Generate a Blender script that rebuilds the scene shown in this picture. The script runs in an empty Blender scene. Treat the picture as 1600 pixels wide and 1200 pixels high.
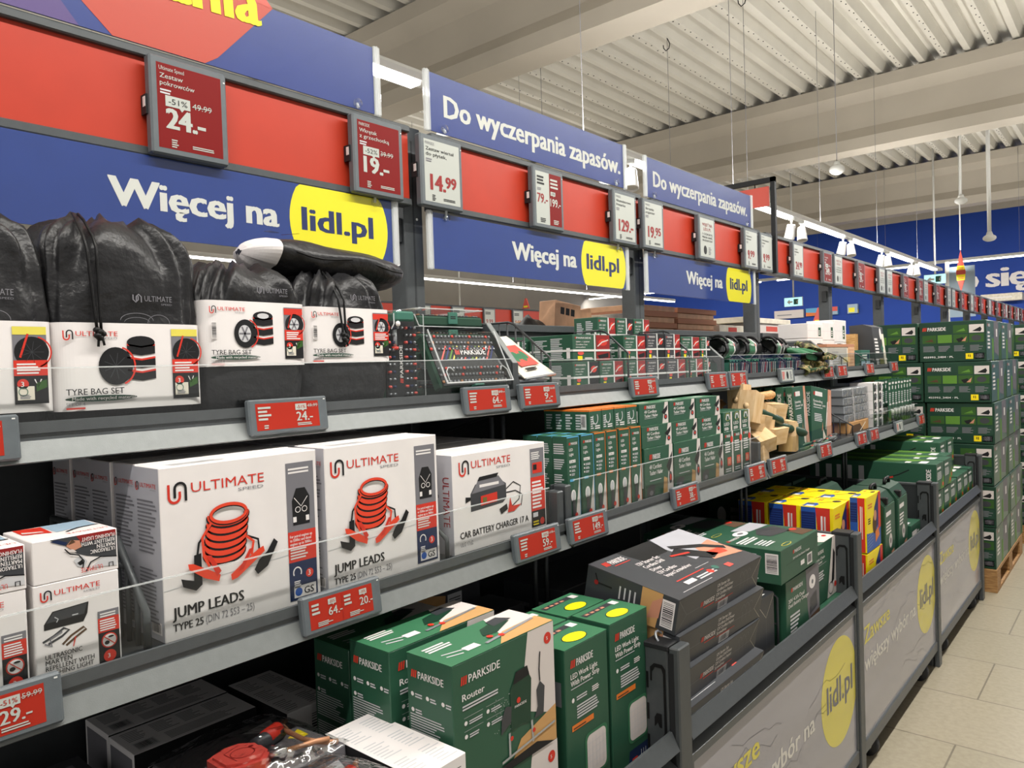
import bpy, math, random
from math import sin, cos, pi, radians
from mathutils import Vector, Matrix, noise
random.seed(11)
S = bpy.context.scene
COL = S.collection

# ------------------------------------------------------------------ camera
cam_d = bpy.data.cameras.new('camera')
cam_d.sensor_width = 36.0
cam_d.lens = 36.0 * 1170.92 / 1600.0
cam_d.clip_start = 0.02
cam_d.clip_end = 100.0
cam = bpy.data.objects.new('camera', cam_d)
COL.objects.link(cam)
YAW, PIT, ROL = 0.705143660, -0.0225534222, -0.0328313
fw = Vector((-sin(YAW) * cos(PIT), cos(YAW) * cos(PIT), sin(PIT)))
rt = Vector((cos(YAW), sin(YAW), 0))
up = rt.cross(fw)
r2 = rt * cos(ROL) + up * sin(ROL)
u2 = up * cos(ROL) - rt * sin(ROL)
cam.matrix_world = Matrix(((r2.x, u2.x, -fw.x, 0.0), (r2.y, u2.y, -fw.y, 0.0), (r2.z, u2.z, -fw.z, 1.5), (0, 0, 0, 1)))
S.camera = cam

# ------------------------------------------------------------------ exposure, added ambient fill, lamps
S.view_settings.view_transform = 'Standard'
S.view_settings.look = 'None'
S.view_settings.gamma = 1.0
S.view_settings.use_curve_mapping = False
S.view_settings.exposure = -0.07
S.cycles.max_bounces = 6
S.cycles.diffuse_bounces = 3
S.cycles.glossy_bounces = 3
S.cycles.transparent_max_bounces = 16
S.cycles.sample_clamp_indirect = 6.0
S.cycles.caustics_reflective = True          # the glossy bin posters throw streaks of lamp light on the floor
S.cycles.blur_glossy = .6
S.cycles.caustics_refractive = False
W = bpy.data.worlds.new('ambient')
S.world = W
W.use_nodes = True
W.node_tree.nodes['Background'].inputs['Color'].default_value = (1.0, 0.97, 0.93, 1)
W.node_tree.nodes['Background'].inputs['Strength'].default_value = 0.56


def area_light(name, loc, sx, sy, power, color=(1.0, 0.965, 0.91), rot=(0, 0, 0), spread=None):
    d = bpy.data.lights.new(name, 'AREA')
    d.shape = 'RECTANGLE'
    d.size, d.size_y = sx, sy
    d.energy = power
    d.color = color
    if spread:
        d.spread = radians(spread)
    o = bpy.data.objects.new(name, d)
    o.location = loc
    o.rotation_euler = rot
    COL.objects.link(o)
    return o


TRACK_Z = 3.0
AISLE_Z = 3.26
# light rows of the hall (their luminaires are built below, in the same places)
area_light('aisle_track_lamp', (-0.3, 3.2, AISLE_Z - 0.03), 0.06, 9.0, 215)
area_light('aisle_track_lamp', (-0.3, 13.2, AISLE_Z - 0.03), 0.06, 9.0, 200)
area_light('rear_track_lamp', (-2.9, 2.5, TRACK_Z - 0.03), 0.06, 9.0, 105)
area_light('rear_track_lamp', (-2.9, 12.0, TRACK_Z - 0.03), 0.06, 9.0, 105)
area_light('far_track_lamp', (-9.0, 9.0, TRACK_Z - 0.03), 0.06, 18.0, 170)
for x_, z_ in ((-.3, AISLE_Z), (-2.9, TRACK_Z), (-9.0, TRACK_Z)):
    area_light('ceiling_fill', (x_, 8.0, z_ + .08), .06, 18.0, 185, rot=(pi, 0, 0))  # added upward lights that brighten the ceiling
area_light('wall_track_lamp', (-5.0, 17.6, TRACK_Z + 0.32), 14.0, 0.06, 330, rot=(radians(38), 0, 0))

# ------------------------------------------------------------------ materials


def lin(h):
    h = h.lstrip('#')
    c = [int(h[i:i + 2], 16) / 255 for i in (0, 2, 4)]
    return [x / 12.92 if x <= 0.04045 else ((x + 0.055) / 1.055) ** 2.4 for x in c]


_M = {}
# name: (hex, roughness, metallic, specular)
SPEC = {
    'white': ('e9e4e2', .45, 0, .4), 'paper': ('e4e2dc', .6, 0, .3), 'ink': ('1b1b1d', .5, 0, .3),
    'grey_ink': ('8b8b90', .6, 0, .3), 'light_ink': ('c9c9cb', .6, 0, .3), 'red': ('cf3526', .45, 0, .4),
    'darkred': ('8f1f1e', .4, 0, .4), 'orange_red': ('e2452b', .45, 0, .4), 'esl_red': ('a82c1d', .45, 0, .2),
    'esl_dark': ('7a1716', .5, 0, .15), 'esl_white': ('b6bab3', .35, 0, .5), 'esl_frame': ('5d6468', .42, 0, .5),
    'board_red': ('b63620', .42, 0, .4), 'sign_blue': ('29428d', .32, 0, .45), 'sign_blue_glare': ('3a4990', .35, 0, .45),  # upper signs: same blue with the glare put into the colour
    'sign_yellow': ('fdf01e', .4, 0, .4), 'purple': ('6a5590', .4, 0, .4), 'coral': ('cf5648', .4, 0, .4),
    'navy': ('1d2c66', .5, 0, .3), 'steel': ('4d5153', .42, .25, .5), 'steel_dark': ('35383a', .45, .25, .5),
    'rail_lip': ('55595b', .4, .2, .5), 'rail_face': ('787c7b', .42, .25, .5), 'black': ('101011', .5, 0, .3),
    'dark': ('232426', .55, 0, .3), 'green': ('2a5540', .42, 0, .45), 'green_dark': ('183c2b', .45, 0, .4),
    'green_light': ('3b7452', .45, 0, .4), 'grass': ('5d8a34', .5, 0, .3), 'grass_dark': ('355a26', .5, 0, .3),
    'kraft': ('b98d5c', .7, 0, .2), 'wood_print': ('c79a63', .5, 0, .3), 'skin': ('c98d72', .5, 0, .3),
    'box_grey': ('b4b4bb', .45, 0, .4), 'care_grey': ('e6e3e3', .5, 0, .3), 'box_grey2': ('6f6c70', .5, 0, .4), 'charcoal': ('3b3d41', .4, 0, .45),
    'pink_grey': ('d8cfca', .5, 0, .3), 'yellow': ('f6dc12', .4, 0, .4), 'blue': ('2a57a8', .4, 0, .4),
    'sky_blue': ('5aa6cf', .45, 0, .4), 'orange': ('e0792c', .45, 0, .4), 'mid_grey': ('77767c', .5, 0, .4),
    'silver': ('b9bdc2', .25, .55, .5), 'brass': ('b98562', .35, .3, .5), 'strap': ('dcdcd8', .45, 0, .4),
    'teal': ('3c6f60', .4, 0, .4), 'olive': ('6d6a3c', .8, 0, .2), 'camo_brown': ('5a4432', .8, 0, .2),
    'tan': ('b5a37d', .8, 0, .2), 'ply': ('d8ab86', .6, 0, .3), 'ply_edge': ('b98264', .7, 0, .3),
    'cream': ('ded7c6', .6, 0, .3), 'cyan': ('66cfd8', .4, 0, .4), 'pale_blue': ('9fb6c8', .4, 0, .4),
    'poster_grey': ('a3a1a7', .1, 0, .5), 'poster_text': ('dcd9d2', .2, 0, .5), 'poster_yellow': ('ddd058', .18, 0, .5),
    'lamp_white': ('dedfdc', .4, 0, .4), 'ceiling_paint': ('d6d3ca', .7, 0, .2), 'beam_paint': ('bcb5a9', .75, 0, .2),
    'wall_grey': ('aeaaa2', .7, 0, .2), 'wall_blue': ('2446a0', .6, 0, .25), 'rubber': ('2c2d2f', .6, 0, .3),
    'chrome': ('c8cacb', .2, .9, .5), 'bit_metal': ('8d8f94', .3, .7, .5), 'navy_print': ('1b2a4d', .5, 0, .3),
    'glare_green': ('4f6b55', .34, 0, .5), 'screen_rule': ('a9241c', .4, 0, .4), 'felt': ('2e4a3c', .8, 0, .2), 'red_soft': ('d9544a', .45, 0, .4),
}


def base_mat(name):
    m = bpy.data.materials.new(name)
    m.use_nodes = True
    nt = m.node_tree
    return m, nt, nt.nodes['Principled BSDF']


def noise_bump(nt, b, scale, strength, detail=2.0, dist=.002):
    tc = nt.nodes.new('ShaderNodeTexCoord')
    n = nt.nodes.new('ShaderNodeTexNoise')
    n.inputs['Scale'].default_value = scale
    n.inputs['Detail'].default_value = detail
    bp = nt.nodes.new('ShaderNodeBump')
    bp.inputs['Strength'].default_value = strength
    bp.inputs['Distance'].default_value = dist
    nt.links.new(tc.outputs['Object'], n.inputs['Vector'])
    nt.links.new(n.outputs['Fac'], bp.inputs['Height'])
    nt.links.new(bp.outputs['Normal'], b.inputs['Normal'])
    return n


def tint(nt, b, col, amount, scale, detail=3.0, coord='Object'):
    """slight procedural variation of the surface colour"""
    tc = nt.nodes.new('ShaderNodeTexCoord')
    n = nt.nodes.new('ShaderNodeTexNoise')
    n.inputs['Scale'].default_value = scale
    n.inputs['Detail'].default_value = detail
    r = nt.nodes.new('ShaderNodeValToRGB')
    r.color_ramp.elements[0].position = .3
    r.color_ramp.elements[1].position = .7
    r.color_ramp.elements[0].color = [c * (1 - amount) for c in col] + [1]
    r.color_ramp.elements[1].color = [min(1, c * (1 + amount)) for c in col] + [1]
    nt.links.new(tc.outputs[coord], n.inputs['Vector'])
    nt.links.new(n.outputs['Fac'], r.inputs['Fac'])
    nt.links.new(r.outputs['Color'], b.inputs['Base Color'])


def M(name):
    if name in _M:
        return _M[name]
    m, nt, b = base_mat(name)
    if name in SPEC:
        h, ro, me, sp = SPEC[name]
        c = lin(h)
        b.inputs['Base Color'].default_value = c + [1]
        b.inputs['Roughness'].default_value = ro
        b.inputs['Metallic'].default_value = me
        b.inputs['Specular IOR Level'].default_value = sp
        if name in ('steel', 'steel_dark', 'rail_face', 'rail_lip', 'esl_frame'):
            noise_bump(nt, b, 900, .12, 1)
            tint(nt, b, c, .05, 60)
        elif name in ('green', 'green_dark', 'charcoal', 'box_grey', 'box_grey2', 'white', 'board_red', 'sign_blue', 'sign_blue_glare'):
            tint(nt, b, c, .035, 14)
        elif name in ('poster_grey', 'poster_yellow'):
            n = noise_bump(nt, b, 1.0, .5, 1, .012)
            mp = nt.nodes.new('ShaderNodeMapping')
            mp.inputs['Scale'].default_value = (1, 1.2, 9)
            nt.links.new(n.inputs['Vector'].links[0].from_socket, mp.inputs['Vector'])
            nt.links.new(mp.outputs['Vector'], n.inputs['Vector'])
        elif name in ('ply', 'kraft', 'cream'):
            tint(nt, b, c, .12, 22)
        elif name in ('beam_paint', 'ceiling_paint', 'wall_grey', 'wall_blue'):
            tint(nt, b, c, .05, 1.6)
    elif name == 'nylon':
        c = lin('1d1d1f')
        b.inputs['Base Color'].default_value = c + [1]
        b.inputs['Roughness'].default_value = .4
        b.inputs['Specular IOR Level'].default_value = .42
        b.inputs['Sheen Weight'].default_value = .03
        n = noise_bump(nt, b, 26, .55, 4, .012)
    elif name == 'camo':
        b.inputs['Roughness'].default_value = .85
        tc = nt.nodes.new('ShaderNodeTexCoord')
        n = nt.nodes.new('ShaderNodeTexNoise')
        n.inputs['Scale'].default_value = 28
        r = nt.nodes.new('ShaderNodeValToRGB')
        r.color_ramp.interpolation = 'CONSTANT'
        e = r.color_ramp.elements
        e[0].color = lin('3b2d22') + [1]
        e[1].position = .44
        e[1].color = lin('566036') + [1]
        for p, h in ((.53, 'a08a62'), (.62, '2f4a2c')):
            x = e.new(p)
            x.color = lin(h) + [1]
        nt.links.new(tc.outputs['Object'], n.inputs['Vector'])
        nt.links.new(n.outputs['Fac'], r.inputs['Fac'])
        nt.links.new(r.outputs['Color'], b.inputs['Base Color'])
    elif name in ('beech', 'pine', 'pallet_wood'):
        h1, h2, sc = {'beech': ('e2c59b', 'd3ae7c', 12), 'pine': ('d9ad72', 'b98449', 24), 'pallet_wood': ('b58c58', '8a6238', 14)}[name]
        tc = nt.nodes.new('ShaderNodeTexCoord')
        mp = nt.nodes.new('ShaderNodeMapping')
        mp.inputs['Scale'].default_value = (1, 6, 6) if name != 'beech' else (4, 1, 5)
        n = nt.nodes.new('ShaderNodeTexNoise')
        n.inputs['Scale'].default_value = sc
        n.inputs['Detail'].default_value = 5
        r = nt.nodes.new('ShaderNodeValToRGB')
        r.color_ramp.elements[0].position = .35
        r.color_ramp.elements[1].position = .65
        r.color_ramp.elements[0].color = lin(h1) + [1]
        r.color_ramp.elements[1].color = lin(h2) + [1]
        nt.links.new(tc.outputs['Object'], mp.inputs['Vector'])
        nt.links.new(mp.outputs['Vector'], n.inputs['Vector'])
        nt.links.new(n.outputs['Fac'], r.inputs['Fac'])
        nt.links.new(r.outputs['Color'], b.inputs['Base Color'])
        b.inputs['Roughness'].default_value = .6
    elif name in ('clear', 'clear_edge', 'clear_amber', 'film'):
        tr = nt.nodes.new('ShaderNodeBsdfTransparent')
        gl = nt.nodes.new('ShaderNodeBsdfGlossy')
        mx = nt.nodes.new('ShaderNodeMixShader')
        out = nt.nodes['Material Output']
        lw = nt.nodes.new('ShaderNodeLayerWeight')
        lw.inputs['Blend'].default_value = .5
        pw = nt.nodes.new('ShaderNodeMath')
        pw.operation = 'POWER'
        pw.inputs[1].default_value = 4.0
        fr = nt.nodes.new('ShaderNodeMath')
        fr.operation = 'MULTIPLY_ADD'
        fr.inputs[1].default_value = .55
        fr.inputs[2].default_value = .035 if name != 'film' else .26
        nt.links.new(lw.outputs['Facing'], pw.inputs[0])
        nt.links.new(pw.outputs[0], fr.inputs[0])
        gl.inputs['Roughness'].default_value = .04
        if name == 'clear':
            tr.inputs['Color'].default_value = (.965, .975, .97, 1)
        elif name == 'film':
            tr.inputs['Color'].default_value = (.93, .94, .94, 1)
            gl.inputs['Roughness'].default_value = .12
            tc = nt.nodes.new('ShaderNodeTexCoord')
            nn = nt.nodes.new('ShaderNodeTexNoise')
            nn.inputs['Scale'].default_value = 30
            bp = nt.nodes.new('ShaderNodeBump')
            bp.inputs['Strength'].default_value = .9
            bp.inputs['Distance'].default_value = .02
            nt.links.new(tc.outputs['Object'], nn.inputs['Vector'])
            nt.links.new(nn.outputs['Fac'], bp.inputs['Height'])
            nt.links.new(bp.outputs['Normal'], gl.inputs['Normal'])
            nt.links.new(bp.outputs['Normal'], lw.inputs['Normal'])
        elif name == 'clear_amber':
            tr.inputs['Color'].default_value = (.86, .84, .72, 1)
        if name == 'clear_edge':
            df = nt.nodes.new('ShaderNodeBsdfDiffuse')
            df.inputs['Color'].default_value = (.9, .93, .93, 1)
            m2 = nt.nodes.new('ShaderNodeMixShader')
            m2.inputs[0].default_value = .38
            nt.links.new(tr.outputs[0], m2.inputs[1])
            nt.links.new(df.outputs[0], m2.inputs[2])
            src = m2
        else:
            src = tr
        nt.links.new(fr.outputs[0], mx.inputs[0])
        nt.links.new(src.outputs[0], mx.inputs[1])
        nt.links.new(gl.outputs[0], mx.inputs[2])
        nt.links.new(mx.outputs[0], out.inputs['Surface'])
    elif name.startswith('glow'):
        c, s = {'glow_tube': ((1, .97, .93), 9.0), 'glow_exit': ((.35, .95, 1.0), 1.1), 'glow_exit_dim': ((.45, .8, .5), .25)}[name]
        b.inputs['Base Color'].default_value = (.8, .8, .8, 1)
        b.inputs['Emission Color'].default_value = list(c) + [1]
        b.inputs['Emission Strength'].default_value = s
    elif name == 'floor_tile':
        g = nt.nodes.new('ShaderNodeNewGeometry')
        mp = nt.nodes.new('ShaderNodeMapping')
        mp.inputs['Location'].default_value = (.13, .13, 0)
        mp.inputs['Rotation'].default_value = (0, 0, 0)
        br = nt.nodes.new('ShaderNodeTexBrick')
        br.inputs['Scale'].default_value = 1.0
        br.inputs['Brick Width'].default_value = .9
        br.inputs['Row Height'].default_value = .48
        br.inputs['Mortar Size'].default_value = .0035
        br.inputs['Mortar Smooth'].default_value = .1
        br.inputs['Color1'].default_value = lin('a49b87') + [1]
        br.inputs['Color2'].default_value = lin('9e9682') + [1]
        br.inputs['Mortar'].default_value = lin('777061') + [1]
        n = nt.nodes.new('ShaderNodeTexNoise')
        n.inputs['Scale'].default_value = 45
        n.inputs['Detail'].default_value = 6
        r = nt.nodes.new('ShaderNodeValToRGB')
        r.color_ramp.elements[0].position = .3
        r.color_ramp.elements[0].color = (.86, .85, .83, 1)
        r.color_ramp.elements[1].position = .62
        mx = nt.nodes.new('ShaderNodeMixRGB')
        mx.blend_type = 'MULTIPLY'
        mx.inputs[0].default_value = 1
        nt.links.new(g.outputs['Position'], mp.inputs['Vector'])
        nt.links.new(mp.outputs['Vector'], br.inputs['Vector'])
        nt.links.new(g.outputs['Position'], n.inputs['Vector'])
        nt.links.new(n.outputs['Fac'], r.inputs['Fac'])
        nt.links.new(br.outputs['Color'], mx.inputs[1])
        nt.links.new(r.outputs['Color'], mx.inputs[2])
        nt.links.new(mx.outputs[0], b.inputs['Base Color'])
        b.inputs['Roughness'].default_value = .3
    else:
        raise KeyError(name)
    _M[name] = m
    return m


# ------------------------------------------------------------------ text
_TC = {}


OGON = [(-.13, .02), (-.2, -.06), (-.19, -.16), (-.1, -.21), (-.01, -.19), (-.01, -.12), (-.06, -.14), (-.11, -.12), (-.11, -.07), (-.04, .02)]


def glyphs(s, bold=0):
    k = s
    if k not in _TC:
        c = bpy.data.curves.new('lettering', 'FONT')
        c.body = s.replace('ę', 'e').replace('ą', 'a')
        c.resolution_u = 2
        o = bpy.data.objects.new('lettering', c)
        me = o.to_mesh()
        v = [(p.co.x, p.co.y) for p in me.vertices]
        f = [tuple(p.vertices) for p in me.polygons]
        o.to_mesh_clear()
        bpy.data.objects.remove(o)
        bpy.data.curves.remove(c)
        for i, ch in enumerate(s):
            if ch in 'ęą':
                xe = glyphs(s[:i].replace('ę', 'e').replace('ą', 'a') + ('e' if ch == 'ę' else 'a'))[3] - (.06 if ch == 'ę' else .0)
                f.append(tuple(range(len(v), len(v) + len(OGON))))
                v += [(xe + px, py) for px, py in OGON]
        _TC[k] = (v, f, min([p[0] for p in v] or [0]), max([p[0] for p in v] or [1]))
    return _TC[k]


# ------------------------------------------------------------------ mesh builder
EPS = .00035


class Face:
    """a flat printed face: origin o, unit directions u and v; everything on it is given in metres"""

    def __init__(s, mb, o, u, v):
        s.mb, s.o, s.u, s.v = mb, Vector(o), Vector(u).normalized(), Vector(v).normalized()
        s.n = s.u.cross(s.v)

    def P(s, x, y, l):
        return s.o + s.u * x + s.v * y + s.n * (EPS * l)

    def poly(s, pts, m, l=1):
        a = sum(pts[i][0] * pts[(i + 1) % len(pts)][1] - pts[(i + 1) % len(pts)][0] * pts[i][1] for i in range(len(pts)))
        if a < 0:
            pts = pts[::-1]
        s.mb.add([s.P(x, y, l) for x, y in pts], [tuple(range(len(pts)))], m)

    def rect(s, x, y, w, h, m, l=1):
        s.poly([(x, y), (x + w, y), (x + w, y + h), (x, y + h)], m, l)

    def ell(s, cx, cy, rx, ry, m, l=1, n=20, rot=0, a0=0, a1=2 * pi):
        c, d = cos(rot), sin(rot)
        p = []
        for i in range(n if a1 - a0 > 6.28 else n + 1):
            t = a0 + (a1 - a0) * i / n
            x, y = rx * cos(t), ry * sin(t)
            p.append((cx + c * x - d * y, cy + d * x + c * y))
        s.poly(p, m, l)

    def stroke(s, pts, w, m, l=1):
        p = [Vector(q) for q in pts]
        L, R = [], []
        for i in range(len(p)):
            d = (p[min(i + 1, len(p) - 1)] - p[max(i - 1, 0)])
            d = d.normalized() if d.length else Vector((1, 0))
            nn = Vector((-d.y, d.x)) * (w / 2)
            L.append(p[i] + nn)
            R.append(p[i] - nn)
        vs = [s.P(q.x, q.y, l) for q in L + R]
        k = len(p)
        s.mb.add(vs, [(k + i, k + i + 1, i + 1, i) for i in range(k - 1)], m)

    def arc(s, cx, cy, rx, ry, w, m, l=1, a0=0, a1=360, n=20, rot=0):
        c, d = cos(rot), sin(rot)
        pts = []
        for i in range(n + 1):
            t = radians(a0 + (a1 - a0) * i / n)
            x, y = rx * cos(t), ry * sin(t)
            pts.append((cx + c * x - d * y, cy + d * x + c * y))
        s.stroke(pts, w, m, l)

    def text(s, t, x, y, cap, m, w=None, b=.0, l=2, al='l', rot=0, skew=0):
        v, f, x0, x1 = glyphs(t)
        sc = cap / .69
        sx = sc if w is None else w / max(x1 - x0, .01)
        ww = (x1 - x0) * sx
        ox = {'l': 0, 'c': -ww / 2, 'r': -ww}[al]
        c, d = cos(radians(rot)), sin(radians(rot))
        e = b * sc
        # heavier weights: the same outlines laid side by side
        sh = [(0, 0)] if b <= .005 else ([(-e * .45, 0), (e * .45, 0)] if cap < .02 else [(-e * .7, -e * .2), (e * .7, -e * .2), (-e * .7, e * .2), (e * .7, e * .2), (0, 0)])
        for k_, (ex, ey) in enumerate(sh):
            vs = []
            for px, py in v:
                qx, qy = (px - x0) * sx + ox + ex, py * sc + ey
                vs.append(s.P(x + c * qx - d * qy, y + d * qx + c * qy, l + .04 * k_))
            s.mb.add(vs, f, m)

    def lines(s, x, y, w, h, n, m, l=2, seed=0, fill=.55, vert=False):
        """small print, too small to read"""
        r = random.Random(seed + n)
        for i in range(n):
            q = r.uniform(.62, 1.0)
            if vert:
                s.rect(x + w * i / n, y + h * (1 - q), w / n * fill, h * q, m, l)
            else:
                s.rect(x, y + h - h * (i + 1) / n, w * q, h / n * fill, m, l)

    def barcode(s, x, y, w, h, ink='ink', bg='white', l=1, n=17, horiz=False, seed=1):
        r = random.Random(seed)
        if bg:
            s.rect(x, y, w, h, bg, l)
        t = .06
        while t < .93:
            q = r.choice((.018, .03, .045))
            if horiz:
                s.rect(x + w * .1, y + h * t, w * .8, h * q, ink, l + 1)
            else:
                s.rect(x + w * t, y + h * .16, w * q, h * .72, ink, l + 1)
            t += q + r.choice((.025, .035, .05))


class MB:
    def __init__(s):
        s.v, s.f, s.m, s.sm, s.ms = [], [], [], [], []
        s.T = None

    def add(s, vs, fs, mat, smooth=False):
        if mat not in s.ms:
            s.ms.append(mat)
        k, b = s.ms.index(mat), len(s.v)
        if s.T is not None:
            vs = [s.T @ Vector(p) for p in vs]
        s.v.extend([tuple(p) for p in vs])
        for q in fs:
            s.f.append([b + i for i in q])
            s.m.append(k)
            s.sm.append(smooth)

    def box(s, a, b, mat, ch=0.0, mats=None):
        x0, y0, z0 = a
        x1, y1, z1 = b
        if ch <= 0:
            vs = [(x, y, z) for x in (x0, x1) for y in (y0, y1) for z in (z0, z1)]
            F = {'-x': (0, 1, 3, 2), '+x': (4, 6, 7, 5), '-y': (0, 4, 5, 1), '+y': (2, 3, 7, 6), '-z': (0, 2, 6, 4), '+z': (1, 5, 7, 3)}
            if not mats:
                s.add(vs, list(F.values()), mat)
            else:
                for k, q in F.items():
                    s.add([vs[i] for i in q], [(0, 1, 2, 3)], mats.get(k, mat))
            return
        c = min(ch, (x1 - x0) * .45, (y1 - y0) * .45, (z1 - z0) * .45)
        X, Y, Z = (x0, x1), (y0, y1), (z0, z1)
        sg = (1, -1)
        vs, ix = [], {}
        for i in (0, 1):
            for j in (0, 1):
                for k in (0, 1):
                    p = (X[i], Y[j], Z[k])
                    for ax in range(3):
                        q = [p[d] + (c * sg[(i, j, k)[d]] if d != ax else 0) for d in range(3)]
                        ix[(i, j, k, ax)] = len(vs)
                        vs.append(q)
        fs = []

        def fix(q):
            cx = Vector(((x0 + x1) / 2, (y0 + y1) / 2, (z0 + z1) / 2))
            p = [Vector(vs[i]) for i in q]
            n = (p[1] - p[0]).cross(p[2] - p[0])
            if n.dot(sum(p, Vector()) / len(p) - cx) < 0:
                q = q[::-1]
            return tuple(q)
        for ax in range(3):
            o1, o2 = [d for d in range(3) if d != ax]
            for side in (0, 1):
                q = []
                for a_, b_ in ((0, 0), (1, 0), (1, 1), (0, 1)):
                    key = [0, 0, 0]
                    key[ax], key[o1], key[o2] = side, a_, b_
                    q.append(ix[tuple(key) + (ax,)])
                fs.append(fix(q))
            for a_ in (0, 1):
                for b_ in (0, 1):
                    k0, k1 = [0, 0, 0], [0, 0, 0]
                    k0[o1] = k1[o1] = a_
                    k0[o2] = k1[o2] = b_
                    k0[ax], k1[ax] = 0, 1
                    fs.append(fix([ix[tuple(k0) + (o1,)], ix[tuple(k1) + (o1,)], ix[tuple(k1) + (o2,)], ix[tuple(k0) + (o2,)]]))
        for i in (0, 1):
            for j in (0, 1):
                for k in (0, 1):
                    fs.append(fix([ix[(i, j, k, ax)] for ax in range(3)]))
        s.add(vs, fs, mat)

    def tube(s, pts, r, mat, n=8, closed=False, caps=True, smooth=True):
        p = [Vector(q) for q in pts]
        k = len(p)
        rr = r if isinstance(r, (list, tuple)) else [r] * k
        vs, fs = [], []
        prev = None
        for i in range(k):
            if closed:
                d = p[(i + 1) % k] - p[i - 1]
            else:
                d = p[min(i + 1, k - 1)] - p[max(i - 1, 0)]
            d.normalize()
            if prev is None:
                a = Vector((0, 0, 1)) if abs(d.z) < .9 else Vector((1, 0, 0))
                e1 = d.cross(a).normalized()
            else:
                e1 = (prev - d * prev.dot(d)).normalized()
            prev = e1
            e2 = d.cross(e1)
            for j in range(n):
                t = 2 * pi * j / n
                vs.append(p[i] + (e1 * cos(t) + e2 * sin(t)) * rr[i])
        for i in range(k if closed else k - 1):
            for j in range(n):
                a, b = i * n, ((i + 1) % k) * n
                fs.append((a + j, a + (j + 1) % n, b + (j + 1) % n, b + j))
        if caps and not closed:
            fs.append(tuple(range(n))[::-1])
            fs.append(tuple(range((k - 1) * n, k * n)))
        s.add(vs, fs, mat, smooth)

    def cyl(s, p0, p1, r, mat, n=16, r1=None, smooth=True):
        s.tube([p0, p1], [r, r if r1 is None else r1], mat, n, smooth=smooth)

    def prism(s, poly, axis, lo, hi, mat):
        """poly: 2-D points in the plane of the other two axes (in x,y,z order)"""
        a = sum(poly[i][0] * poly[(i + 1) % len(poly)][1] - poly[(i + 1) % len(poly)][0] * poly[i][1] for i in range(len(poly)))
        if a < 0:
            poly = poly[::-1]
        k = len(poly)

        def P(q, t):
            return {'x': (t, q[0], q[1]), 'y': (q[0], t, q[1]), 'z': (q[0], q[1], t)}[axis]
        vs = [P(q, lo) for q in poly] + [P(q, hi) for q in poly]
        fl = axis == 'y'
        fs = [tuple(range(k)) if fl else tuple(range(k))[::-1], tuple(range(k, 2 * k))[::-1] if fl else tuple(range(k, 2 * k))]
        for i in range(k):
            j = (i + 1) % k
            q = (i, j, k + j, k + i)
            fs.append(q[::-1] if fl else q)
        s.add(vs, fs, mat)

    def ball(s, c, r, mat, nu=16, nv=10):
        rx, ry, rz = r if isinstance(r, (tuple, list)) else (r, r, r)
        vs = [(c[0], c[1], c[2] - rz)]
        for i in range(1, nv):
            a = -pi / 2 + pi * i / nv
            for j in range(nu):
                t = 2 * pi * j / nu
                vs.append((c[0] + rx * cos(a) * cos(t), c[1] + ry * cos(a) * sin(t), c[2] + rz * sin(a)))
        vs.append((c[0], c[1], c[2] + rz))
        fs = [(0, 1 + (j + 1) % nu, 1 + j) for j in range(nu)]
        for i in range(nv - 2):
            a, b = 1 + i * nu, 1 + (i + 1) * nu
            fs += [(a + j, a + (j + 1) % nu, b + (j + 1) % nu, b + j) for j in range(nu)]
        e = 1 + (nv - 2) * nu
        fs += [(e + j, e + (j + 1) % nu, len(vs) - 1) for j in range(nu)]
        s.add(vs, fs, mat, True)

    def grid(s, rows, mat, closed_u=False, smooth=True):
        """rows: list of equally long point rows"""
        n = len(rows[0])
        vs = [p for r in rows for p in r]
        fs = []
        for i in range(len(rows) - 1):
            for j in range(n if closed_u else n - 1):
                fs.append((i * n + j, i * n + (j + 1) % n, (i + 1) * n + (j + 1) % n, (i + 1) * n + j))
        s.add(vs, fs, mat, smooth)

    def face(s, o, u, v):
        return Face(s, o, u, v)

    # printed faces of an axis-aligned carton
    def front(s, x, y0, z0):
        return Face(s, (x, y0, z0), (0, 1, 0), (0, 0, 1))

    def side(s, y, x0, z0):
        return Face(s, (x0, y, z0), (1, 0, 0), (0, 0, 1))

    def top(s, z, x1, y0):
        return Face(s, (x1, y0, z), (0, 1, 0), (-1, 0, 0))

    def mesh(s, name):
        me = bpy.data.meshes.new(name)
        me.from_pydata(s.v, [], s.f)
        for m in s.ms:
            me.materials.append(M(m))
        me.polygons.foreach_set('material_index', s.m)
        me.polygons.foreach_set('use_smooth', s.sm)
        me.update()
        return me

    def obj(s, name, parent=None, loc=(0, 0, 0), rot=(0, 0, 0)):
        o = bpy.data.objects.new(name, s.mesh(name))
        o.location = loc
        o.rotation_euler = rot
        if parent is not None:
            o.parent = parent
        COL.objects.link(o)
        return o


def tag(o, label, cat, group=None):
    o['label'] = label
    o['category'] = cat
    if group:
        o['group'] = group
    return o


def thing(name, label, cat, loc=(0, 0, 0), rot=(0, 0, 0), group=None):
    o = bpy.data.objects.new(name, None)
    o.empty_display_size = .05
    o.location = loc
    o.rotation_euler = rot
    COL.objects.link(o)
    return tag(o, label, cat, group)


def struct(o):
    o['kind'] = 'structure'
    return o


def dup(root, loc, rot=None, label=None, group=None):
    """a copy of a thing with copies of its parts and sub-parts (mesh data shared)"""
    r = root.copy()
    r.location = loc
    if rot is not None:
        r.rotation_euler = rot
    COL.objects.link(r)
    if label:
        r['label'] = label
    if group:
        r['group'] = group
    for ch in list(root.children):
        c = ch.copy()
        c.parent = r
        COL.objects.link(c)
        for g in ch.children:
            d = g.copy()
            d.parent = c
            COL.objects.link(d)
    return r


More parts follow.
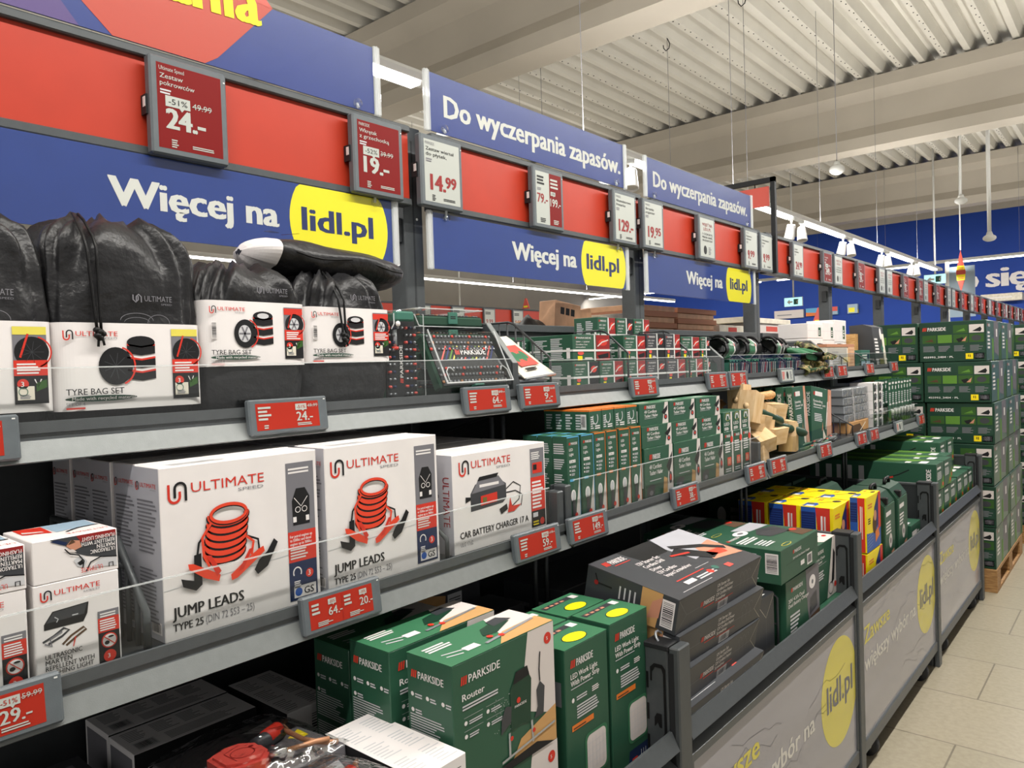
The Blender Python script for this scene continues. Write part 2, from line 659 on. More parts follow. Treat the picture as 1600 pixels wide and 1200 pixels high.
ORD = ['first', 'second', 'third', 'fourth', 'fifth', 'sixth', 'seventh', 'eighth', 'ninth', 'tenth', 'eleventh', 'twelfth',
       'thirteenth', 'fourteenth', 'fifteenth', 'sixteenth']
POST = [1.46, 2.695, 3.905, 5.12, 6.39, 7.65, 8.9, 10.15, 11.4, 12.65, 13.9, 15.15, 16.4, 17.65]
# ================================================================== the hall
b = MB()
b.box((-12.2, -3.0, -.1), (7.0, 21.0, 0), 'floor_tile')
struct(b.obj('floor'))
b = MB()
b.box((-12.4, 20.95, 0), (7.0, 21.2, 4.83), 'wall_blue')
b.box((-12.4, 20.9, 4.83), (7.0, 21.2, 5.5), 'beam_paint')
struct(b.obj('wall_back'))
b = MB()
b.box((-12.4, -3.0, 0), (-12.2, 20.95, 5.5), 'wall_grey')
struct(b.obj('wall_left'))

# corrugated steel deck
b = MB()
PER = .27
pts = []
x = -12.9
while x < 7.2:
    pts += [(x, 5.5), (x + .075, 5.5), (x + .115, 5.64), (x + .225, 5.64)]
    x += PER
b.add([(p[0], y, p[1]) for y in (-3.0, 21.0) for p in pts],
      [(i, i + 1, len(pts) + i + 1, len(pts) + i) for i in range(len(pts) - 1)], 'ceiling_paint')
# screw heads along some of the flanges
r = random.Random(3)
x = -12.9
k = 0
while x < 3:
    if k % 2 == 0 and x > -9:
        y = 6.3
        while y < 17.5:
            b.box((x + .03, y - .006, 5.494), (x + .042, y + .006, 5.5), 'dark')
            b.box((x + .05, y + .1, 5.494), (x + .062, y + .112, 5.5), 'dark')
            y += .3
    x += PER
    k += 1
struct(b.obj('ceiling'))

# concrete roof girders of I section
prof = [(-.19, 4.5), (.19, 4.5), (.19, 4.66), (.07, 4.82), (.07, 5.18), (.24, 5.3), (.24, 5.47), (-.24, 5.47), (-.24, 5.3), (-.07, 5.18), (-.07, 4.82), (-.19, 4.66)]
for i, y in enumerate((-.1, 5.86, 11.85, 17.85)):
    b = MB()
    b.prism([(y + p[0], p[1]) for p in prof], 'x', -12.2, 7.0, 'beam_paint')
    struct(b.obj('trim_%d' % (i + 1)))

# -------- linear track lights
seg = MB()
seg.box((-.035, 0, -.02), (.035, 1.37, .0), 'glow_tube')


def luminaire(name, label, x, y0, n, z=TRACK_Z, axis='y', per=1.78, ln=1.37, group=None, spots=True):
    t = thing(name, label, 'light', (x, y0, z), (0, 0, 0 if axis == 'y' else -pi / 2), group)
    h = MB()
    L = per * n
    h.prism([(-.045, 0), (.045, 0), (.045, .035), (.025, .06), (-.025, .06), (-.045, .035)], 'y', -.1, L, 'lamp_white')
    h.obj('track_rail', t)
    w = MB()
    y = .5
    while y < L:
        w.cyl((0, y, .06), (0, y, 5.5 - z), .0025, 'grey_ink', 6)
        y += 2.4
    w.obj('suspension_wire', t)
    sg = None
    for k in range(n):
        if sg is None:
            sg = MB()
            sg.box((-.036, 0, -.022), (.036, ln, .0), 'glow_tube')
            o = sg.obj('light_tube', t, (0, k * per, 0))
            sg = o
        else:
            c = sg.copy()
            c.location = (0, k * per, 0)
            c.parent = t
            COL.objects.link(c)
    return t


luminaire('linear_light', 'long white track light hung above the gondola behind the blue signs', -2.9, 1.34, 8, group='rows of track lights')
luminaire('linear_light', 'long track light seen under the lower blue signs by the grey wall', -9.0, 3.0, 10, per=1.39, group='rows of track lights')
luminaire('linear_light', 'track light above the shopping aisle in front of the shelves', -.3, -1.3, 11, z=AISLE_Z, group='rows of track lights')
luminaire('linear_light', 'bright track light hung crosswise in front of the blue back wall', -12.0, 17.6, 8, z=3.35, axis='x', group='rows of track lights')


# spotlights hanging under the track in the gaps between tubes
def spot_proto():
    t = thing('track_spotlight', '', 'spotlight', (0, 0, 0))
    a = MB()
    a.box((-.02, -.03, -.03), (.02, .03, .0), 'lamp_white', .004)
    a.cyl((0, 0, -.03), (0, 0, -.075), .009, 'lamp_white', 10)
    a.obj('bracket', t)
    h = MB()
    h.T = Matrix.Translation((0, 0, -.075)) @ Matrix.Rotation(radians(16), 4, 'Y')
    n = 20
    prof = [(.0, .0), (.038, .0), (.043, -.006), (.056, -.15), (.052, -.155), (.046, -.14), (.0, -.135)]
    rows = [[(p[0] * cos(2 * pi * j / n), p[0] * sin(2 * pi * j / n), p[1]) for j in range(n)] for p in prof]
    h.grid(rows[::-1], 'lamp_white', True, False)
    h.obj('lamp_head', t)
    return t


sp = spot_proto()
first = True
names = ['behind the gap between the first two blue signs', 'behind the second blue sign pair', 'hidden above the third blue sign', 'beside the black sign frame',
         'right of the black sign frame', 'midway along the far track', 'near the green exit sign end', 'close to the track end']
for k in range(1, 8):
    for q, dy in enumerate((-.16, .14) if k > 1 else (.0,)):
        y = 1.34 + 1.78 * k - .2 + dy
        lb = 'white cylindrical track spotlight, %s lamp %s' % (('nearer', 'farther')[q] if k > 1 else 'single', names[k])
        if k == 1:
            lb = 'white cylindrical spotlight hanging in the gap between the first two blue signs'
        rot = (radians(0), 0, radians(-30 if q == 0 else 120))
        if first:
            sp.location = (-2.9, y + .02, TRACK_Z)
            sp.rotation_euler = rot
            sp['label'] = lb
            sp['group'] = 'track spotlights'
            first = False
        else:
            dup(sp, (-2.9, y, TRACK_Z), rot, lb)

# -------- hanging sensors and poles at the back
def pendant(x, y, z, pole, label, flat=False):
    t = thing('ceiling_sensor', label, 'sensor', (x, y, z))
    h = MB()
    h.ball((0, 0, 0), (.085, .085, .06 if not flat else .05), 'lamp_white')
    h.cyl((0, 0, .03), (0, 0, .09), .05, 'lamp_white', 16, .03)
    h.obj('sensor_head', t)
    w = MB()
    w.cyl((0, 0, .08), (0, 0, 5.6 - z), pole, 'lamp_white' if pole > .01 else 'grey_ink', 8)
    w.obj('hanging_pole' if pole > .01 else 'hanging_wire', t)


pendant(-2.69, 9.0, 3.63, .004, 'white dome sensor hanging on a thin wire below the concrete beam')
pendant(-2.04, 12.5, 3.68, .014, 'round white sensor on a pole above the red diamond sign', True)
pendant(-1.70, 12.5, 3.1, .026, 'white sensor on a thick pole at the far right of the blue wall', True)

for x, y, lb in ((-3.33, 8.0, 'thin wire with a black hook hanging from the middle of the ribbed ceiling'),
                 (-4.5, 8.46, 'thin wire hanging above the second blue top sign'),
                 (-4.98, 6.5, 'thin wire hanging from the ceiling left of the hook')):
    t = thing('ceiling_wire', lb, 'wire', (x, y, 3.1), group='thin ceiling wires')
    w = MB()
    w.cyl((0, 0, 0), (0, 0, 2.4), .003, 'grey_ink', 6)
    w.obj('wire', t)
    w = MB()
    w.tube([(0, 0, 2.4), (.02, 0, 2.36), (.035, 0, 2.32), (.02, 0, 2.27), (-.02, 0, 2.25), (-.05, 0, 2.29), (-.055, 0, 2.33)], .006, 'black', 6)
    w.obj('hook', t)


def exit_sign(loc, label, dim=False, pole=True):
    t = thing('exit_sign', label, 'sign', loc)
    h = MB()
    h.box((-.2, -.02, -.1), (.2, .02, .1), 'lamp_white', .006)
    h.obj('sign_housing', t)
    p = MB()
    p.box((-.19, -.026, -.09), (.19, -.02, .09), 'glow_exit_dim' if dim else 'glow_exit')
    f = p.side(-.026, -.19, -.09)
    f.rect(.2, .03, .1, .12, 'teal', 1)
    f.poly([(.05, .09), (.12, .15), (.12, .11), (.18, .11), (.18, .07), (.12, .07), (.12, .03)], 'white', 1)
    f.ell(.3, .14, .014, .014, 'white', 2)
    f.stroke([(.29, .12), (.27, .08), (.3, .04)], .016, 'white', 2)
    p.obj('lit_panel', t)
    if pole:
        w = MB()
        w.cyl((0, 0, .1), (0, 0, 5.62 - loc[2]), .018, 'lamp_white', 8)
        w.obj('hanging_pole', t)


exit_sign((-3.25, 17.0, 2.98), 'lit green exit sign hanging at the far end of the track light')
exit_sign((-5.9, 16.5, 2.72), 'lit green exit sign under the red header boards between two posts')
exit_sign((-10.3, 10.6, 2.45), 'dim green exit pictogram seen left of the first grey post', True)

# -------- lettering and boards on the blue wall
t = thing('wall_lettering', 'big white letters o się on the blue back wall', 'lettering', (-3.42, 20.93, 3.03))
for ch, x, w in (('o', 0, .32), ('s', .5, .255), ('i', .8, .13), ('ę', .97, .35)):
    b = MB()
    b.side(0, 0, 0).text(ch, x, 0, .455, 'white', w=w, b=.05)
    b.obj('letter', t)
b = MB()
b.box((-8.0, 20.85, 2.6), (-7.2, 20.95, 2.82), 'pink_grey')
f = b.side(20.85, -8.0, 2.6)
f.lines(.08, .08, .6, .05, 1, 'grey_ink', 1)
tag(b.obj('wall_board'), 'long pale notice board low on the dark blue wall', 'board')
b = MB()
b.box((-7.13, 20.85, 2.62), (-6.3, 20.95, 2.83), 'sky_blue')
f = b.side(20.85, -7.13, 2.62)
f.poly([(.3, .09), (.83, .09), (.83, .21), (.42, .21)], 'red_soft', 1)
f.poly([(0, 0), (.4, 0), (.3, .08), (0, .1)], 'orange', 1)
f.rect(.42, 0, .41, .08, 'pale_blue', 1)
tag(b.obj('wall_board'), 'colourful advertising strip beside the pale notice board', 'board')
b = MB()
b.box((-6.05, 20.85, 2.62), (-5.8, 20.95, 2.86), 'pale_blue')
b.front(-5.8, 20.85, 2.62).rect(0, 0, .1, .1, 'yellow', 1)
b.side(20.85, -6.05, 2.62).rect(.03, .03, .15, .12, 'sign_yellow', 1)
tag(b.obj('wall_board'), 'small blue and yellow board right of the third post', 'board')
# doorway niche with a lit grey soffit under the big letters
b = MB()
b.box((-3.0, 20.6, 2.66), (-2.19, 20.95, 2.83), 'cream')
b.side(20.6, -3.0, 2.66).rect(.12, .07, .5, .025, 'white', 1)
tag(b.obj('wall_canopy'), 'pale grey canopy board below the big white letters', 'canopy')

# hanging promotional diamond and board
t = thing('hanging_sign', 'red and yellow diamond sign hanging in front of the blue wall', 'sign', (-2.735, 16.6, 2.66))
b = MB()
b.prism([(0, 0), (.07, .26), (.08, .38), (0, .8), (-.08, .38), (-.07, .26)], 'y', -.012, .012, 'coral')
f = b.side(-.012, 0, 0)
f.poly([(-.068, .22), (.068, .22), (.075, .33), (-.075, .33)], 'sign_yellow', 1)
f.poly([(-.07, .42), (.07, .42), (.055, .5), (-.055, .5)], 'sign_yellow', 1)
f.lines(-.05, .24, .1, .06, 2, 'orange', 2)
f.lines(-.045, .43, .09, .05, 2, 'orange', 2)
b.obj('diamond_board', t)
b = MB()
b.cyl((0, 0, .8), (0, 0, 2.97), .012, 'lamp_white', 8)
b.obj('hanging_pole', t)
t = thing('banner', 'grey blue banner board standing behind the red header row', 'banner', (-3.02, 17.1, 2.2))
b = MB()
b.box((0, -.015, 0), (.44, .015, 1.0), 'pale_blue')
b.obj('banner_board', t)
b = MB()
b.box((-.07, -.03, -.1), (.0, .03, 1.12), 'lamp_white', .005)
b.obj('banner_post', t)

for x, y, z, h, lb in ((-5.06, 6.22, 2.118, .11, 'small red pointed sign above the red boards of the next gondola'),
                       (-6.6, 20.3, 2.35, .45, 'small red pointed sign in front of the blue wall between posts')):
    b = MB()
    b.prism([(-h * .42, 0), (h * .42, 0), (h * .08, h), (-h * .08, h)], 'y', -.008, .008, 'coral')
    b.side(-.008, 0, 0).rect(-h * .25, h * .12, h * .5, h * .16, 'sign_yellow', 1)
    b.cyl((0, 0, h), (0, 0, 5.62 - z), .002, 'grey_ink', 6)
    tag(b.obj('pointed_sign', loc=(x, y, z)), lb, 'sign')

# -------- next gondola, its red header boards seen past the posts
t = thing('neighbour_header', 'row of red header boards on the next gondola beyond the shelves', 'header board', (-5.1, 2.0, 0))
b = MB()
b.box((-.03, 0, 1.9), (.0, 9.0, 2.1), 'board_red')
b.obj('red_board', t)
b = MB()
b.box((-.035, 0, 1.885), (.005, 9.0, 1.9), 'steel_dark')
b.box((-.035, 0, 2.1), (.005, 9.0, 2.115), 'steel_dark')
b.obj('board_rail', t)
for k, y in enumerate((2.75, 3.2, 3.65, 4.1, 4.75)):
    b = MB()
    b.box((0, -.085, 0), (.02, .085, .2), 'esl_frame')
    f = b.front(.02, -.085, 0)
    f.rect(.012, .012, .146, .176, 'esl_white', 1)
    f.text('9.99', .03, .05, .04, 'darkred', w=.1, b=.02)
    f.lines(.02, .14, .08, .03, 2, 'ink', 2)
    b.obj('price_display', t, (.006, y, 1.9))
b = MB()
for y in (0.5, 2.0, 4.5, 7.0):
    b.box((-.1, y - .035, -2.0 + 2.0), (-.035, y + .035, 2.0), 'steel')
b.obj('upright', t)
# ================================================================== the gondola
SB = [.215, 1.463, 2.69, 3.92, 5.16]          # bay boundaries at the shelf fronts
BAYNAME = ['bay of the tyre bags', 'bay of the strapped boxes', 'bay of the knee pads', 'bay before the pallets']

# uprights
for k, y in enumerate(POST):
    t = thing('upright_post', 'grey steel upright post, %s from the left along the red header row' % ORD[k], 'post', (-1.62, y, 0), group='gondola uprights')
    b = MB()
    b.box((-.035, -.036, 0), (.03, .036, 2.185 if k else 2.19), 'steel', .003)
    b.box((.0295, -.003, .3), (.0305, .003, 2.15), 'steel_dark')
    b.obj('post_column', t)
    b = MB()
    b.box((-.01, -.05, 1.86), (.02, -.036, 1.93), 'steel_dark', .002)
    b.obj('post_hook', t)
    b = MB()
    b.cyl((.03, .012, 1.93), (.032, .012, 1.93), .004, 'lamp_white', 8)
    b.obj('screw', t)
# back panels
for k in range(4):
    b = MB()
    y0, y1 = SB[k] - (0 if k else 1.2), SB[k + 1] + (1.1 if k == 3 else 0)
    b.box((-1.61, y0 + .04, .1), (-1.595, y1 - .04, 1.615), 'steel_dark')
    b.box((-1.615, y0 + .04, 1.615), (-1.585, y1 - .04, 1.64), 'steel', .002)
    tag(b.obj('back_panel'), ['grey back panel behind the tyre bags', 'grey back panel behind the strapped green boxes', 'grey back panel behind the knee pads',
                              'grey back panel behind the white cartons of the last bay'][k], 'panel')


def shelf(name, label, y0, y1, zt, xf, plexi):
    """zt: top of the deck, xf: front lip"""
    t = thing(name, label, 'shelf', (0, y0, zt))
    L = y1 - y0 - .012
    b = MB()
    b.box((-1.56, 0, -.034), (xf - .006, L, -.012), 'steel_dark')
    b.box((-1.56, 0, -.06), (-1.53, L, -.034), 'steel_dark')
    b.obj('shelf_board', t)
    b = MB()
    b.prism([(xf, .0), (xf, -.017), (xf - .003, -.018), (xf - .003, -.0265), (xf + .0, -.027), (xf - .006, -.027), (xf - .006, 0)], 'y', 0, L, 'rail_lip')
    b.obj('front_lip', t)
    b = MB()
    b.prism([(xf + .0, -.027), (xf + .016, -.056), (xf + .013, -.058), (xf - .02, -.05), (xf - .02, -.027)], 'y', 0, L, 'rail_face')
    b.obj('price_rail', t)
    for y in (.012, L - .02):
        b = MB()
        b.prism([(-1.56, -.028), (xf - .02, -.028), (xf - .02, -.045), (-1.5, -.12), (-1.56, -.12)], 'y', y, y + .006, 'steel_dark')
        b.obj('shelf_bracket', t)
    if plexi:
        b = MB()
        for a, e, h in plexi:
            b.box((xf - .009, a - y0, -.008), (xf - .0065, e - y0, h), 'clear')
            b.box((xf - .0092, a - y0, h - .002), (xf - .0063, e - y0, h), 'clear_edge')
        b.obj('clear_guard', t)
    return t


TZ, MZ = 1.432, 1.105          # shelf decks
TL, ML = 1.444, 1.117          # tops of the front lips
TX, MX = -1.22, -1.08
shelf('shelf', 'top shelf carrying the black tyre bags and drill bit cases', SB[0], SB[1], TL, TX, [(.23, 1.44, .078)])
shelf('shelf', 'top shelf carrying the strapped green saw boxes', SB[1], SB[2], TL, TX, [(1.6, 2.66, .072)])
shelf('shelf', 'top shelf carrying knee pads and camouflage gloves', SB[2], SB[3], TL, TX, [(2.74, 3.88, .075)])
shelf('shelf', 'top shelf carrying white cartons next to the pallet stack', SB[3], SB[4], TL, TX, [(3.97, 5.1, .07)])
shelf('shelf', 'middle shelf carrying the white jump lead boxes', SB[0], SB[1], ML, MX, [(.23, 1.4, .095)])
shelf('shelf', 'middle shelf carrying green lamp and tacker boxes', SB[1], SB[2], ML, MX, [(1.5, 2.66, .1)])
shelf('shelf', 'middle shelf carrying wooden mallets', SB[2], SB[3], ML, MX, [])
shelf('shelf', 'middle shelf carrying silver wrapped packs and green blister cards', SB[3], SB[4], ML, MX, [(4.05, 5.1, .08)])


# sloping steel end frames of the shelf bays
def end_frame(loc, d, h, hf, label):
    t = thing('shelf_divider', label, 'divider', loc)
    b = MB()
    b.prism([(-d, h), (-.085, h), (0, hf), (0, 0), (-.02, 0), (-.02, hf - .02), (-.1, h - .022), (-d, h - .022)], 'y', 0, .022, 'steel')
    b.prism([(-d, h + .001), (-.085, h + .001), (0, hf + .001), (-.004, hf + .003), (-.088, h + .005), (-d, h + .005)], 'y', .002, .02, 'rail_face')
    b.obj('frame_bar', t)
    b = MB()
    for i in range(8):
        x = -d + .03 + i * (d - .13) / 8
        b.cyl((x, .011, 0), (x, .011, h - .02), .0025, 'steel_dark', 6)
    b.obj('wire_bars', t)
    return t


end_frame((TX - .012, 1.452, TZ), .3, .18, .078, 'sloping dark end frame between the bit cases and the strapped boxes')
end_frame((TX - .012, 2.675, TZ), .3, .15, .075, 'sloping dark end frame between the strapped boxes and the knee pads')
end_frame((TX - .012, 3.905, TZ), .3, .15, .075, 'sloping dark end frame right of the camouflage gloves')


def wire_fence(loc, d, h, hf, label, flat=.5, r=.0035, mat='steel_dark'):
    t = thing('wire_divider', label, 'divider', loc)
    b = MB()
    xf = -d * (1 - flat)
    b.tube([(-d, 0, 0), (-d, 0, h), (xf - .02, 0, h), (xf, 0, h - .006), (0, 0, hf), (0, 0, 0)], r, mat, 8)
    b.tube([(-d, 0, h * .72), (xf * .75, 0, h * .72)], r * .8, mat, 6)
    b.obj('frame_wire', t)
    b = MB()
    n = int(d / .03)
    for i in range(1, n):
        x = -d + d * i / n
        top = h if x < xf else h + (hf - h) * (x - xf) / (0 - xf)
        b.cyl((x, 0, .0), (x, 0, top - .003), r * .7, mat, 6)
    b.obj('upright_wires', t)
    return t


wire_fence((TX - .02, 1.62, TZ), .33, .195, .09, 'wire divider between the flat packs and the strapped saw boxes', .62)
wire_fence((TX - .02, 2.02, TZ), .2, .175, .1, 'wire divider standing behind the first pairs of strapped saw boxes', .6)
wire_fence((TX - .02, 2.43, TZ), .2, .18, .1, 'wire divider behind the rightmost strapped boxes', .6)
wire_fence((TX - .02, 2.95, TZ), .32, .14, .05, 'wire divider behind the left knee pads', .65)
wire_fence((TX - .02, 3.35, TZ), .32, .14, .05, 'wire divider behind the right knee pads', .65)
wire_fence((TX - .02, 4.25, TZ), .3, .14, .04, 'wire divider in front of the white cartons', .6)
wire_fence((TX - .02, 4.6, TZ), .3, .14, .04, 'wire divider right of the tan frame box', .6)
wire_fence((MX - .04, .475, MZ), .36, .155, .055, 'grey wire divider between marten boxes and jump lead boxes', .75, .006, 'steel')
wire_fence((MX - .04, 1.09, MZ), .36, .11, .04, 'grey wire divider left of the car battery charger', .75, .005, 'steel')
wire_fence((MX - .04, 2.67, MZ), .36, .14, .05, 'dark wire divider left of the wooden mallets', .6)
wire_fence((MX - .04, 3.9, MZ), .36, .14, .05, 'dark wire divider left of the silver packs', .6)


def box_post(loc, label, d=.03, h=.09):
    b = MB()
    b.box((-d, -.012, 0), (0, .012, h), 'steel', .003)
    b.box((-d - .004, -.02, 0), (-d, .02, h), 'steel_dark', .001)
    tag(b.obj('shelf_end_post', loc=loc), label, 'post')


box_post((MX - .012, 1.452, MZ), 'short grey shelf end post right of the charger box')
box_post((MX - .012, 1.486, MZ), 'short grey shelf end post left of the green lamp boxes', .04, .1)
box_post((MX - .012, 2.672, MZ), 'short grey shelf end post left of the leaning wood block')

# pairs of hanger rods below the middle shelf between the bays
for y, lb in ((1.455, 'pair of thin grey rods below the 59 price tag'), (2.69, 'pair of thin dark rods beside the yellow cartons'), (3.92, 'thin dark rods right of the wire basket')):
    t = thing('shelf_support', lb, 'rods', (-1.17, y, .84))
    for dy in (-.015, .03):
        b = MB()
        b.cyl((0, dy, 0), (0, dy, .25), .006, 'steel_dark', 8)
        b.obj('rod', t)
for y, lb in ((1.455, 'pair of dark rods carrying the top shelf end under the 64 price tag'), (2.69, 'dark rods carrying the top shelf above the mallets'), (3.92, 'dark rods beside the cutlery boxes under the top shelf')):
    t = thing('shelf_support', lb, 'rods', (-1.3, y, MZ))
    for dy in (-.015, .03):
        b = MB()
        b.cyl((0, dy, 0), (0, dy, TZ - MZ - .06), .006, 'steel_dark', 8)
        b.obj('rod', t)

# -------- lower bins
DECK = [.55, .55, .55, .55]
PYS = (1.463, 2.755, 4.02, 5.255)
BX = -.78
for k in range(4):
    y0, y1 = PYS[max(k - 1, 0)] + .027, PYS[k] - .034
    if k == 0:
        y0 = -.2
    t = thing('bin', ['lower bin holding the router boxes', 'lower bin holding the black drill boxes', 'lower bin holding yellow, red and blue cartons',
                      'lower bin holding long green garden tool boxes'][k], 'bin', (0, y0, 0))
    L = y1 - y0
    b = MB()
    b.box((-1.58, 0, DECK[k] - .03), (BX - .03, L, DECK[k]), 'steel_dark')
    b.obj('bin_deck', t)
    b = MB()
    b.prism([(BX - .022, .652), (BX - .002, .657), (BX + .004, .664), (BX - .014, .7), (BX - .02, .7)], 'y', 0, L, 'steel')
    b.obj('top_rail', t)
    b = MB()
    b.box((BX - .02, 0, .08), (BX - .002, L, .13), 'rail_lip', .004)
    b.prism([(BX - .03, .607), (BX - .002, .607), (BX - .002, .625), (BX - .022, .636), (BX - .03, .636)], 'y', 0, L, 'rail_lip')
    b.box((BX - .018, 0, .13), (BX - .003, .014, .61), 'rail_lip')
    b.box((BX - .018, L - .014, .13), (BX - .003, L, .61), 'rail_lip')
    b.obj('front_frame', t)
    b = MB()
    b.box((BX - .016, .014, .13), (BX - .008, L - .014, .608), 'poster_grey')
    f = b.front(BX - .008, .014, .13)
    W_ = L - .028
    f.ell(W_ - .165, .27, .185, .175, 'poster_yellow', 1, 40)
    f.text('lidl.pl', W_ - .295, .235, .085, 'mid_grey', w=.26, b=.03, l=2)
    f.text('Zawsze', .03, .335, .06, 'poster_yellow', w=.34, b=.045)
    f.text('większy wybór na', .03, .235, .056, 'poster_text', w=.76, b=.04)
    r = random.Random(k)
    for q in range(7):
        x, z = r.uniform(0, W_ - .3), r.uniform(.05, .45)
        p = [(x, z)]
        for i in range(7):
            x += r.uniform(.03, .07)
            z += r.uniform(-.03, .03)
            if 0 < z < .47 and x < W_:
                p.append((x, z))
        if len(p) > 2:
            f.stroke(p, .0016, 'mid_grey', 1)
    b.obj('poster_panel', t)
    for y in (.18, L - .2):
        b = MB()
        b.cyl((BX - .045, y - .014, .042), (BX - .045, y + .014, .042), .042, 'rubber', 20)
        b.cyl((BX - .045, y - .0145, .042), (BX - .045, y + .0145, .042), .02, 'chrome', 14)
        b.box((BX - .07, y - .02, .06), (BX - .03, y + .02, .1), 'steel_dark')
        b.obj('caster_wheel', t)

# end posts and side panels between the bins
for k, y in enumerate(PYS):
    t = thing('bin_divider', ['dark slotted bin end post between the work lights and the black drill boxes', 'dark slotted bin end post right of the chain sharpener box',
                              'dark slotted bin end post right of the green tool cases', 'dark slotted bin end post in front of the pallet'][k], 'divider', (0, y, 0))
    b = MB()
    b.box((-.86, -.03, .0), (-.803, .024, .875), 'steel', .003)
    b.obj('end_post', t)
    b = MB()
    b.box((-.862, -.032, .872), (-.801, .026, .884), 'dark', .002)
    b.obj('post_cap', t)
    b = MB()
    b.box((-.8, -.03, .0), (BX + .004, .024, .882), 'steel', .003)
    b.box((-.7995, -.0315, .1), (-.788, -.03, .87), 'dark')
    b.obj('front_upright', t)
    b = MB()
    s = -.031
    b.prism([(-.842, .82), (-.834, .832), (-.818, .832), (-.814, .82), (-.814, .69), (-.83, .655), (-.83, .6), (-.824, .6), (-.824, .65), (-.808, .69),
             (-.808, .83), (-.816, .84), (-.836, .84), (-.846, .83), (-.846, .8), (-.842, .8)], 'y', s - .0006, s, 'black')
    b.prism([(-.838, .72), (-.832, .73), (-.82, .73), (-.82, .7), (-.826, .7), (-.83, .71), (-.838, .7)], 'y', s - .0006, s, 'black')
    for z in (.8, .73, .66, .59):
        b.box((-.856, s - .0006, z - .018), (-.851, s, z + .018), 'black')
    b.obj('slot_plate', t)
    b = MB()
    b.box((-1.56, -.008, .3), (-.86, .002, .862), 'steel_dark')
    b.box((-1.56, -.012, .862), (-.86, .008, .874), 'steel', .002)
    b.obj('side_panel', t)
    if k == 0:
        b = MB()
        b.tube([(-.835, -.012, .882)] + [(-.835 - .012 * sin(a), -.012 + .016 - .016 * cos(a), .884 + .014 * sin(a)) for a in [pi * i / 8 for i in range(9)]], .003, 'silver', 8)
        b.obj('pull_ring', t)
        b = MB()
        b.cyl((-.872, -.035, .66), (-.872, -.035, .78), .008, 'steel', 12)
        b.cyl((-.872, -.035, .6), (-.872, -.035, .66), .005, 'chrome', 10)
        b.obj('lock_bolt', t)


def small_fence(loc, label, h=.2, d=.25):
    t = thing('wire_divider', label, 'divider', loc)
    b = MB()
    b.tube([(-d, 0, 0), (-d, 0, h), (-.015, 0, h), (0, 0, h - .015), (0, 0, 0)], .004, 'steel_dark', 8)
    b.obj('frame_wire', t)
    b = MB()
    for i in range(1, 6):
        b.cyl((-d * i / 6, 0, 0), (-d * i / 6, 0, h), .0025, 'steel_dark', 6)
    for z in (.33, .66):
        b.cyl((-d, 0, h * z), (0, 0, h * z), .0025, 'steel_dark', 6)
    b.obj('cross_wires', t)


small_fence((-.83, 2.13, .55), 'dark wire divider between the black drill boxes and green charger boxes', .27)
# dark wire mesh rail at the back of the lower bin
wire = MB()
wire.box((-1.5, 3.2, .7), (-1.49, 5.1, .76), 'steel_dark')
tag(wire.obj('bin_rear_rail'), 'dark rail at the back of the bin behind the yellow cartons', 'rail')
# ================================================================== header row: boards, signs and price displays
ESLH = {}


def header_bay(k, y0, y1):
    t = thing('header_board', 'red header board, %s of the row counted from the left' % ORD[k + 1 - 1], 'header board', (-1.56, y0, 0), group='red header boards')
    L = y1 - y0
    b = MB()
    b.box((-.02, 0, 1.972), (.0, L, 2.158), 'board_red')
    b.obj('red_board', t)
    for z in (1.955, 2.156):
        b = MB()
        b.box((-.03, 0, z), (.012, L, z + .019), 'steel', .003)
        b.obj('board_rail', t)


hb = [.15] + POST[:]
for k in range(len(hb) - 1):
    header_bay(k, hb[k] + .04, hb[k + 1] - .04)


def blue_sign(name, label, y0, y1, z0, z1, mat, draw, cut=None):
    t = thing(name, label, 'sign', (-1.548, y0, z0))
    L, H = y1 - y0, z1 - z0
    b = MB()
    b.box((-.004, 0, 0), (0, L, H), mat)
    f = b.front(0, 0, 0)
    draw(f, L, H)
    b.obj('sign_board', t)
    b = MB()
    b.box((.003, -.004, -.004), (.0045, L + .004, H + .002), 'clear')
    cover = b.obj('clear_cover', t)
    for a, e in ((-.022, .0), (L, L + .022)):
        b = MB()
        b.box((-.006, a, -.004), (.006, e, H + .004), 'clear_edge', .003)
        b.box((-.002, a + .008, -.004), (.008, a + .012, H + .004), 'clear_edge', .001)
        b.obj('acrylic_end', t)
    for y in (.05, L - .06):
        b = MB()
        zc = H - .012 if z0 < 1.9 else .012
        b.cyl((.005, y, zc), (.012, y, zc), .012, 'clear', 16)
        b.cyl((.005, y, zc), (.01, y, zc + (.03 if z0 < 1.9 else -.012)), .004, 'clear_edge', 8)
        b.obj('suction_hook', cover)
    return t


def circ_clip(f, cx, cy, r, L, H, m, l=1, n=48):
    pts = []
    for i in range(n):
        x, y = cx + r * cos(2 * pi * i / n), cy + r * sin(2 * pi * i / n)
        pts.append((min(max(x, 0), L), min(max(y, 0), H)))
    f.poly(pts, m, l)


def lower(wx, ww, cx, lx, lw):
    def d(f, L, H):
        f.text('Więcej na', wx, .058, .056, 'paper', w=ww, b=.06)
        circ_clip(f, cx, H * .5, .15, L, H, 'sign_yellow')
        f.text('lidl.pl', lx, .06, .054, 'navy', w=lw, b=.06)
    return d


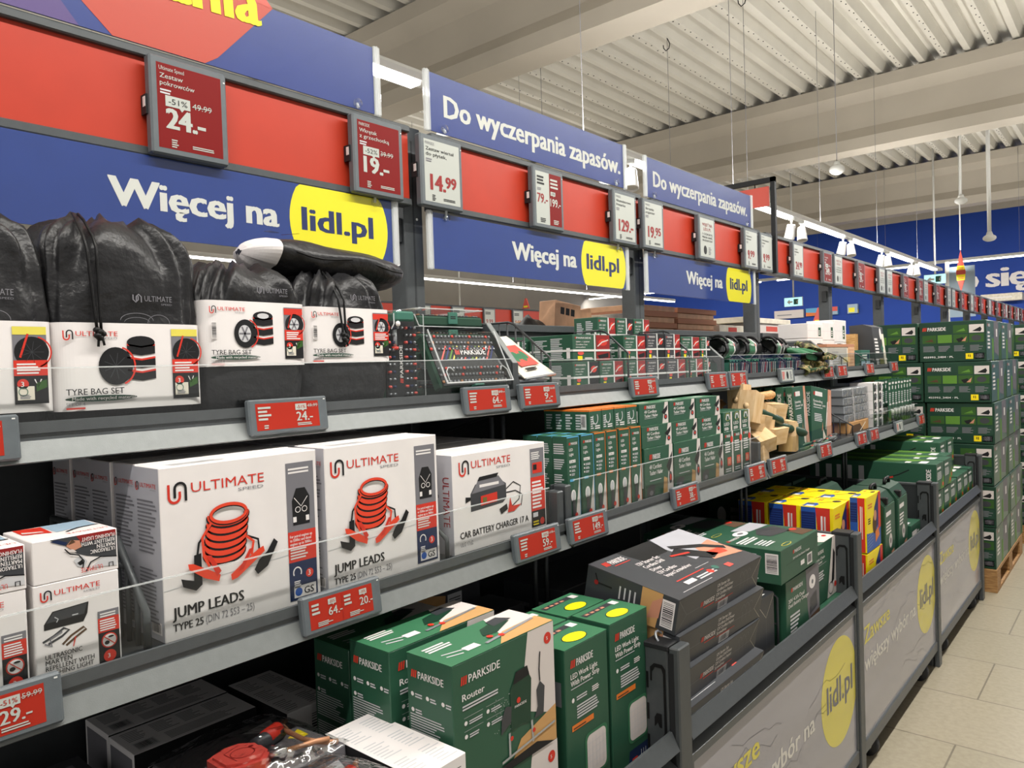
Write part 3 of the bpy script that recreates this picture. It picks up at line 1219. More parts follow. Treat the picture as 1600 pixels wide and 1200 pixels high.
blue_sign('blue_sign', 'lower blue sign with yellow disc behind the tyre bags, largest lettering Więcej na', .24, 1.342, 1.788, 1.955, 'sign_blue', lower(.382, .372, .936, .822, .212))
blue_sign('blue_sign', 'lower blue sign with yellow disc between the first two posts, reading Więcej na', 1.492, 2.522, 1.788, 1.948, 'sign_blue', lower(.352, .348, .882, .768, .212))
blue_sign('blue_sign', 'rightmost lower blue sign with yellow disc, smallest lettering Więcej na', 2.69, 3.757, 1.785, 1.948, 'sign_blue', lower(.338, .362, .893, .79, .2))


def upper_zap(x0, w):
    def d(f, L, H):
        f.text('Do wyczerpania zapasów.', x0, .05, .062, 'paper', w=w, b=.05)
    return d


blue_sign('blue_sign', 'upper blue sign with the big lettering Do wyczerpania zapasów., nearer one', 1.498, 2.525, 2.18, 2.346, 'sign_blue_glare', upper_zap(.058, .945))
blue_sign('blue_sign', 'upper blue sign with the smaller lettering Do wyczerpania zapasów., farther one', 2.703, 3.745, 2.175, 2.336, 'sign_blue_glare', upper_zap(.055, .94))


def up0(f, L, H):
    f.poly([(0, 0), (.34, 0), (.2, H), (0, H)], 'purple', 1)
    f.poly([(.2, H), (.34, .055), (.40, 0), (.59, 0), (.62, .02), (.762, H)], 'coral', 2)


t0 = blue_sign('blue_sign', 'upper blue sign on the left with a red diamond and purple edge', .24, 1.296, 2.178, 2.352, 'sign_blue_glare', up0)
b = MB()
b.prism([(.762, .174), (.50, .43), (.24, .43), (.2, .174)], 'x', -.004, .001, 'coral')
b.obj('diamond_top', t0)
b = MB()
f = b.front(.001, 0, 0)
f.text('ania', .505, .112, .1, 'sign_yellow', w=.222, b=.05, l=3, rot=3)
b.obj('yellow_lettering', t0)


def price_text(f, x, y, cap, s, m, w=None):
    """24.- style price; 14.99 style with small raised cents"""
    if s.endswith('.-'):
        f.text(s, x, y, cap, m, w=w, b=.06)
    else:
        a, c = s.split('.')
        if w is None:
            w = cap * 2.3
        wa = w * .56 if len(a) > 1 else w * .36
        f.text(a + '.', x, y, cap, m, w=wa, b=.06)
        f.text(c, x + wa + w * .03, y + cap * .28, cap * .72, m, w=w - wa - w * .03, b=.06)


def badge(f, x, y, w, h, s, bg='esl_white', ink='ink', l=2):
    f.poly([(x, y), (x + w * .55, y), (x + w * .65, y - h * .28), (x + w * .75, y), (x + w, y), (x + w, y + h), (x, y + h)], bg, l)
    f.text(s, x + w * .12, y + h * .24, h * .52, ink, w=w * .76, b=.01, l=l + 1)


def strike(f, x, y, cap, s, w, m='esl_white'):
    f.text(s, x, y, cap, m, w=w, b=.0, l=2)
    f.stroke([(x - .001, y + cap * .35), (x + w, y + cap * .5)], cap * .12, m, 3)


def display(y, label, kind, title=(), price='', off='', old='', price2='', brand=''):
    """large portrait electronic price display clipped on the header rails"""
    t = thing('price_display', label, 'price display', (-1.535, y, 1.956), (0, 0, 0), 'portrait price displays on the header row')
    b = MB()
    b.box((-.012, 0, 0), (.012, .166, .2), 'esl_frame', .004)
    b.box((.0115, .158, .178), (.0125, .162, .181), 'lamp_white')
    case = b.obj('display_case', t)
    b = MB()
    bg = {'red': 'esl_dark', 'white': 'esl_white', 'split': 'esl_white', 'text': 'esl_white'}[kind]
    ink = 'esl_white' if kind == 'red' else 'ink'
    W_, H_ = .138, .172
    b.box((.010, .014, .014), (.0123, .014 + W_, .014 + H_), bg)
    f = b.front(.0123, .014, .014)
    if kind in ('red', 'white'):
        if brand:
            f.text(brand, .005, .158, .008, ink if kind == 'red' else 'mid_grey', w=.052 if len(brand) > 9 else .034, b=0)
        yy = .142
        for s_ in title:
            f.text(s_, .006, yy, .0095, ink, w=min(.013 * len(s_) * .62, .11), b=.02)
            yy -= .0145
        f.lines(.006, yy - .003, .03, .012, 2, 'mid_grey' if kind == 'white' else 'light_ink', 2, 5)
        if off:
            badge(f, .016, .086, .052, .022, off)
            strike(f, .073, .092, .012, old, .042)
        if price:
            pc = .04 if kind == 'red' else .043
            py = .042 if kind == 'red' else .034
            price_text(f, .018 if kind == 'red' else .022, py, pc, price, ink if kind == 'red' else 'darkred', .08 if len(price) < 5 else .1)
        f.lines(.026, .004, .016, .018, 4, ink, 2, 3)
        f.lines(.07, .008, .05, .008, 2, ink, 2, 4)
    elif kind == 'split':
        f.rect(W_ * .52, 0, W_ * .48, H_, 'esl_dark', 1)
        f.lines(.006, .13, .05, .032, 3, 'ink', 2, 1)
        f.lines(.006, .11, .03, .01, 2, 'mid_grey', 2, 2)
        f.lines(W_ * .52 + .006, .125, .045, .036, 3, 'esl_white', 2, 2)
        f.text(price, .006, .07, .03, 'darkred', w=.055, b=.03)
        badge(f, W_ * .52 + .006, .1, .026, .013, off or '-30%')
        f.text(price2, W_ * .52 + .004, .064, .026, 'esl_white', w=.056, b=.03)
        f.lines(.02, .006, .03, .016, 3, 'ink', 2, 3)
        f.lines(W_ * .52 + .02, .006, .03, .016, 3, 'esl_white', 2, 3)
    else:
        yy = .138
        for i, s_ in enumerate(('WEJDŹ NA', 'LIDL.PL', 'I ODKRYJ', 'PEŁNĄ GAMĘ', 'PRODUKTÓW')):
            c = .013 if i < 2 else .0085
            f.text(s_, W_ / 2, yy, c, 'darkred' if i < 2 else 'ink', w=.1 if i != 1 else .075, b=.03, al='c')
            yy -= .02 if i < 2 else .0145
        f.ell(.045, .03, .016, .02, 'ink', 1)
        f.lines(.078, .012, .028, .036, 5, 'mid_grey', 2, 3)
    b.obj('display_screen', case)
    b = MB()
    b.box((-.022, -.004, .08), (.0, .0, .12), 'dark')
    b.box((-.012, -.005, .095), (-.002, -.003, .115), 'lamp_white')
    b.obj('side_clip', t)


display(.698, 'dark red price display reading 24.- with 51 percent off, leftmost on the header', 'red', ('Zestaw', 'pokrowców'), '24.-', '-51%', '49.99', brand='Ultimate Speed')
display(1.203, 'dark red price display reading 19.- with 52 percent off', 'red', ('Wkrętak', 'z grzechotką'), '19.-', '-52%', '39.99', brand='PARKSIDE')
display(1.432, 'white price display reading 14.99 next to the first post', 'white', ('Zestaw wierteł', 'do płytek,'), '14.99', brand='PARKSIDE')
display(1.928, 'half white half red price display reading 79.- and 199.-', 'split', (), '79.-', '-33%', '', '199.-')
display(2.408, 'white price display reading 129.- left of the second post', 'white', ('Akumulatorowa', 'frezarka'), '129.-', brand='PARKSIDE')
display(2.625, 'white price display reading 19.95 right of the second post', 'white', ('Skrzynka', 'organizer'), '19.95', brand='PARKSIDE')
display(3.108, 'white header display with red and black text lines under the last upper blue sign', 'text')
display(3.605, 'white price display reading 9.99, left one of the two beside the third post', 'white', ('Rękawice', 'robocze'), '9.99', brand='PARKSIDE')
display(3.803, 'white price display reading 9.99, right one by the black sign frame', 'white', ('Ochraniacze', 'kolan'), '9.99', brand='PARKSIDE')
display(4.272, 'narrow looking white display with a row of small dark red prices', 'white', ('Zestaw', 'kuchenny'), '24.99')
display(4.79, 'dark red price display reading 249.- beyond the black sign frame', 'red', ('Kosiarka', 'robot'), '249.-', '-40%', '399.-')
display(5.0, 'white text display immediately right of the 249.- display', 'text')
far = [(5.508, 'red'), (6.04, 'text'), (6.255, 'text'), (6.765, 'red'), (7.3, 'red'), (7.497, 'text'), (8.0, 'red'), (8.53, 'text'), (8.75, 'text'), (9.25, 'red'), (9.8, 'white'),
       (10.0, 'red'), (10.5, 'red'), (11.05, 'white'), (11.25, 'red'), (11.75, 'red'), (12.3, 'red'), (12.5, 'white'), (13.0, 'red'), (13.55, 'red'), (13.75, 'white'), (14.25, 'red'),
       (14.8, 'red'), (15.0, 'white'), (15.5, 'red'), (16.05, 'red'), (16.25, 'white'), (16.8, 'red')]
for i, (y, kd) in enumerate(far):
    n = 13 + i
    display(y, '%s price display far along the header, %dth counted from the left' % ({'red': 'dark red', 'text': 'white text', 'white': 'white'}[kd], n), kd, ('Oferta', 'tygodnia'), '%d.-' % (29 + 10 * (i % 6)) if kd != 'text' else '', '-30%' if kd == 'red' else '', '99.-')

# black flag frame with the red panel standing on the header
t = thing('flag_frame', 'black metal flag frame holding a red panel above the third post', 'sign frame', (-1.522, 3.995, 1.955))
b = MB()
b.box((-.012, -.012, 0), (.012, .012, .515), 'dark')
b.box((-.62, -.012, .49), (.012, .012, .515), 'dark')
b.box((-.62, -.012, .3), (-.6, .012, .515), 'dark')
b.obj('frame_bar', t)
b = MB()
b.box((-.58, -.004, .365), (-.022, .004, .47), 'coral')
b.obj('red_panel', t)
b = MB()
for x in (-.1, -.45):
    b.cyl((x, 0, .465), (x, 0, .492), .003, 'dark', 6)
b.obj('panel_hook', t)


# ================================================================== small landscape price tags on the shelf rails
def etag(y, xf, zt, label, price='', off='-51%', old='', title=3, kind='red', price2=None, w=.165):
    t = thing('price_tag', label, 'price tag', (xf + .006, y, zt - .052), (0, radians(-6), 0), 'electronic price tags on the shelf rails')
    H_ = .064
    b = MB()
    b.box((.0, 0, 0), (.015, w, H_), 'esl_frame', .003)
    b.box((.0148, w - .009, H_ - .007), (.0156, w - .005, H_ - .005), 'lamp_white')
    case = b.obj('tag_case', t)
    b = MB()
    sw, sh = w - .034, H_ - .016
    b.box((.013, .013, .008), (.0154, .013 + sw, .008 + sh), 'esl_red' if kind == 'red' else 'esl_white')
    f = b.front(.0154, .013, .008)
    ink = 'esl_white' if kind == 'red' else 'ink'
    if kind == 'red' and price2 is None:
        f.lines(.004, .018, .026, .027, 4, ink, 2, len(label))
        f.lines(.014, .003, .012, .008, 2, ink, 2, 2)
        if off:
            badge(f, sw * .615, .0325, .024, .0115, off, 'esl_white', 'esl_red')
            strike(f, sw * .615 + .026, .0365, .0065, old or '99.99', .022)
        price_text(f, sw * .625, .0125, .0165, price, ink, .034 if len(price) < 5 else .042)
        f.lines(sw * .63, .004, .034, .006, 2, ink, 2, 3)
    elif kind == 'red':
        f.rect(sw * .5, 0, .001, sh, 'screen_rule', 2)
        for x, p in ((0, price), (sw * .5, price2)):
            f.lines(x + .004, .024, .02, .02, 3, ink, 2, 1)
            badge(f, x + sw * .28, .034, .016, .009, off, 'esl_white', 'esl_red')
            f.text(p, x + sw * .28, .016, .0135, ink, w=.028, b=.035)
            f.lines(x + .014, .003, .03, .008, 3, ink, 2, 5)
    else:
        f.lines(.006, .008, .03, .034, 5, 'red_soft', 2, 1)
        f.ell(sw * .5, .024, .012, .017, 'ink', 1)
        f.lines(sw * .72, .008, .026, .034, 5, 'mid_grey', 2, 2)
    b.obj('tag_screen', case)
    b = MB()
    b.box((-.014, .012, .02), (.0, w - .012, .05), 'steel_dark')
    b.obj('rail_clip', t)


etag(.185, TX, TL, 'red price tag cut by the left picture edge on the top rail', '24.-', '-51%', '49.99')
etag(.7, TX, TL, 'red price tag reading 24.- on the rail below the tyre bags', '24.-', '-51%', '49.99')
etag(1.243, TX, TL, 'red price tag reading 64.- below the drill bit cases', '64.-', '-35%', '99.-')
etag(1.446, TX, TL, 'red price tag reading 9.- below the flat packs', '9.-', '-50%', '19.99')
etag(1.978, TX, TL, 'red price tag reading 29.- below the strapped green boxes', '29.-', '-50%', '59.99')
etag(2.5, TX, TL, 'red price tag reading 23.- at the right end of the strapped boxes', '23.-', '-40%', '39.99')
etag(2.68, TX, TL, 'red price tag reading 17.- below the left knee pads', '17.-', '-40%', '29.99')
etag(3.188, TX, TL, 'white information tag on the top rail below the knee pads', kind='white')
etag(3.742, TX, TL, 'red price tag below the camouflage gloves', '14.-', '-40%', '24.99')
etag(3.962, TX, TL, 'red price tag below the tan frame box', '24.-', '-40%', '39.99')
etag(4.465, TX, TL, 'red price tag below the white cartons', '19.-', '-40%', '34.99')
etag(5.0, TX, TL, 'red price tag at the right end of the top rail by the pallet stack', '39.-', '-40%', '69.99')
etag(.178, MX, ML, 'red price tag reading 29.- in front of the marten repellent boxes', '29.-', '-51%', '59.99')
etag(.7, MX, ML, 'double red price tag reading 64.- and 20.- below the jump leads', '64.-', '-35%', '', price2='20.-')
etag(1.243, MX, ML, 'red price tag reading 59.- below the battery charger', '59.-', '-50%', '119.-')
etag(1.447, MX, ML, 'red price tag reading 149.- below the green lamp boxes', '149.-', '-25%', '199.-')
etag(1.963, MX, ML, 'red price tag reading 38.- below the green tacker boxes', '38.-', '-35%', '59.-')
etag(2.495, MX, ML, 'red price tag below the rightmost small green lamp boxes', '49.-', '-40%', '79.-')
etag(2.7, MX, ML, 'red price tag below the leaning wood block', '34.-', '-40%', '49.99')
etag(3.24, MX, ML, 'red price tag below the green cutlery box and tray', '29.-', '-40%', '49.99')
etag(3.775, MX, ML, 'red price tag left of the silver packs on the middle rail', '19.-', '-40%', '29.99')
etag(3.99, MX, ML, 'red price tag below the silver packs on the middle rail', '24.-', '-40%', '39.99')
etag(4.49, MX, ML, 'white information tag on the middle rail below the blister cards', kind='white')
etag(5.02, MX, ML, 'red price tag at the right end of the middle rail', '9.-', '-40%', '14.99')
# ================================================================== top shelf goods
US_RED = 'red'


def us_logo(f, x, y, h, l=2, ink='ink', red='red', sub=True):
    """the looped mark and the two-line name printed on the white cartons; h: height of the mark"""
    w = h * .28
    # looped mark: a U hooked into an n
    f.stroke([(x, y + h * .95), (x, y + h * .3)] + [(x + w - w * cos(a), y + h * .3 - w * sin(a)) for a in [pi * i / 8 for i in range(9)]] + [(x + 2 * w, y + h * .55)], h * .13, red, l)
    f.stroke([(x + h * .3, y + h * .25), (x + h * .3, y + h * .7)] + [(x + h * .3 + w - w * cos(a), y + h * .7 + w * sin(a)) for a in [pi * i / 8 for i in range(9)]] + [(x + h * .3 + 2 * w, y + h * .05)], h * .13, ink, l + 1)
    f.text('ULTIMATE', x + h * 1.15, y + h * .42, h * .5, red, w=h * 4.1, b=.005, l=l)
    if sub:
        f.text('SPEED', x + h * 3.7, y + h * .12, h * .17, 'grey_ink', w=h * 1.5, b=0, l=l)


def parkside(f, x, y, cap, ink='white', l=2, w=None, rot=0):
    w = w or cap * 5.2
    c, d = cos(radians(rot)), sin(radians(rot))

    def R(px, py):
        return (x + c * px - d * py, y + d * px + c * py)
    k = cap * 1.05
    for i in range(3):
        o = i * k * .36
        f.poly([R(o, 0), R(o + k * .24, 0), R(o + k * .4, k), R(o + k * .16, k)], 'red', l)
    f.text('PARKSIDE', *R(k * 1.35, 0), cap, ink, w=w - k * 1.35, b=.03, l=l, rot=rot)


def tyre(f, cx, cy, r, l=2, rim=True, sq=.86, band='red'):
    f.ell(cx, cy, r * sq, r, 'ink', l, 28)
    f.arc(cx + r * .12, cy, r * sq, r, r * .09, band, l + 1, -70, 75)
    if rim:
        f.ell(cx - r * .06, cy, r * .55 * sq, r * .6, 'light_ink', l + 1, 20)
        for i in range(6):
            a = pi * i / 3
            f.stroke([(cx - r * .06, cy), (cx - r * .06 + r * .5 * sq * cos(a), cy + r * .55 * sin(a))], r * .12, 'mid_grey', l + 2)
    else:
        for i in range(9):
            a = 2 * pi * i / 9
            f.stroke([(cx, cy), (cx + r * .7 * sq * cos(a), cy + r * .7 * sin(a))], r * .03, 'charcoal', l + 1)


def tyre_stack(f, x, y, w, h, l=2, rim=True):
    for i in range(3):
        z = y + h * i / 3.2
        f.poly([(x, z + h * .05), (x + w * .5, z), (x + w, z + h * .05), (x + w, z + h * .25), (x + w * .5, z + h * .2), (x, z + h * .25)], 'ink', l)
        f.stroke([(x, z + h * .27), (x + w * .5, z + h * .21), (x + w, z + h * .27)], h * .045, 'red', l + 1)
    f.ell(x + w / 2, y + h * .95, w / 2, h * .16, 'ink', l + 1)
    if rim:
        f.ell(x + w / 2, y + h * .96, w * .3, h * .09, 'light_ink', l + 2, 14)


def superell(t, n):
    c, d = cos(t), sin(t)
    return (abs(c) ** (2 / n) * (1 if c > 0 else -1), abs(d) ** (2 / n) * (1 if d > 0 else -1))


def tyre_bag(label, y0, y1, h, band0, band1, depth, big, seed, cord=True, yoff=0, xf=-1.265):
    """black nylon sack standing on the shelf with a printed paper sleeve"""
    w = y1 - y0
    t = thing('tyre_bag', label, 'bag', (xf - depth / 2, (y0 + y1) / 2, TZ), (0, 0, 0), 'tyre bag sets in black sacks')
    N, R = 96, 36
    rows = []
    for i in range(R + 1):
        q = i / R
        row = []
        z = h * q
        top = max(0, (q - .72) / .28)
        bul = 1 + .035 * sin(pi * min(1, q / .8)) - .04 * max(0, .1 - q) / .1
        gather = 1 - .36 * top ** 3
        ns = 5.5 - 2.2 * top
        for j in range(N):
            a = 2 * pi * j / N
            cx, cy = superell(a, ns)
            fold = sin(a * 15 + seed + 2 * sin(a * 3 + seed)) * (.003 + .013 * top) * min(1, q * 2.2) * (1 if q > .5 else .5)
            fold += noise.noise(Vector((cos(a) * 2.2 + seed, sin(a) * 2.2, q * 5))) * (.008 + .007 * top) * min(1, q * 3)
            rx = depth / 2 * bul * gather + fold
            ry = w / 2 * bul * gather + fold
            zz = z + (.005 * sin(a * 9 + seed) * top ** 2)
            if top > .9:
                zz -= (top - .9) * .1 * h
            row.append((rx * cx, ry * cy, zz))
        rows.append(row)
    # drawn-in mouth
    last = rows[-1]
    rows.append([(p[0] * .8, p[1] * .85, p[2] + .008 + .005 * sin(23 * j * 2 * pi / N)) for j, p in enumerate(last)])
    rows.append([(p[0] * .6, p[1] * .62, p[2] + .0) for j, p in enumerate(last)])
    rows.append([(p[0] * .1, p[1] * .1, p[2] - .01) for p in last])
    b = MB()
    b.grid(rows, 'nylon', True)
    f = Face(b, (depth / 2 * 1.03 + .0015, 0, 0), (0, 1, 0), (0, 0, 1))
    b.obj('sack', t)
    # sleeve
    b = MB()
    zz0, zz1 = band0, band1
    n = 60
    d2, w2 = depth / 2 + .008, w / 2 + .004
    rows = [[(d2 * superell(2 * pi * j / n, 9)[0], w2 * superell(2 * pi * j / n, 9)[1], z) for j in range(n)] for z in (zz0, zz1)]
    b.grid(rows, 'white', True, False)
    f = b.front(d2 + .0004, -w2 + .006, zz0)
    W_, H_ = w2 * 2 - .012, zz1 - zz0
    sw = W_ * (.2 if big else .2)
    us_logo(f, .006, H_ * .8, H_ * .11, 2)
    f.rect(W_ - sw - .008, .012, sw, H_ - .02, 'mid_grey', 1)
    f.rect(W_ - sw - .008, H_ - .02 if big else H_ - .022, sw, .012, 'poster_yellow' if big else 'red', 2)
    tyre(f, W_ - sw * .45 - .008, H_ * .66, H_ * .17, 2, not big, 1.0)
    f.stroke([(W_ - sw * .8 - .008, H_ * .6), (W_ - sw * .55 - .008, H_ * .86)], .003, 'red', 3)
    f.rect(W_ - sw - .008, H_ * .4, sw, H_ * .17, 'red', 3)
    f.lines(W_ - sw - .004, H_ * .42, sw * .85, H_ * .13, 4, 'white', 4, seed)
    f.rect(W_ - sw - .008, .012, sw, H_ * .4 - .012, 'ink', 2)
    f.ell(W_ - sw * .75 - .008, H_ * .31, sw * .17, sw * .17, 'red', 3)
    f.text('3', W_ - sw * .81 - .008, H_ * .28, sw * .17, 'white', b=.03, l=4)
    f.stroke([(W_ - sw * .4 - .008, H_ * .36), (W_ - sw * .3 - .008, H_ * .28), (W_ - sw * .2 - .008, H_ * .36)], .0016, 'white', 3)
    f.rect(W_ - sw * .92 - .008, .018, sw * .5, H_ * .15, 'cream', 3)
    f.arc(W_ - sw * .75 - .008, .018 + H_ * .09, sw * .13, sw * .13, .001, 'teal', 4, 0, 360)
    f.lines(W_ - sw * .85 - .008, .02, sw * .38, H_ * .05, 3, 'grey_ink', 4)
    f.poly([(W_ - sw * .36 - .008, .03), (W_ - sw * .04 - .008, .036), (W_ - sw * .04 - .008, .048), (W_ - sw * .36 - .008, .042)], 'grass_dark', 3)
    tyre_stack(f, W_ * .44, H_ * .32, W_ * .2, H_ * .48, 2, not big)
    tyre(f, W_ * .36, H_ * .5, H_ * .22, 3, not big)
    f.text('TYRE BAG SET', .006, H_ * .18, H_ * .07, 'ink', w=W_ * .38, b=.02, l=7)
    f.ell(.006 + W_ * .23, H_ * .135, W_ * .24, H_ * .034, 'felt', 6)
    f.text('Made with recycled material', .014, H_ * .118, H_ * .037, 'white', w=W_ * .42, b=.01, l=7)
    f.text('SET OF 4', .006, H_ * .06, H_ * .035, 'grey_ink', w=W_ * .12, b=0)
    f.rect(.006, H_ * .02, W_ * .12, H_ * .02, 'red', 2)
    if not big:
        f.barcode(.008, H_ * .42, W_ * .05, H_ * .26, horiz=True)
    b.obj('paper_sleeve', t)
    # print on the cloth
    b = MB()
    f = b.front(depth / 2 * 1.035 + .0045, 0, 0)
    zc = band1 + (.035 if big else .016)
    f.stroke([(.0, zc + .012), (.0, zc + .004), (.004, zc), (.008, zc + .004), (.008, zc + .01)], .002, 'mid_grey', 1)
    f.stroke([(.005, zc + .002), (.005, zc + .009), (.009, zc + .013), (.013, zc + .009), (.013, zc)], .002, 'mid_grey', 1)
    f.text('ULTIMATE', .018, zc + .002, .009, 'mid_grey', w=.045, b=0)
    f.text('SPEED', .045, zc - .004, .003, 'mid_grey', w=.018, b=0)
    if big:
        f.arc(.005, zc - .03, .026, .012, .0008, 'mid_grey', 1, 0, 180)
        f.arc(.04, zc - .034, .018, .014, .0008, 'mid_grey', 1, 0, 180)
        f.arc(.005, zc - .033, .02, .008, .0006, 'mid_grey', 1, 0, 180)
    b.obj('cloth_print', t)
    if cord:
        b = MB()
        xx = depth / 2 * 1.0
        yc = yoff
        zt = h * .985
        zk = band1 - (.012 if big else .055)
        for s_ in (-1, 1):
            pts = [(xx * .55, yc + .004 * s_, zt + .012), (xx * .72, yc + .006 * s_, zt), (xx * 1.02, yc + .007 * s_, zt - .03)]
            for i in range(7):
                q = i / 6
                pts.append((xx + .014, yc + (.007 - .004 * q) * s_ + .006 * q, zt - .05 + (zk - zt + .05) * q))
            b.tube(pts, .0024, 'black', 6)
        cd = b.obj('drawstring', t)
        b = MB()
        for i in range(5):
            b.ball((xx + .016 + .002 * (i % 2), yc + .006 + .004 * ((i % 3) - 1), zk - .003 * i), (.006, .006, .005), 'black', 10, 6)
        b.tube([(xx + .016, yc + .004, zk - .012), (xx + .016, yc + .003, zk - .026)], .002, 'black', 6)
        b.tube([(xx + .016, yc + .01, zk - .012), (xx + .016, yc + .012, zk - .024)], .002, 'black', 6)
        b.obj('cord_knot', cd)
    return t


tyre_bag('large black tyre bag cut by the left picture edge, yellow strip on its sleeve', .19, .415, .318, .025, .159, .2, True, 1.3, False)
tyre_bag('large black tyre bag with a long drawstring and knot hanging over its paper sleeve', .42, .648, .33, .022, .159, .2, True, 4.1, True, -.062)
tyre_bag('small black tyre bag with a white rimmed wheel print, left of the other small one', .655, .862, .272, .086, .204, .18, False, 2.2, False)
tyre_bag('small black tyre bag with a drawstring, rightmost of the standing bags', .866, 1.078, .27, .089, .201, .18, False, 5.7, True, -.03)

# bag lying across the small ones and bag standing behind
t = thing('tyre_bag', 'black tyre bag lying flat on top of the two small standing bags', 'bag', (-1.385, .998, TZ + .268), (radians(-4), 0, radians(-2)), 'tyre bag sets in black sacks')


def lying_rows(q0, q1, k, n=25):
    rows = []
    for i in range(n):
        q = q0 + (q1 - q0) * i / (n - 1)
        e = max(.02, 1 - abs(2 * q - 1) ** 4.6) ** .5
        row = []
        for j in range(40):
            a = 2 * pi * j / 40
            nn = noise.noise(Vector((cos(a) * 2, sin(a) * 2, q * 4))) * .008
            row.append(((.085 * e + nn) * cos(a) * k, -.2 + .4 * q, (.04 * e * sin(a) + nn * .6) * k + .036))
        rows.append(row)
    return rows


b = MB()
rows = lying_rows(0, 1, 1)
b.grid(rows, 'nylon', True)
b.add(rows[0], [tuple(range(40))], 'nylon')
b.add(rows[-1], [tuple(range(40))[::-1]], 'nylon')
b.tube([(.086, -.12 + .03 * i, .038 - .006 * sin(i * .9)) for i in range(10)], .002, 'black', 6)
b.obj('sack', t)
b = MB()
b.grid(lying_rows(.0, .13, 1.05, 10), 'white', True, False)
f = Face(b, (.05, -.16, .081), (0, 1, 0), (-1, 0, .1))
f.lines(.01, .02, .03, .03, 3, 'mid_grey', 1)
f.rect(.052, -.02, .003, .07, 'red', 1)
b.obj('paper_sleeve', t)
tyre_bag('black tyre bag standing behind, only its white sleeve peeking between the two large bags', .4, .6, .33, .21, .31, .16, True, 8.4, False, 0, -1.475)


# ------------------------------------------------------- drill bit cases
def bit_case(w, d, h, logo=True):
    """case lying flat, front edge along +x; clear lid on top, green clasps"""
    parts = {}
    b = MB()
    b.box((-d, 0, 0), (0, w, h * .55), 'felt', .004)
    parts['case_base'] = b
    b = MB()
    b.box((-d + .004, .006, h * .55), (-.004, w - .006, h * .6), 'dark')
    for i in range(int(w / .012)):
        for j in range(int(d / .017)):
            if logo and .35 < (j + .5) * .017 / d < .62:
                continue
            y, x = .01 + i * .012, -.01 - j * .017
            c = 'bit_metal' if (i * 7 + j * 3) % 5 else ('red_soft' if j % 3 else 'brass')
            b.cyl((x, y, h * .6), (x - .006, y, h * .6), .0035, c, 6)
    if logo:
        f = b.top(h * .6, -.02, .02)
        rr = random.Random(4)
        for i in range(14):
            yy = .01 + i * (w - .05) / 14
            f.stroke([(yy, d * .35), (yy + .03, d * .62)], .004, ('red_soft', 'navy', 'grass', 'poster_yellow', 'teal', 'bit_metal')[i % 6], 1)
        f.rect(.03, d * .36, w - .1, .001, 'bit_metal', 1)
        f.rect(w * .25, d * .4, w * .5, d * .2, 'dark', 2)
        parkside(f, w * .27, d * .45, .014, 'white', 3, w * .46)
    parts['bit_tray'] = b
    b = MB()
    b.box((-d, 0, h * .55), (0, w, h), 'clear', .006)
    e = .003
    for y in (.0, w - e):
        b.box((-d, y, h * .95), (0, y + e, h), 'clear_edge')
    b.box((-e, 0, h * .95), (0, w, h), 'clear_edge')
    b.tube([(-.004, .01, h), (-.03, .01, h), (-.04, .02, h), (-.04, w * .12, h), (-.03, w * .15, h)], .0015, 'clear_edge', 5)
    b.tube([(-.004, w - .01, h), (-.03, w - .01, h), (-.04, w - .02, h), (-.04, w * .88, h), (-.03, w * .85, h)], .0015, 'clear_edge', 5)
    parts['clear_lid'] = b
    b = MB()
    b.box((-.001, w * .43, h * .12), (.004, w * .57, h * .8), 'teal', .001)
    f = b.front(.004, w * .43, h * .12)
    f.lines(.006, h * .3, w * .08, h * .2, 2, 'dark', 1)
    parts['clasp'] = b
    return parts


def place_parts(parts, t):
    for n, b in parts.items():
        b.obj(n, t)
    return t


# stack of closed cases
c0 = place_parts(bit_case(.225, .22, .0434, False), thing('bit_case', 'dark green drill bit case, topmost of the closed stack', 'tool case', (-1.325, 1.222, TZ + .1744), group='drill bit cases'))
for i, lb in enumerate(('dark green drill bit case, second from the top of the closed stack', 'dark green drill bit case, third from the top, behind the tilted case',
                        'dark green drill bit case, second from the bottom behind the tilted case', 'dark green drill bit case at the bottom behind the tilted case')):
    dup(c0, (-1.325, 1.222 + .003 * (i % 2), TZ + .1744 - .0436 * (i + 1)), None, lb)
# tilted display case in front
t = thing('bit_case', 'tilted clear lidded drill bit case facing the aisle in front of the closed stack', 'tool case', (-1.252, 1.195, TZ + .014), (0, radians(64), 0), 'drill bit cases')
place_parts(bit_case(.232, .14, .05, True), t)
# upright case
t = thing('bit_case', 'clear lidded drill bit case standing upright with vertical white lettering', 'tool case', (-1.262, 1.078, TZ), (0, 0, 0), 'drill bit cases')
b = MB()
b.box((-.05, 0, 0), (-.028, .1, .198), 'felt', .004)
b.obj('case_base', t)
b = MB()
b.box((-.03, .006, .006), (-.024, .094, .18), 'dark')
for i in range(7):
    for j in range(10):
        if 2 <= i <= 3 and j < 9:
            continue
        z = .016 + j * .0165
        b.cyl((-.024, .012 + i * .0125, z), (-.016, .012 + i * .0125, z), .0035, ('bit_metal', 'bit_metal', 'red_soft', 'navy_print')[(i + j * 2) % 4], 6)
b.cyl((-.02, .03, .12), (-.02, .03, .16), .005, 'silver', 10)
b.cyl((-.02, .03, .115), (-.02, .03, .122), .008, 'red', 10)
f = b.front(-.02, .0, .0)
parkside(f, .051, .04, .009, 'white', 1, .085, 90)
b.obj('bit_tray', t)
b = MB()
b.box((-.03, 0, 0), (0, .1, .198), 'clear', .006)
b.tube([(0, .012, .195), (0, .012, .172), (0, .004, .16)], .0016, 'clear_edge', 5)
b.tube([(0, .072, .195), (0, .085, .17), (0, .1, .168)], .0016, 'clear_edge', 5)
b.box((-.001, .0985, .0), (.001, .1, .195), 'clear_edge')
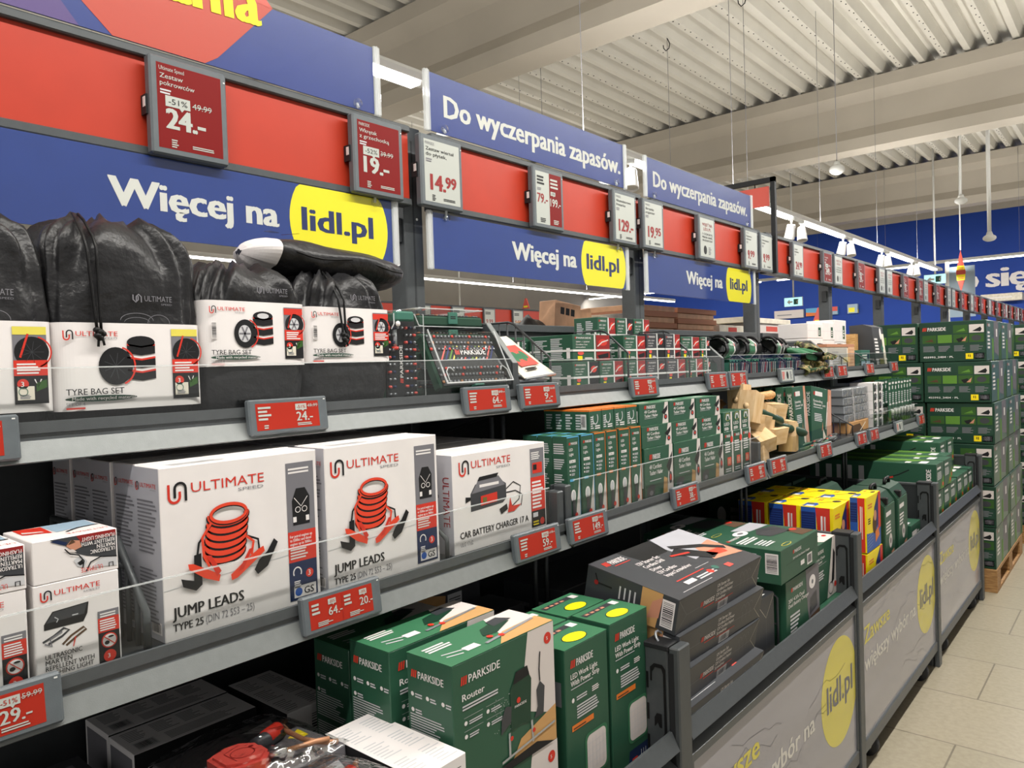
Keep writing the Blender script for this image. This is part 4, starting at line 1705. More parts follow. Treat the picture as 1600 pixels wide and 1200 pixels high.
b.cyl((.0, .022, .172), (.003, .022, .172), .006, 'white', 12)
b.obj('clear_lid', t)
b = MB()
b.box((-.012, .014, .178), (.004, .07, .2), 'teal', .004)
b.obj('clasp', t)

# ------------------------------------------------------- flat packs between the dividers
cols = (('pink_grey', 'red_soft'), ('cream', 'grass'), ('silver', 'green'), ('pink_grey', 'felt'), ('silver', 'ink'), ('cream', 'red_soft'))
lbl = ['flat foil pack lying at the bottom of the pile beside the dark end frame', 'flat foil pack, second from the bottom of the leaning pile', 'flat foil pack in the middle of the leaning pile',
       'flat foil pack with green print high in the leaning pile', 'flat pack with red meat coloured picture leaning on the end frame', 'flat pack with beige and green picture sliding against the wire divider']
poses = [(-1.33, 1.487, .003, 2, 0), (-1.33, 1.487, .03, 10, 0), (-1.335, 1.488, .05, 16, 0), (-1.34, 1.49, .07, 22, 0), (-1.335, 1.478, .1, 30, -10), (-1.315, 1.5, .092, 33, 6)]
for i, ((x, y, z, a, ro), (c1, c2)) in enumerate(zip(poses, cols)):
    t = thing('flat_pack', lbl[i], 'pack', (x, y, TZ + z), (radians(ro), radians(a), 0), 'flat packs on the top shelf')
    b = MB()
    rows = []
    for p in range(9):
        rows.append([(-.1 + .2 * p / 8, .118 * q / 6, .007 * sin(pi * q / 6) * (1 if 0 < p < 8 else .2) + .001 * sin(p * 2 + q)) for q in range(7)])
    b.grid(rows[::-1], c1)
    b.grid([[(a_[0], a_[1], -.002) for a_ in r_] for r_ in rows], c1)
    f = Face(b, (.09, .01, .0085), (0, 1, 0), (-1, 0, 0))
    f.rect(.012, .03, .07, .1, c2, 1)
    f.lines(.014, .01, .06, .015, 2, 'ink', 1, i)
    for q in range(4):
        f.ell(.025 + .014 * q, .07 + .01 * (q % 2), .009, .02, 'red_soft' if i in (4, 0) else 'green_light', 2)
    b.obj('pouch', t)
    b = MB()
    b.box((.1, 0, -.003), (.106, .118, .002), 'silver')
    b.obj('sealed_edge', t)


# ------------------------------------------------------- strapped saw boxes
def saw_box(w, h, d, dark, seed):
    b = MB()
    c = 'charcoal' if dark else 'green'
    b.box((-d, 0, 0), (0, w, h), c, .0012)
    f = b.front(0, 0, 0)
    f.rect(w * .62, .001, w * .37, h - .002, 'darkred' if seed % 3 else 'ink', 1)
    f.ell(w * .8, h * .7, w * .12, h * .13, 'red', 2)
    f.stroke([(w * .65, h * .55), (w * .78, h * .72), (w * .95, h * .8)], h * .05, 'pink_grey', 3)
    f.poly([(w * .64, h * .2), (w * .95, h * .3), (w * .95, h * .12), (w * .7, h * .08)], 'ink', 2)
    parkside(f, w * .06, h * .84, h * .065, 'white', 2, w * .42)
    for q in range(3):
        f.text(('20V / 230V', 'Cordless Saw', 'multi')[q], w * .08, h * (.7 - .1 * q), h * .05, 'white', w=w * (.36 - .06 * q), b=.02)
    f.ell(w * .2, h * .3, w * .08, h * .075, 'red_soft', 2)
    f.rect(w * .12, h * .03, w * .12, h * .16, 'yellow', 2)
    f.lines(w * .3, h * .06, w * .25, h * .09, 2, 'white', 2, seed)
    f = b.side(0, -d, 0)
    f.lines(d * .12, h * .1, d * .3, h * .75, 12, 'light_ink', 1, seed)
    f.lines(d * .5, h * .1, d * .3, h * .8, 12, 'light_ink', 1, seed + 4)
    f.rect(d * .86, h * .1, d * .08, h * .4, 'white', 1)
    f = b.top(h, 0, 0)
    f.lines(w * .1, d * .1, w * .5, d * .2, 3, 'light_ink', 1, seed)
    return b


def strapped(label, y, z, w, h, dark, seed, x=TX - .05, d=.16, off=.0):
    t = thing('saw_box', label, 'box', (x + off, y, z), group='strapped green and black saw boxes')
    saw_box(w, h, d, dark, seed).obj('carton', t)
    b = MB()
    e = .0012
    for yy in (w * .56,):
        for (a, c_) in (((-d - e, yy, -.0), (-d, yy + .006, h)), ((-d - e, yy, h), (e, yy + .006, h + e)), ((0, yy, 0), (e, yy + .006, h + e))):
            b.box(a, c_, 'strap')
    zz = h * .36
    b.box((0, -e, zz), (e * 1.4, w + e, zz + .006), 'strap')
    b.box((-d, -e, zz), (0, 0, zz + .006), 'strap')
    b.obj('strap', t)
    return t


row1 = [(1.768, .134, 0), (1.908, .134, 0), (2.05, .13, 0), (2.184, .13, 1), (2.32, .14, 1), (2.468, .13, 0), (2.602, .06, 0)]
row2 = [(1.768, .2, 0), (2.045, .138, 0), (2.188, .12, 1), (2.314, .11, 1), (2.43, .145, 0), (2.58, .08, 0)]
for i, (y, w, dk) in enumerate(row1):
    strapped('strapped %s saw box in the lower row, %s from the left' % ('black' if dk else 'green', ORD[i]), y, TZ, w - .004, .077, dk, i)
for i, (y, w, dk) in enumerate(row2):
    strapped('strapped %s saw box in the upper row, %s from the left' % ('black' if dk else 'green', ORD[i]), y, TZ + .079, w - .004, .078 + .008 * dk, dk, i + 10)
for i, y in enumerate((2.17, 2.29, 2.41)):
    strapped('strapped green saw box standing behind above the rows, %s from the left' % ORD[i], y, TZ + .1315, .112, .1, 0, i + 20, -1.45, .1)
b_ = None
for i, y in enumerate((2.17,)):
    t = thing('saw_box', 'long green saw box lying under the rear boxes', 'box', (-1.45, 2.17, TZ), group='strapped green and black saw boxes')
    saw_box(.36, .13, .1, 0, 5).obj('carton', t)
# the column of boxes running back from the front row, ends with white labels
for i in range(3):
    t = thing('saw_box', 'green saw box in the column right of the flat packs, %s layer' % ('bottom', 'middle', 'top')[i], 'box', (-1.438 - .0 * i, 1.65 + .001 * i, TZ + .0525 * i), group='strapped green and black saw boxes')
    bb = MB()
    bb.box((-.12, 0, 0), (0, .24, .0505), 'green', .001)
    f = bb.front(0, 0, 0)
    for q in range(6):
        f.lines(.01 + .04 * q, .006, .02, .036, 6, 'light_ink', 1, q)
        if q % 2:
            f.rect(.032 + .036 * q, .004, .009, .038, 'white', 1)
    bb.obj('carton', t)


# ------------------------------------------------------- knee pads
def knee_pad(label, y, z, rz, seed, x=TX - .09):
    t = thing('knee_pad', label, 'knee pad', (x, y, z), (0, 0, rz), 'green and black knee pads')
    b = MB()
    rows = []
    for i in range(13):
        q = i / 12
        yy = -.11 + .22 * q
        r = .042 * (1 + .08 * sin(q * pi))
        row = []
        for j in range(25):
            a = radians(-150 + 300 * j / 24)
            rr = r * (1 + .03 * sin(j * 1.7 + seed))
            row.append((rr * cos(a + .7), yy, rr * sin(a + .7) * .95 + .042))
        rows.append(row)
    for i in range(12):
        b.grid(rows[i:i + 2], 'green_light' if i in (2, 3, 4, 5) else ('white' if i in (6,) else 'black'), False)
    inner = [[(p[0] * .86, p[1], .042 + (p[2] - .042) * .86) for p in r_] for r_ in rows]
    b.grid([r_[::-1] for r_ in inner], 'rubber', False)
    b.obj('pad_shell', t)
    b = MB()
    for s_ in (-2.6, 2.2):
        b.tube([(.044 * cos(radians(20 + 8 * i)), .03 * s_, .046 + .046 * sin(radians(20 + 8 * i))) for i in range(14)], .006, 'black', 6)
    b.obj('strap', t)
    b = MB()
    f = Face(b, (.047, -.07, .05), (0, 1, 0), (-.35, 0, 1))
    f.text('PARKSIDE', .004, .002, .008, 'white', w=.045, b=.02, l=3)
    f.rect(.06, .0, .012, .014, 'red', 3)
    b.obj('printed_patch', t)
    return t


knee_pad('green and black knee pad, leftmost roll on the pile', 2.86, TZ + .072, radians(10), 1)
knee_pad('green and black knee pad, second roll from the left with a red square', 3.1, TZ + .072, radians(6), 2, TX - .1)
knee_pad('green knee pad roll beside the camouflage gloves, third from the left', 3.36, TZ + .072, radians(12), 4)
knee_pad('dark knee pad behind the gloves, rightmost roll', 3.58, TZ + .072, radians(4), 5, TX - .16)
# banded packs below
for i, (y, w) in enumerate(((2.78, .1), (2.885, .09), (2.98, .1), (3.085, .09), (3.18, .1), (3.285, .1), (3.39, .1), (3.495, .08))):
    t = thing('glove_pack', 'banded green and white textile pack under the knee pads, %s from the left' % ORD[i], 'pack', (TX - .03, y, TZ), (0, 0, 0), 'banded packs under the knee pads')
    b = MB()
    n = 8
    rows = [[(-.12 * (p / 6), w * q / n, .07 - .012 * abs(sin(q * 1.3 + i)) * (1 if p < 6 else 0)) for q in range(n + 1)] for p in range(7)]
    b.grid(rows, ('teal', 'felt', 'green_light', 'charcoal')[i % 4])
    b.box((-.12, 0, 0), (-.001, w, .058), ('teal', 'felt', 'green_light', 'charcoal')[i % 4])
    f = b.front(0, 0, 0)
    f.rect(0, 0, w, .058, ('felt', 'charcoal')[i % 2], 1)
    for q in range(4):
        f.stroke([(w * (.1 + .2 * q), .002), (w * (.3 + .2 * q) if i % 2 else w * (.12 + .2 * q), .055)], .005, ('pink_grey', 'white', 'red_soft')[(q + i) % 3], 2)
    b.obj('pack_body', t)
    b = MB()
    b.box((-.12, w * .3, .0702), (.001, w * .45, .0712), 'white')
    b.obj('paper_band', t)


# ------------------------------------------------------- camouflage gloves
def glove(loc, rot, label, green=False, scale=1.0):
    t = thing('glove', label, 'glove', loc, rot, 'work gloves heaped by the end frame')
    t.scale = (scale,) * 3
    b = MB()
    m = 'green_light' if green else 'camo'
    rows = []
    for i in range(9):
        q = i / 8
        rows.append([(.045 * superell(2 * pi * j / 16, 2.6)[0] * (1 - .1 * q), -.07 + .14 * q, .016 * superell(2 * pi * j / 16, 2.6)[1] * (1 + .2 * sin(q * 3)) + .012 * sin(q * 2.4)) for j in range(16)])
    b.grid(rows[::-1], m, True)
    b.add(rows[0], [tuple(range(16))], m)
    for k in range(4):
        x = -.033 + .022 * k
        ln = (.06, .075, .07, .055)[k]
        b.tube([(x, .06, .012), (x * 1.05, .06 + ln * .5, .016), (x * 1.1, .06 + ln * .9, .004), (x * 1.1, .06 + ln, .0)], [.012, .0115, .009, .003], m, 8)
    b.tube([(.04, -.02, .0), (.06, .01, .006), (.068, .045, .004), (.068, .055, .002)], [.013, .012, .009, .003], m, 8)
    b.obj('glove_body', t)
    b = MB()
    b.grid([[(.046 * superell(2 * pi * j / 16, 2.6)[0], y, .0175 * superell(2 * pi * j / 16, 2.6)[1]) for j in range(16)] for y in (-.045, -.09)], 'black' if green else 'olive', True)
    b.obj('cuff', t)


G = [(-1.25, 3.60, .016, 10, 0), (-1.26, 3.71, .018, -15, 0), (-1.25, 3.80, .016, 30, 0), (-1.28, 3.65, .046, 75, 0), (-1.27, 3.77, .048, -70, 0), (-1.27, 3.64, .078, 60, 1), (-1.28, 3.73, .082, 100, 1), (-1.29, 3.80, .11, 40, 0)]
GL = ['camouflage glove at the left foot of the heap', 'camouflage glove at the foot of the heap in the middle', 'camouflage glove at the right foot of the heap', 'camouflage glove crossing the middle of the heap',
      'camouflage glove lying across the right middle of the heap', 'green backed glove high on the left of the heap', 'green backed glove near the top of the heap', 'camouflage glove on the very top of the heap at the right']
for (x, y, z, a, g), lb in zip(G, GL):
    glove((x, y, TZ + z), (radians(8), radians(14), radians(a)), lb, bool(g), .9)

# ------------------------------------------------------- last bay: frame box, white cartons, lamp box
t = thing('frame_box', 'tan bordered cream box leaning on the top shelf right of the gloves', 'box', (TX - .06, 4.04, TZ))
b = MB()
b.box((-.105, 0, 0), (0, .47, .13), 'cream', .002)
f = b.front(0, 0, 0)
f.rect(.012, .012, .33, .1, 'wall_grey', 1)
f.text('PARKSIDE', .09, .085, .01, 'grey_ink', w=.1, b=.02)
f.lines(.05, .03, .2, .04, 3, 'light_ink', 2)
b.obj('carton', t)
b = MB()
b.box((-.107, -.002, .118), (.003, .474, .134), 'ply_edge', .001)
b.box((-.1, .36, 0), (.003, .474, .118), 'ply', .001)
f = b.front(.003, .36, 0)
for q in range(6):
    f.rect(.01, .01 + .018 * q, .09, .003, 'ply_edge', 1)
b.obj('wooden_border', t)
WC = [(4.10, 0, .24, .17), (4.10, .172, .24, .08), (4.345, 0, .2, .16), (4.345, .162, .2, .1), (4.55, 0, .22, .15), (4.55, .152, .22, .13)]
for i, (y, z, w, h) in enumerate(WC):
    t = thing('white_carton', 'white carton at the back of the last top shelf, %s column, %s' % (('left', 'middle', 'right')[i // 2], ('lower', 'upper')[i % 2]), 'box', (-1.395, y, TZ + z), group='white cartons on the top shelf')
    b = MB()
    b.box((-.16, 0, 0), (0, w, h), 'white', .002)
    f = b.front(0, 0, 0)
    f.rect(0, h * .5, w, .0012, 'light_ink', 1)
    f.rect(w * .45, 0, .0012, h, 'light_ink', 1)
    f.rect(w * .7, h * .15, w * .18, h * .6, 'green', 2)
    f.lines(w * .72, h * .25, w * .12, h * .35, 3, 'white', 3, i)
    b.obj('carton', t)
t = thing('kit_box', 'small green and blue kit box in front of the white cartons', 'box', (TX - .05, 4.62, TZ + .03), (0, 0, radians(3)))
b = MB()
b.box((-.1, 0, -.03), (0, .22, .07), 'teal', .001)
f = b.front(0, 0, -.03)
f.rect(0, 0, .22, .035, 'pale_blue', 1)
f.lines(.02, .05, .12, .03, 2, 'white', 2)
f.ell(.17, .06, .02, .02, 'navy_print', 2)
b.obj('carton', t)
t = thing('lamp_box', 'dark grey lamp box with a green diamond at the end of the top shelf', 'box', (TX - .03, 4.86, TZ), (0, radians(-3), 0))
b = MB()
b.prism([(-.14, 0), (0, 0), (-.012, .24), (-.06, .26), (-.14, .26)], 'y', 0, .24, 'charcoal')
f = Face(b, (0, 0, 0), (0, 1, 0), (-.05, 0, 1))
f.rect(.19, .0, .05, .2, 'cream', 1)
f.ell(.17, .2, .022, .036, 'white', 2)
f.poly([(.145, .11), (.175, .14), (.2, .11), (.175, .08)], 'teal', 2)
f.lines(.02, .08, .08, .1, 5, 'white', 2)
f.rect(.09, .012, .09, .035, 'olive', 2)
f.lines(.012, .012, .07, .035, 4, 'light_ink', 2)
b.obj('carton', t)
b = MB()
b.box((-.1, -.075, 0), (-.01, -.008, .2), 'pine', .001)
tag(b.obj('wood_block', loc=(TX - .12, 4.86, TZ)), 'upright tan wooden plank end left of the dark grey lamp box', 'plank')

# ------------------------------------------------------- goods on the far side of the gondola, over the back panel
BKZ = 1.64
far_shelf = MB()
far_shelf.box((-2.25, .3, 1.60), (-1.66, 5.1, 1.63), 'steel_dark')
for y_ in (.35, 1.5, 2.7, 3.9, 5.0):
    far_shelf.box((-2.2, y_, 0), (-2.15, y_ + .04, 1.6), 'steel_dark')
tag(far_shelf.obj('rear_shelf'), 'shelf of the far side of the gondola seen just over the back panels', 'shelf')


def plank_box(label, loc, dims, m='ply', rz=0, art=None, rx=0):
    b = MB()
    b.box((-dims[0], 0, 0), (0, dims[1], dims[2]), m, .0015)
    if art:
        art(b, *dims)
    t = b.obj('flat_carton', loc=loc, rot=(rx, 0, rz))
    return tag(t, label, 'box', 'pink cartons behind the back panels')


for i in range(5):
    plank_box('flat pink brown carton in the left pile behind the second post, %s from the bottom' % ORD[i], (-1.72 + .006 * (i % 2), 2.86 + .004 * i, BKZ - .009 + .026 * i), (.3, .36 + .02 * (i % 2), .025), ('ply', 'ply_edge')[i % 2])
for i in range(5):
    plank_box('flat pink brown carton in the right pile behind the second post, %s from the bottom' % ORD[i], (-1.72 - .006 * (i % 2), 3.265 + .01 * (i % 2), BKZ - .009 + .026 * i), (.3, .42 - .03 * (i % 2), .025), ('ply_edge', 'ply')[i % 2])


def win(b, d, w, h):
    f = b.front(0, 0, 0)
    for q in range(3):
        f.rect(w * (.2 + .2 * q), h * .6, w * .15, h * .22, 'ink', 1)
    f.rect(w * .1, h * .15, w * .3, h * .04, 'ply_edge', 1)


plank_box('upright pink carton with three dark windows behind the back panel', (-1.75, 2.32, BKZ - .009), (.08, .17, .125), 'ply', 0, win, radians(-6))
plank_box('smaller upright pink carton right of the one with three windows', (-1.76, 2.5, BKZ - .009), (.08, .1, .09), 'ply', 0, None, radians(8))
plank_box('low pink carton lying left of the carton with windows', (-1.83, 2.3, BKZ - .009), (.1, .2, .05), 'ply')
plank_box('long pale carton leaning towards the second post', (-1.74, 2.63, BKZ - .009), (.12, .2, .075), 'cream', 0, None, radians(4))
plank_box('long white carton behind the third post', (-1.72, 3.72, BKZ - .009), (.2, .36, .055), 'cream', 0, lambda b, d, w, h: b.front(0, 0, 0).rect(w * .3, 0, w * .3, h * .8, 'red', 1))
plank_box('white and pink carton right of the third post', (-1.72, 4.1, BKZ - .009), (.2, .5, .075), 'pink_grey', 0, lambda b, d, w, h: b.front(0, 0, 0).rect(w * .5, h * .4, w * .35, h * .4, 'coral', 1))
plank_box('long thin pale carton lying on top right of the third post', (-1.71, 4.0, BKZ + .067), (.2, .72, .03), 'cream')
b = MB()
rows = []
for i in range(13):
    q = i / 12
    row = []
    for j in range(13):
        p = j / 12
        hgt = .05 * (sin(pi * q) ** .7) * (sin(pi * p) ** .5) * (.7 + .6 * noise.noise(Vector((q * 3, p * 3, 2))))
        row.append((-.11 + .22 * p, .26 * q, max(0, hgt)))
    rows.append(row)
b.grid(rows[::-1], 'cream')
b.grid([[(p[0], p[1], -.001) for p in r_] for r_ in rows], 'cream')
tag(b.obj('cloth_heap', loc=(-1.75, 2.42, BKZ - .008)), 'crumpled cream cloth lying before the pink cartons', 'cloth')
b = MB()
rows = []
for i in range(11):
    q = i / 10
    rows.append([(-.1 + .2 * p / 10, .2 * q, max(0, .034 * sin(pi * q) ** .6 * sin(pi * p / 10) ** .6 * (1 + 1.3 * noise.noise(Vector((q * 4, p * .4, 7)))))) for p in range(11)])
b.grid(rows[::-1], 'black')
b.grid([[(p[0], p[1], -.001) for p in r_] for r_ in rows], 'black')
tag(b.obj('black_bag', loc=(-1.8, 2.12, BKZ - .008)), 'crumpled black bag lying behind the back panel left of the pink cartons', 'bag')
# ================================================================== middle shelf goods
def coil_art(f, cx, cy, s):
    """jump leads print: coiled orange cable with four clamps; s: overall half width"""
    for q in range(6):
        y = cy - s * .32 + q * s * .16
        f.arc(cx + s * .02 * q, y, s * .44, s * .2, s * .15, 'ink', 1 + q, 170, 370, 18)
        f.arc(cx + s * .02 * q, y + s * .03, s * .44, s * .2, s * .11, 'orange_red', 2 + q, 170, 370, 18)
    f.arc(cx + s * .11, cy + s * .52, s * .42, s * .2, s * .085, 'ink', 8, 0, 360, 30)
    f.arc(cx + s * .11, cy + s * .54, s * .42, s * .2, s * .07, 'orange_red', 9, 0, 360, 30)
    f.stroke([(cx - s * .3, cy + s * .4), (cx - s * .52, cy + s * .1), (cx - s * .5, cy - s * .3), (cx - s * .38, cy - s * .55)], s * .06, 'orange_red', 8)
    f.stroke([(cx - s * .3, cy + s * .36), (cx - s * .6, cy + s * .0), (cx - s * .66, cy - s * .35)], s * .05, 'ink', 7)
    f.stroke([(cx + s * .5, cy - s * .05), (cx + s * .68, cy - s * .2), (cx + s * .62, cy - s * .5)], s * .06, 'orange_red', 8)
    f.stroke([(cx + s * .52, cy - s * .05), (cx + s * .8, cy - s * .18), (cx + s * .82, cy - s * .45)], s * .05, 'ink', 7)
    # clamps
    f.poly([(cx - s * .86, cy - s * .4), (cx - s * .74, cy - s * .42), (cx - s * .4, cy - s * .62), (cx - s * .14, cy - s * .78), (cx - s * .18, cy - s * .92), (cx - s * .5, cy - s * .78), (cx - s * .84, cy - s * .52)], 'orange_red', 9)
    f.poly([(cx - s * .44, cy - s * .3), (cx - s * .34, cy - s * .32), (cx - s * .12, cy - s * .7), (cx - s * .22, cy - s * .8)], 'red', 10)
    f.poly([(cx - s * .72, cy - s * .24), (cx - s * .56, cy - s * .22), (cx - s * .56, cy - s * .9), (cx - s * .7, cy - s * 1.0), (cx - s * .98, cy - s * .86), (cx - s * 1.02, cy - s * .68), (cx - s * .92, cy - s * .72), (cx - s * .74, cy - s * .78)], 'ink', 8)
    f.poly([(cx + s * .92, cy - s * .36), (cx + s * .8, cy - s * .4), (cx + s * .42, cy - s * .62), (cx + s * .1, cy - s * .84), (cx + s * .12, cy - s * .97), (cx + s * .26, cy - s * .94), (cx + s * .6, cy - s * .72), (cx + s * .95, cy - s * .48)], 'orange_red', 9)
    f.poly([(cx + s * .56, cy - s * .36), (cx + s * .66, cy - s * .34), (cx + s * .4, cy - s * .78), (cx + s * .28, cy - s * .8)], 'red', 10)
    f.poly([(cx + s * 1.2, cy - s * .24), (cx + s * 1.3, cy - s * .34), (cx + s * 1.02, cy - s * .84), (cx + s * .76, cy - s * .98), (cx + s * .68, cy - s * .86), (cx + s * .8, cy - s * .66), (cx + s * 1.02, cy - s * .5)], 'ink', 8)


def jump_box(w=.275, h=.262, d=.083):
    b = MB()
    b.box((-d, 0, 0), (0, w, h), 'white', .0012, )
    f = b.front(0, 0, 0)
    us_logo(f, w * .05, h * .79, h * .115)
    coil_art(f, w * .36, h * .535, w * .26)
    f.text('JUMP LEADS', w * .045, h * .13, h * .062, 'ink', w=w * .42, b=.06)
    f.text('TYPE 25', w * .045, h * .055, h * .043, 'ink', w=w * .17, b=.05)
    f.text('(DIN 72 553 – 25)', w * .23, h * .055, h * .043, 'mid_grey', w=w * .3, b=.0)
    f.poly([(0, h * .3), (w * .78, h * .34), (w * .78, h * .335), (0, h * .296)], 'light_ink', 1)
    x, sw = w * .775, w * .2
    f.rect(x, h * .03, sw, h * .9, 'mid_grey', 1)
    f.lines(x + sw * .08, h * .86, sw * .75, h * .045, 2, 'white', 2)
    f.poly([(x + sw * .2, h * .52), (x + sw * .8, h * .52), (x + sw * .82, h * .7), (x + sw * .66, h * .76), (x + sw * .34, h * .76), (x + sw * .18, h * .68)], 'ink', 2)
    f.arc(x + sw * .38, h * .62, sw * .09, h * .018, .0012, 'white', 3, 0, 360, 12)
    f.arc(x + sw * .62, h * .62, sw * .09, h * .018, .0012, 'white', 3, 0, 360, 12)
    f.stroke([(x + sw * .26, h * .7), (x + sw * .5, h * .64), (x + sw * .74, h * .7)], .0012, 'white', 3)
    f.rect(x + sw * .2, h * .54, sw * .12, h * .035, 'white', 3)
    f.rect(x + sw * .66, h * .54, sw * .12, h * .035, 'white', 3)
    f.rect(x, h * .28, sw, h * .2, 'red', 2)
    f.text('For petrol engines up', x + sw * .06, h * .44, h * .018, 'white', w=sw * .8, b=.03, l=3)
    f.text('to 5500cc and diesel', x + sw * .06, h * .415, h * .018, 'white', w=sw * .76, b=.03, l=3)
    f.text('engines up to 3000cc', x + sw * .06, h * .39, h * .018, 'white', w=sw * .78, b=.03, l=3)
    f.lines(x + sw * .06, h * .3, sw * .8, h * .075, 4, 'pink_grey', 3)
    f.rect(x, h * .03, sw, h * .25, 'navy_print', 2)
    f.ell(x + sw * .72, h * .19, sw * .14, sw * .14, 'red', 3)
    f.text('3', x + sw * .66, h * .175, h * .035, 'white', b=.03, l=4)
    f.arc(x + sw * .28, h * .21, sw * .14, sw * .16, .0022, 'white', 3, -30, 210)
    f.lines(x + sw * .16, h * .11, sw * .3, h * .05, 4, 'white', 3)
    f.rect(x + sw * .14, h * .045, sw * .8, h * .075, 'white', 3)
    f.ell(x + sw * .3, h * .082, sw * .13, sw * .13, 'blue', 4)
    f.text('GS', x + sw * .5, h * .06, h * .045, 'ink', b=.04, l=4)
    # narrow end with small print
    b.add([(-d + .001, -.0002, .001), (-.001, -.0002, .001), (-.001, -.0002, h - .001), (-d + .001, -.0002, h - .001)], [(0, 1, 2, 3)], 'box_grey')
    f = b.side(-.0002, -d, 0)
    us_logo(f, d * .06, h * .86, h * .05, 2)
    for q in range(2):
        f.lines(d * .1, h * (.5 - .4 * q), d * .8, h * .32, 14, 'mid_grey', 2, q + 3, .45)
    f.barcode(d * .5, h * .04, d * .4, h * .07)
    f = b.top(h, 0, 0)
    f.lines(w * .1, d * .2, w * .4, d * .3, 3, 'light_ink', 1)
    return b


jm = jump_box().mesh('jump_lead_box')


def plain(mesh, name, label, cat, loc, rot=(0, 0, 0), group=None):
    o = bpy.data.objects.new(name, mesh)
    o.location = loc
    o.rotation_euler = rot
    COL.objects.link(o)
    return tag(o, label, cat, group)


for c, (y, nm) in enumerate(((.5, 'left'), (.792, 'right'))):
    for r_ in range(5):
        lb = ('white jump leads box at the front of the shelf, %s one' % ('left and lower looking' if c == 0 else 'right, beside the battery charger')) if r_ == 0 else \
            'jump leads box in the %s row, %s behind the front one' % (nm, ORD[r_ - 1])
        plain(jm, 'jump_lead_box', lb, 'box', (-1.118 - .0868 * r_, y + (.004 if r_ % 2 else 0), MZ), (0, 0, radians((0, .4, -.3, .5, 0)[r_])), 'jump lead boxes on the middle shelf')


def charger_box(w=.318, h=.212, d=.1):
    b = MB()
    b.box((-d, 0, 0), (0, w, h), 'white', .0012)
    f = b.front(0, 0, 0)
    us_logo(f, w * .07, h * .78, h * .15)
    k = w
    f.poly([(k * .17, h * .4), (k * .5, h * .42), (k * .54, h * .46), (k * .54, h * .62), (k * .47, h * .68), (k * .22, h * .67), (k * .17, h * .58)], 'charcoal', 1)
    f.poly([(k * .18, h * .58), (k * .53, h * .61), (k * .46, h * .72), (k * .25, h * .71)], 'mid_grey', 2)
    f.poly([(k * .24, h * .7), (k * .44, h * .71), (k * .46, h * .75), (k * .26, h * .74)], 'ink', 3)
    f.rect(k * .26, h * .63, k * .2, h * .03, 'white', 3)
    f.poly([(k * .27, h * .44), (k * .44, h * .45), (k * .44, h * .55), (k * .27, h * .54)], 'red', 3)
    f.rect(k * .29, h * .47, k * .04, h * .05, 'olive', 4)
    f.poly([(k * .12, h * .5), (k * .17, h * .52), (k * .17, h * .55), (k * .12, h * .56)], 'ink', 2)
    f.stroke([(k * .54, h * .56), (k * .62, h * .62), (k * .7, h * .56), (k * .68, h * .42), (k * .6, h * .36)], .0025, 'ink', 2)
    f.stroke([(k * .54, h * .52), (k * .64, h * .52), (k * .72, h * .46), (k * .7, h * .34)], .0025, 'ink', 2)
    f.poly([(k * .55, h * .3), (k * .58, h * .46), (k * .6, h * .36), (k * .7, h * .36), (k * .62, h * .3)], 'red', 3)
    f.poly([(k * .46, h * .36), (k * .54, h * .4), (k * .55, h * .34), (k * .48, h * .3)], 'ink', 3)
    f.text('CAR BATTERY CHARGER 17 A', k * .06, h * .15, h * .066, 'ink', w=k * .72, b=.05)
    f.text('ULG 17.62', k * .06, h * .07, h * .04, 'mid_grey', w=k * .12, b=0)
    x, sw = k * .82, k * .165
    f.rect(x, h * .06, sw, h * .88, 'mid_grey', 1)
    f.lines(x + sw * .08, h * .82, sw * .8, h * .09, 4, 'white', 2)
    f.rect(x + sw * .15, h * .66, sw * .7, h * .12, 'red', 2)
    f.rect(x + sw * .2, h * .7, sw * .25, h * .06, 'ink', 3)
    f.rect(x, h * .24, sw, h * .38, 'red', 2)
    f.lines(x + sw * .08, h * .27, sw * .8, h * .32, 8, 'white', 3, 3)
    f.rect(x, h * .06, sw, h * .18, 'ink', 2)
    f.ell(x + sw * .75, h * .11, sw * .16, sw * .16, 'red', 3)
    f.lines(x + sw * .1, h * .08, sw * .4, h * .06, 2, 'yellow', 3)
    f.rect(x + sw * .1, h * .17, sw * .35, h * .05, 'light_ink', 3)
    b.add([(-d, -.0002, 0), (0, -.0002, 0), (0, -.0002, h), (-d, -.0002, h)], [(0, 1, 2, 3)], 'box_grey')
    f = b.side(-.0002, -d, 0)
    f.text('ULTIMATE', d * .72, h * .78, h * .09, 'darkred', w=h * .5, b=.0, rot=-90)
    f.lines(d * .1, h * .1, d * .5, h * .7, 12, 'mid_grey', 1, 2)
    return b


cm = charger_box().mesh('battery_charger_box')
for r_ in range(4):
    plain(cm, 'battery_charger_box', 'white car battery charger box at the front of the middle shelf' if r_ == 0 else 'white car battery charger box, %s behind the front one' % ORD[r_ - 1],
          'box', (-1.12 - .104 * r_, 1.111 + .003 * (r_ % 2), MZ), (0, 0, 0), 'battery charger boxes')


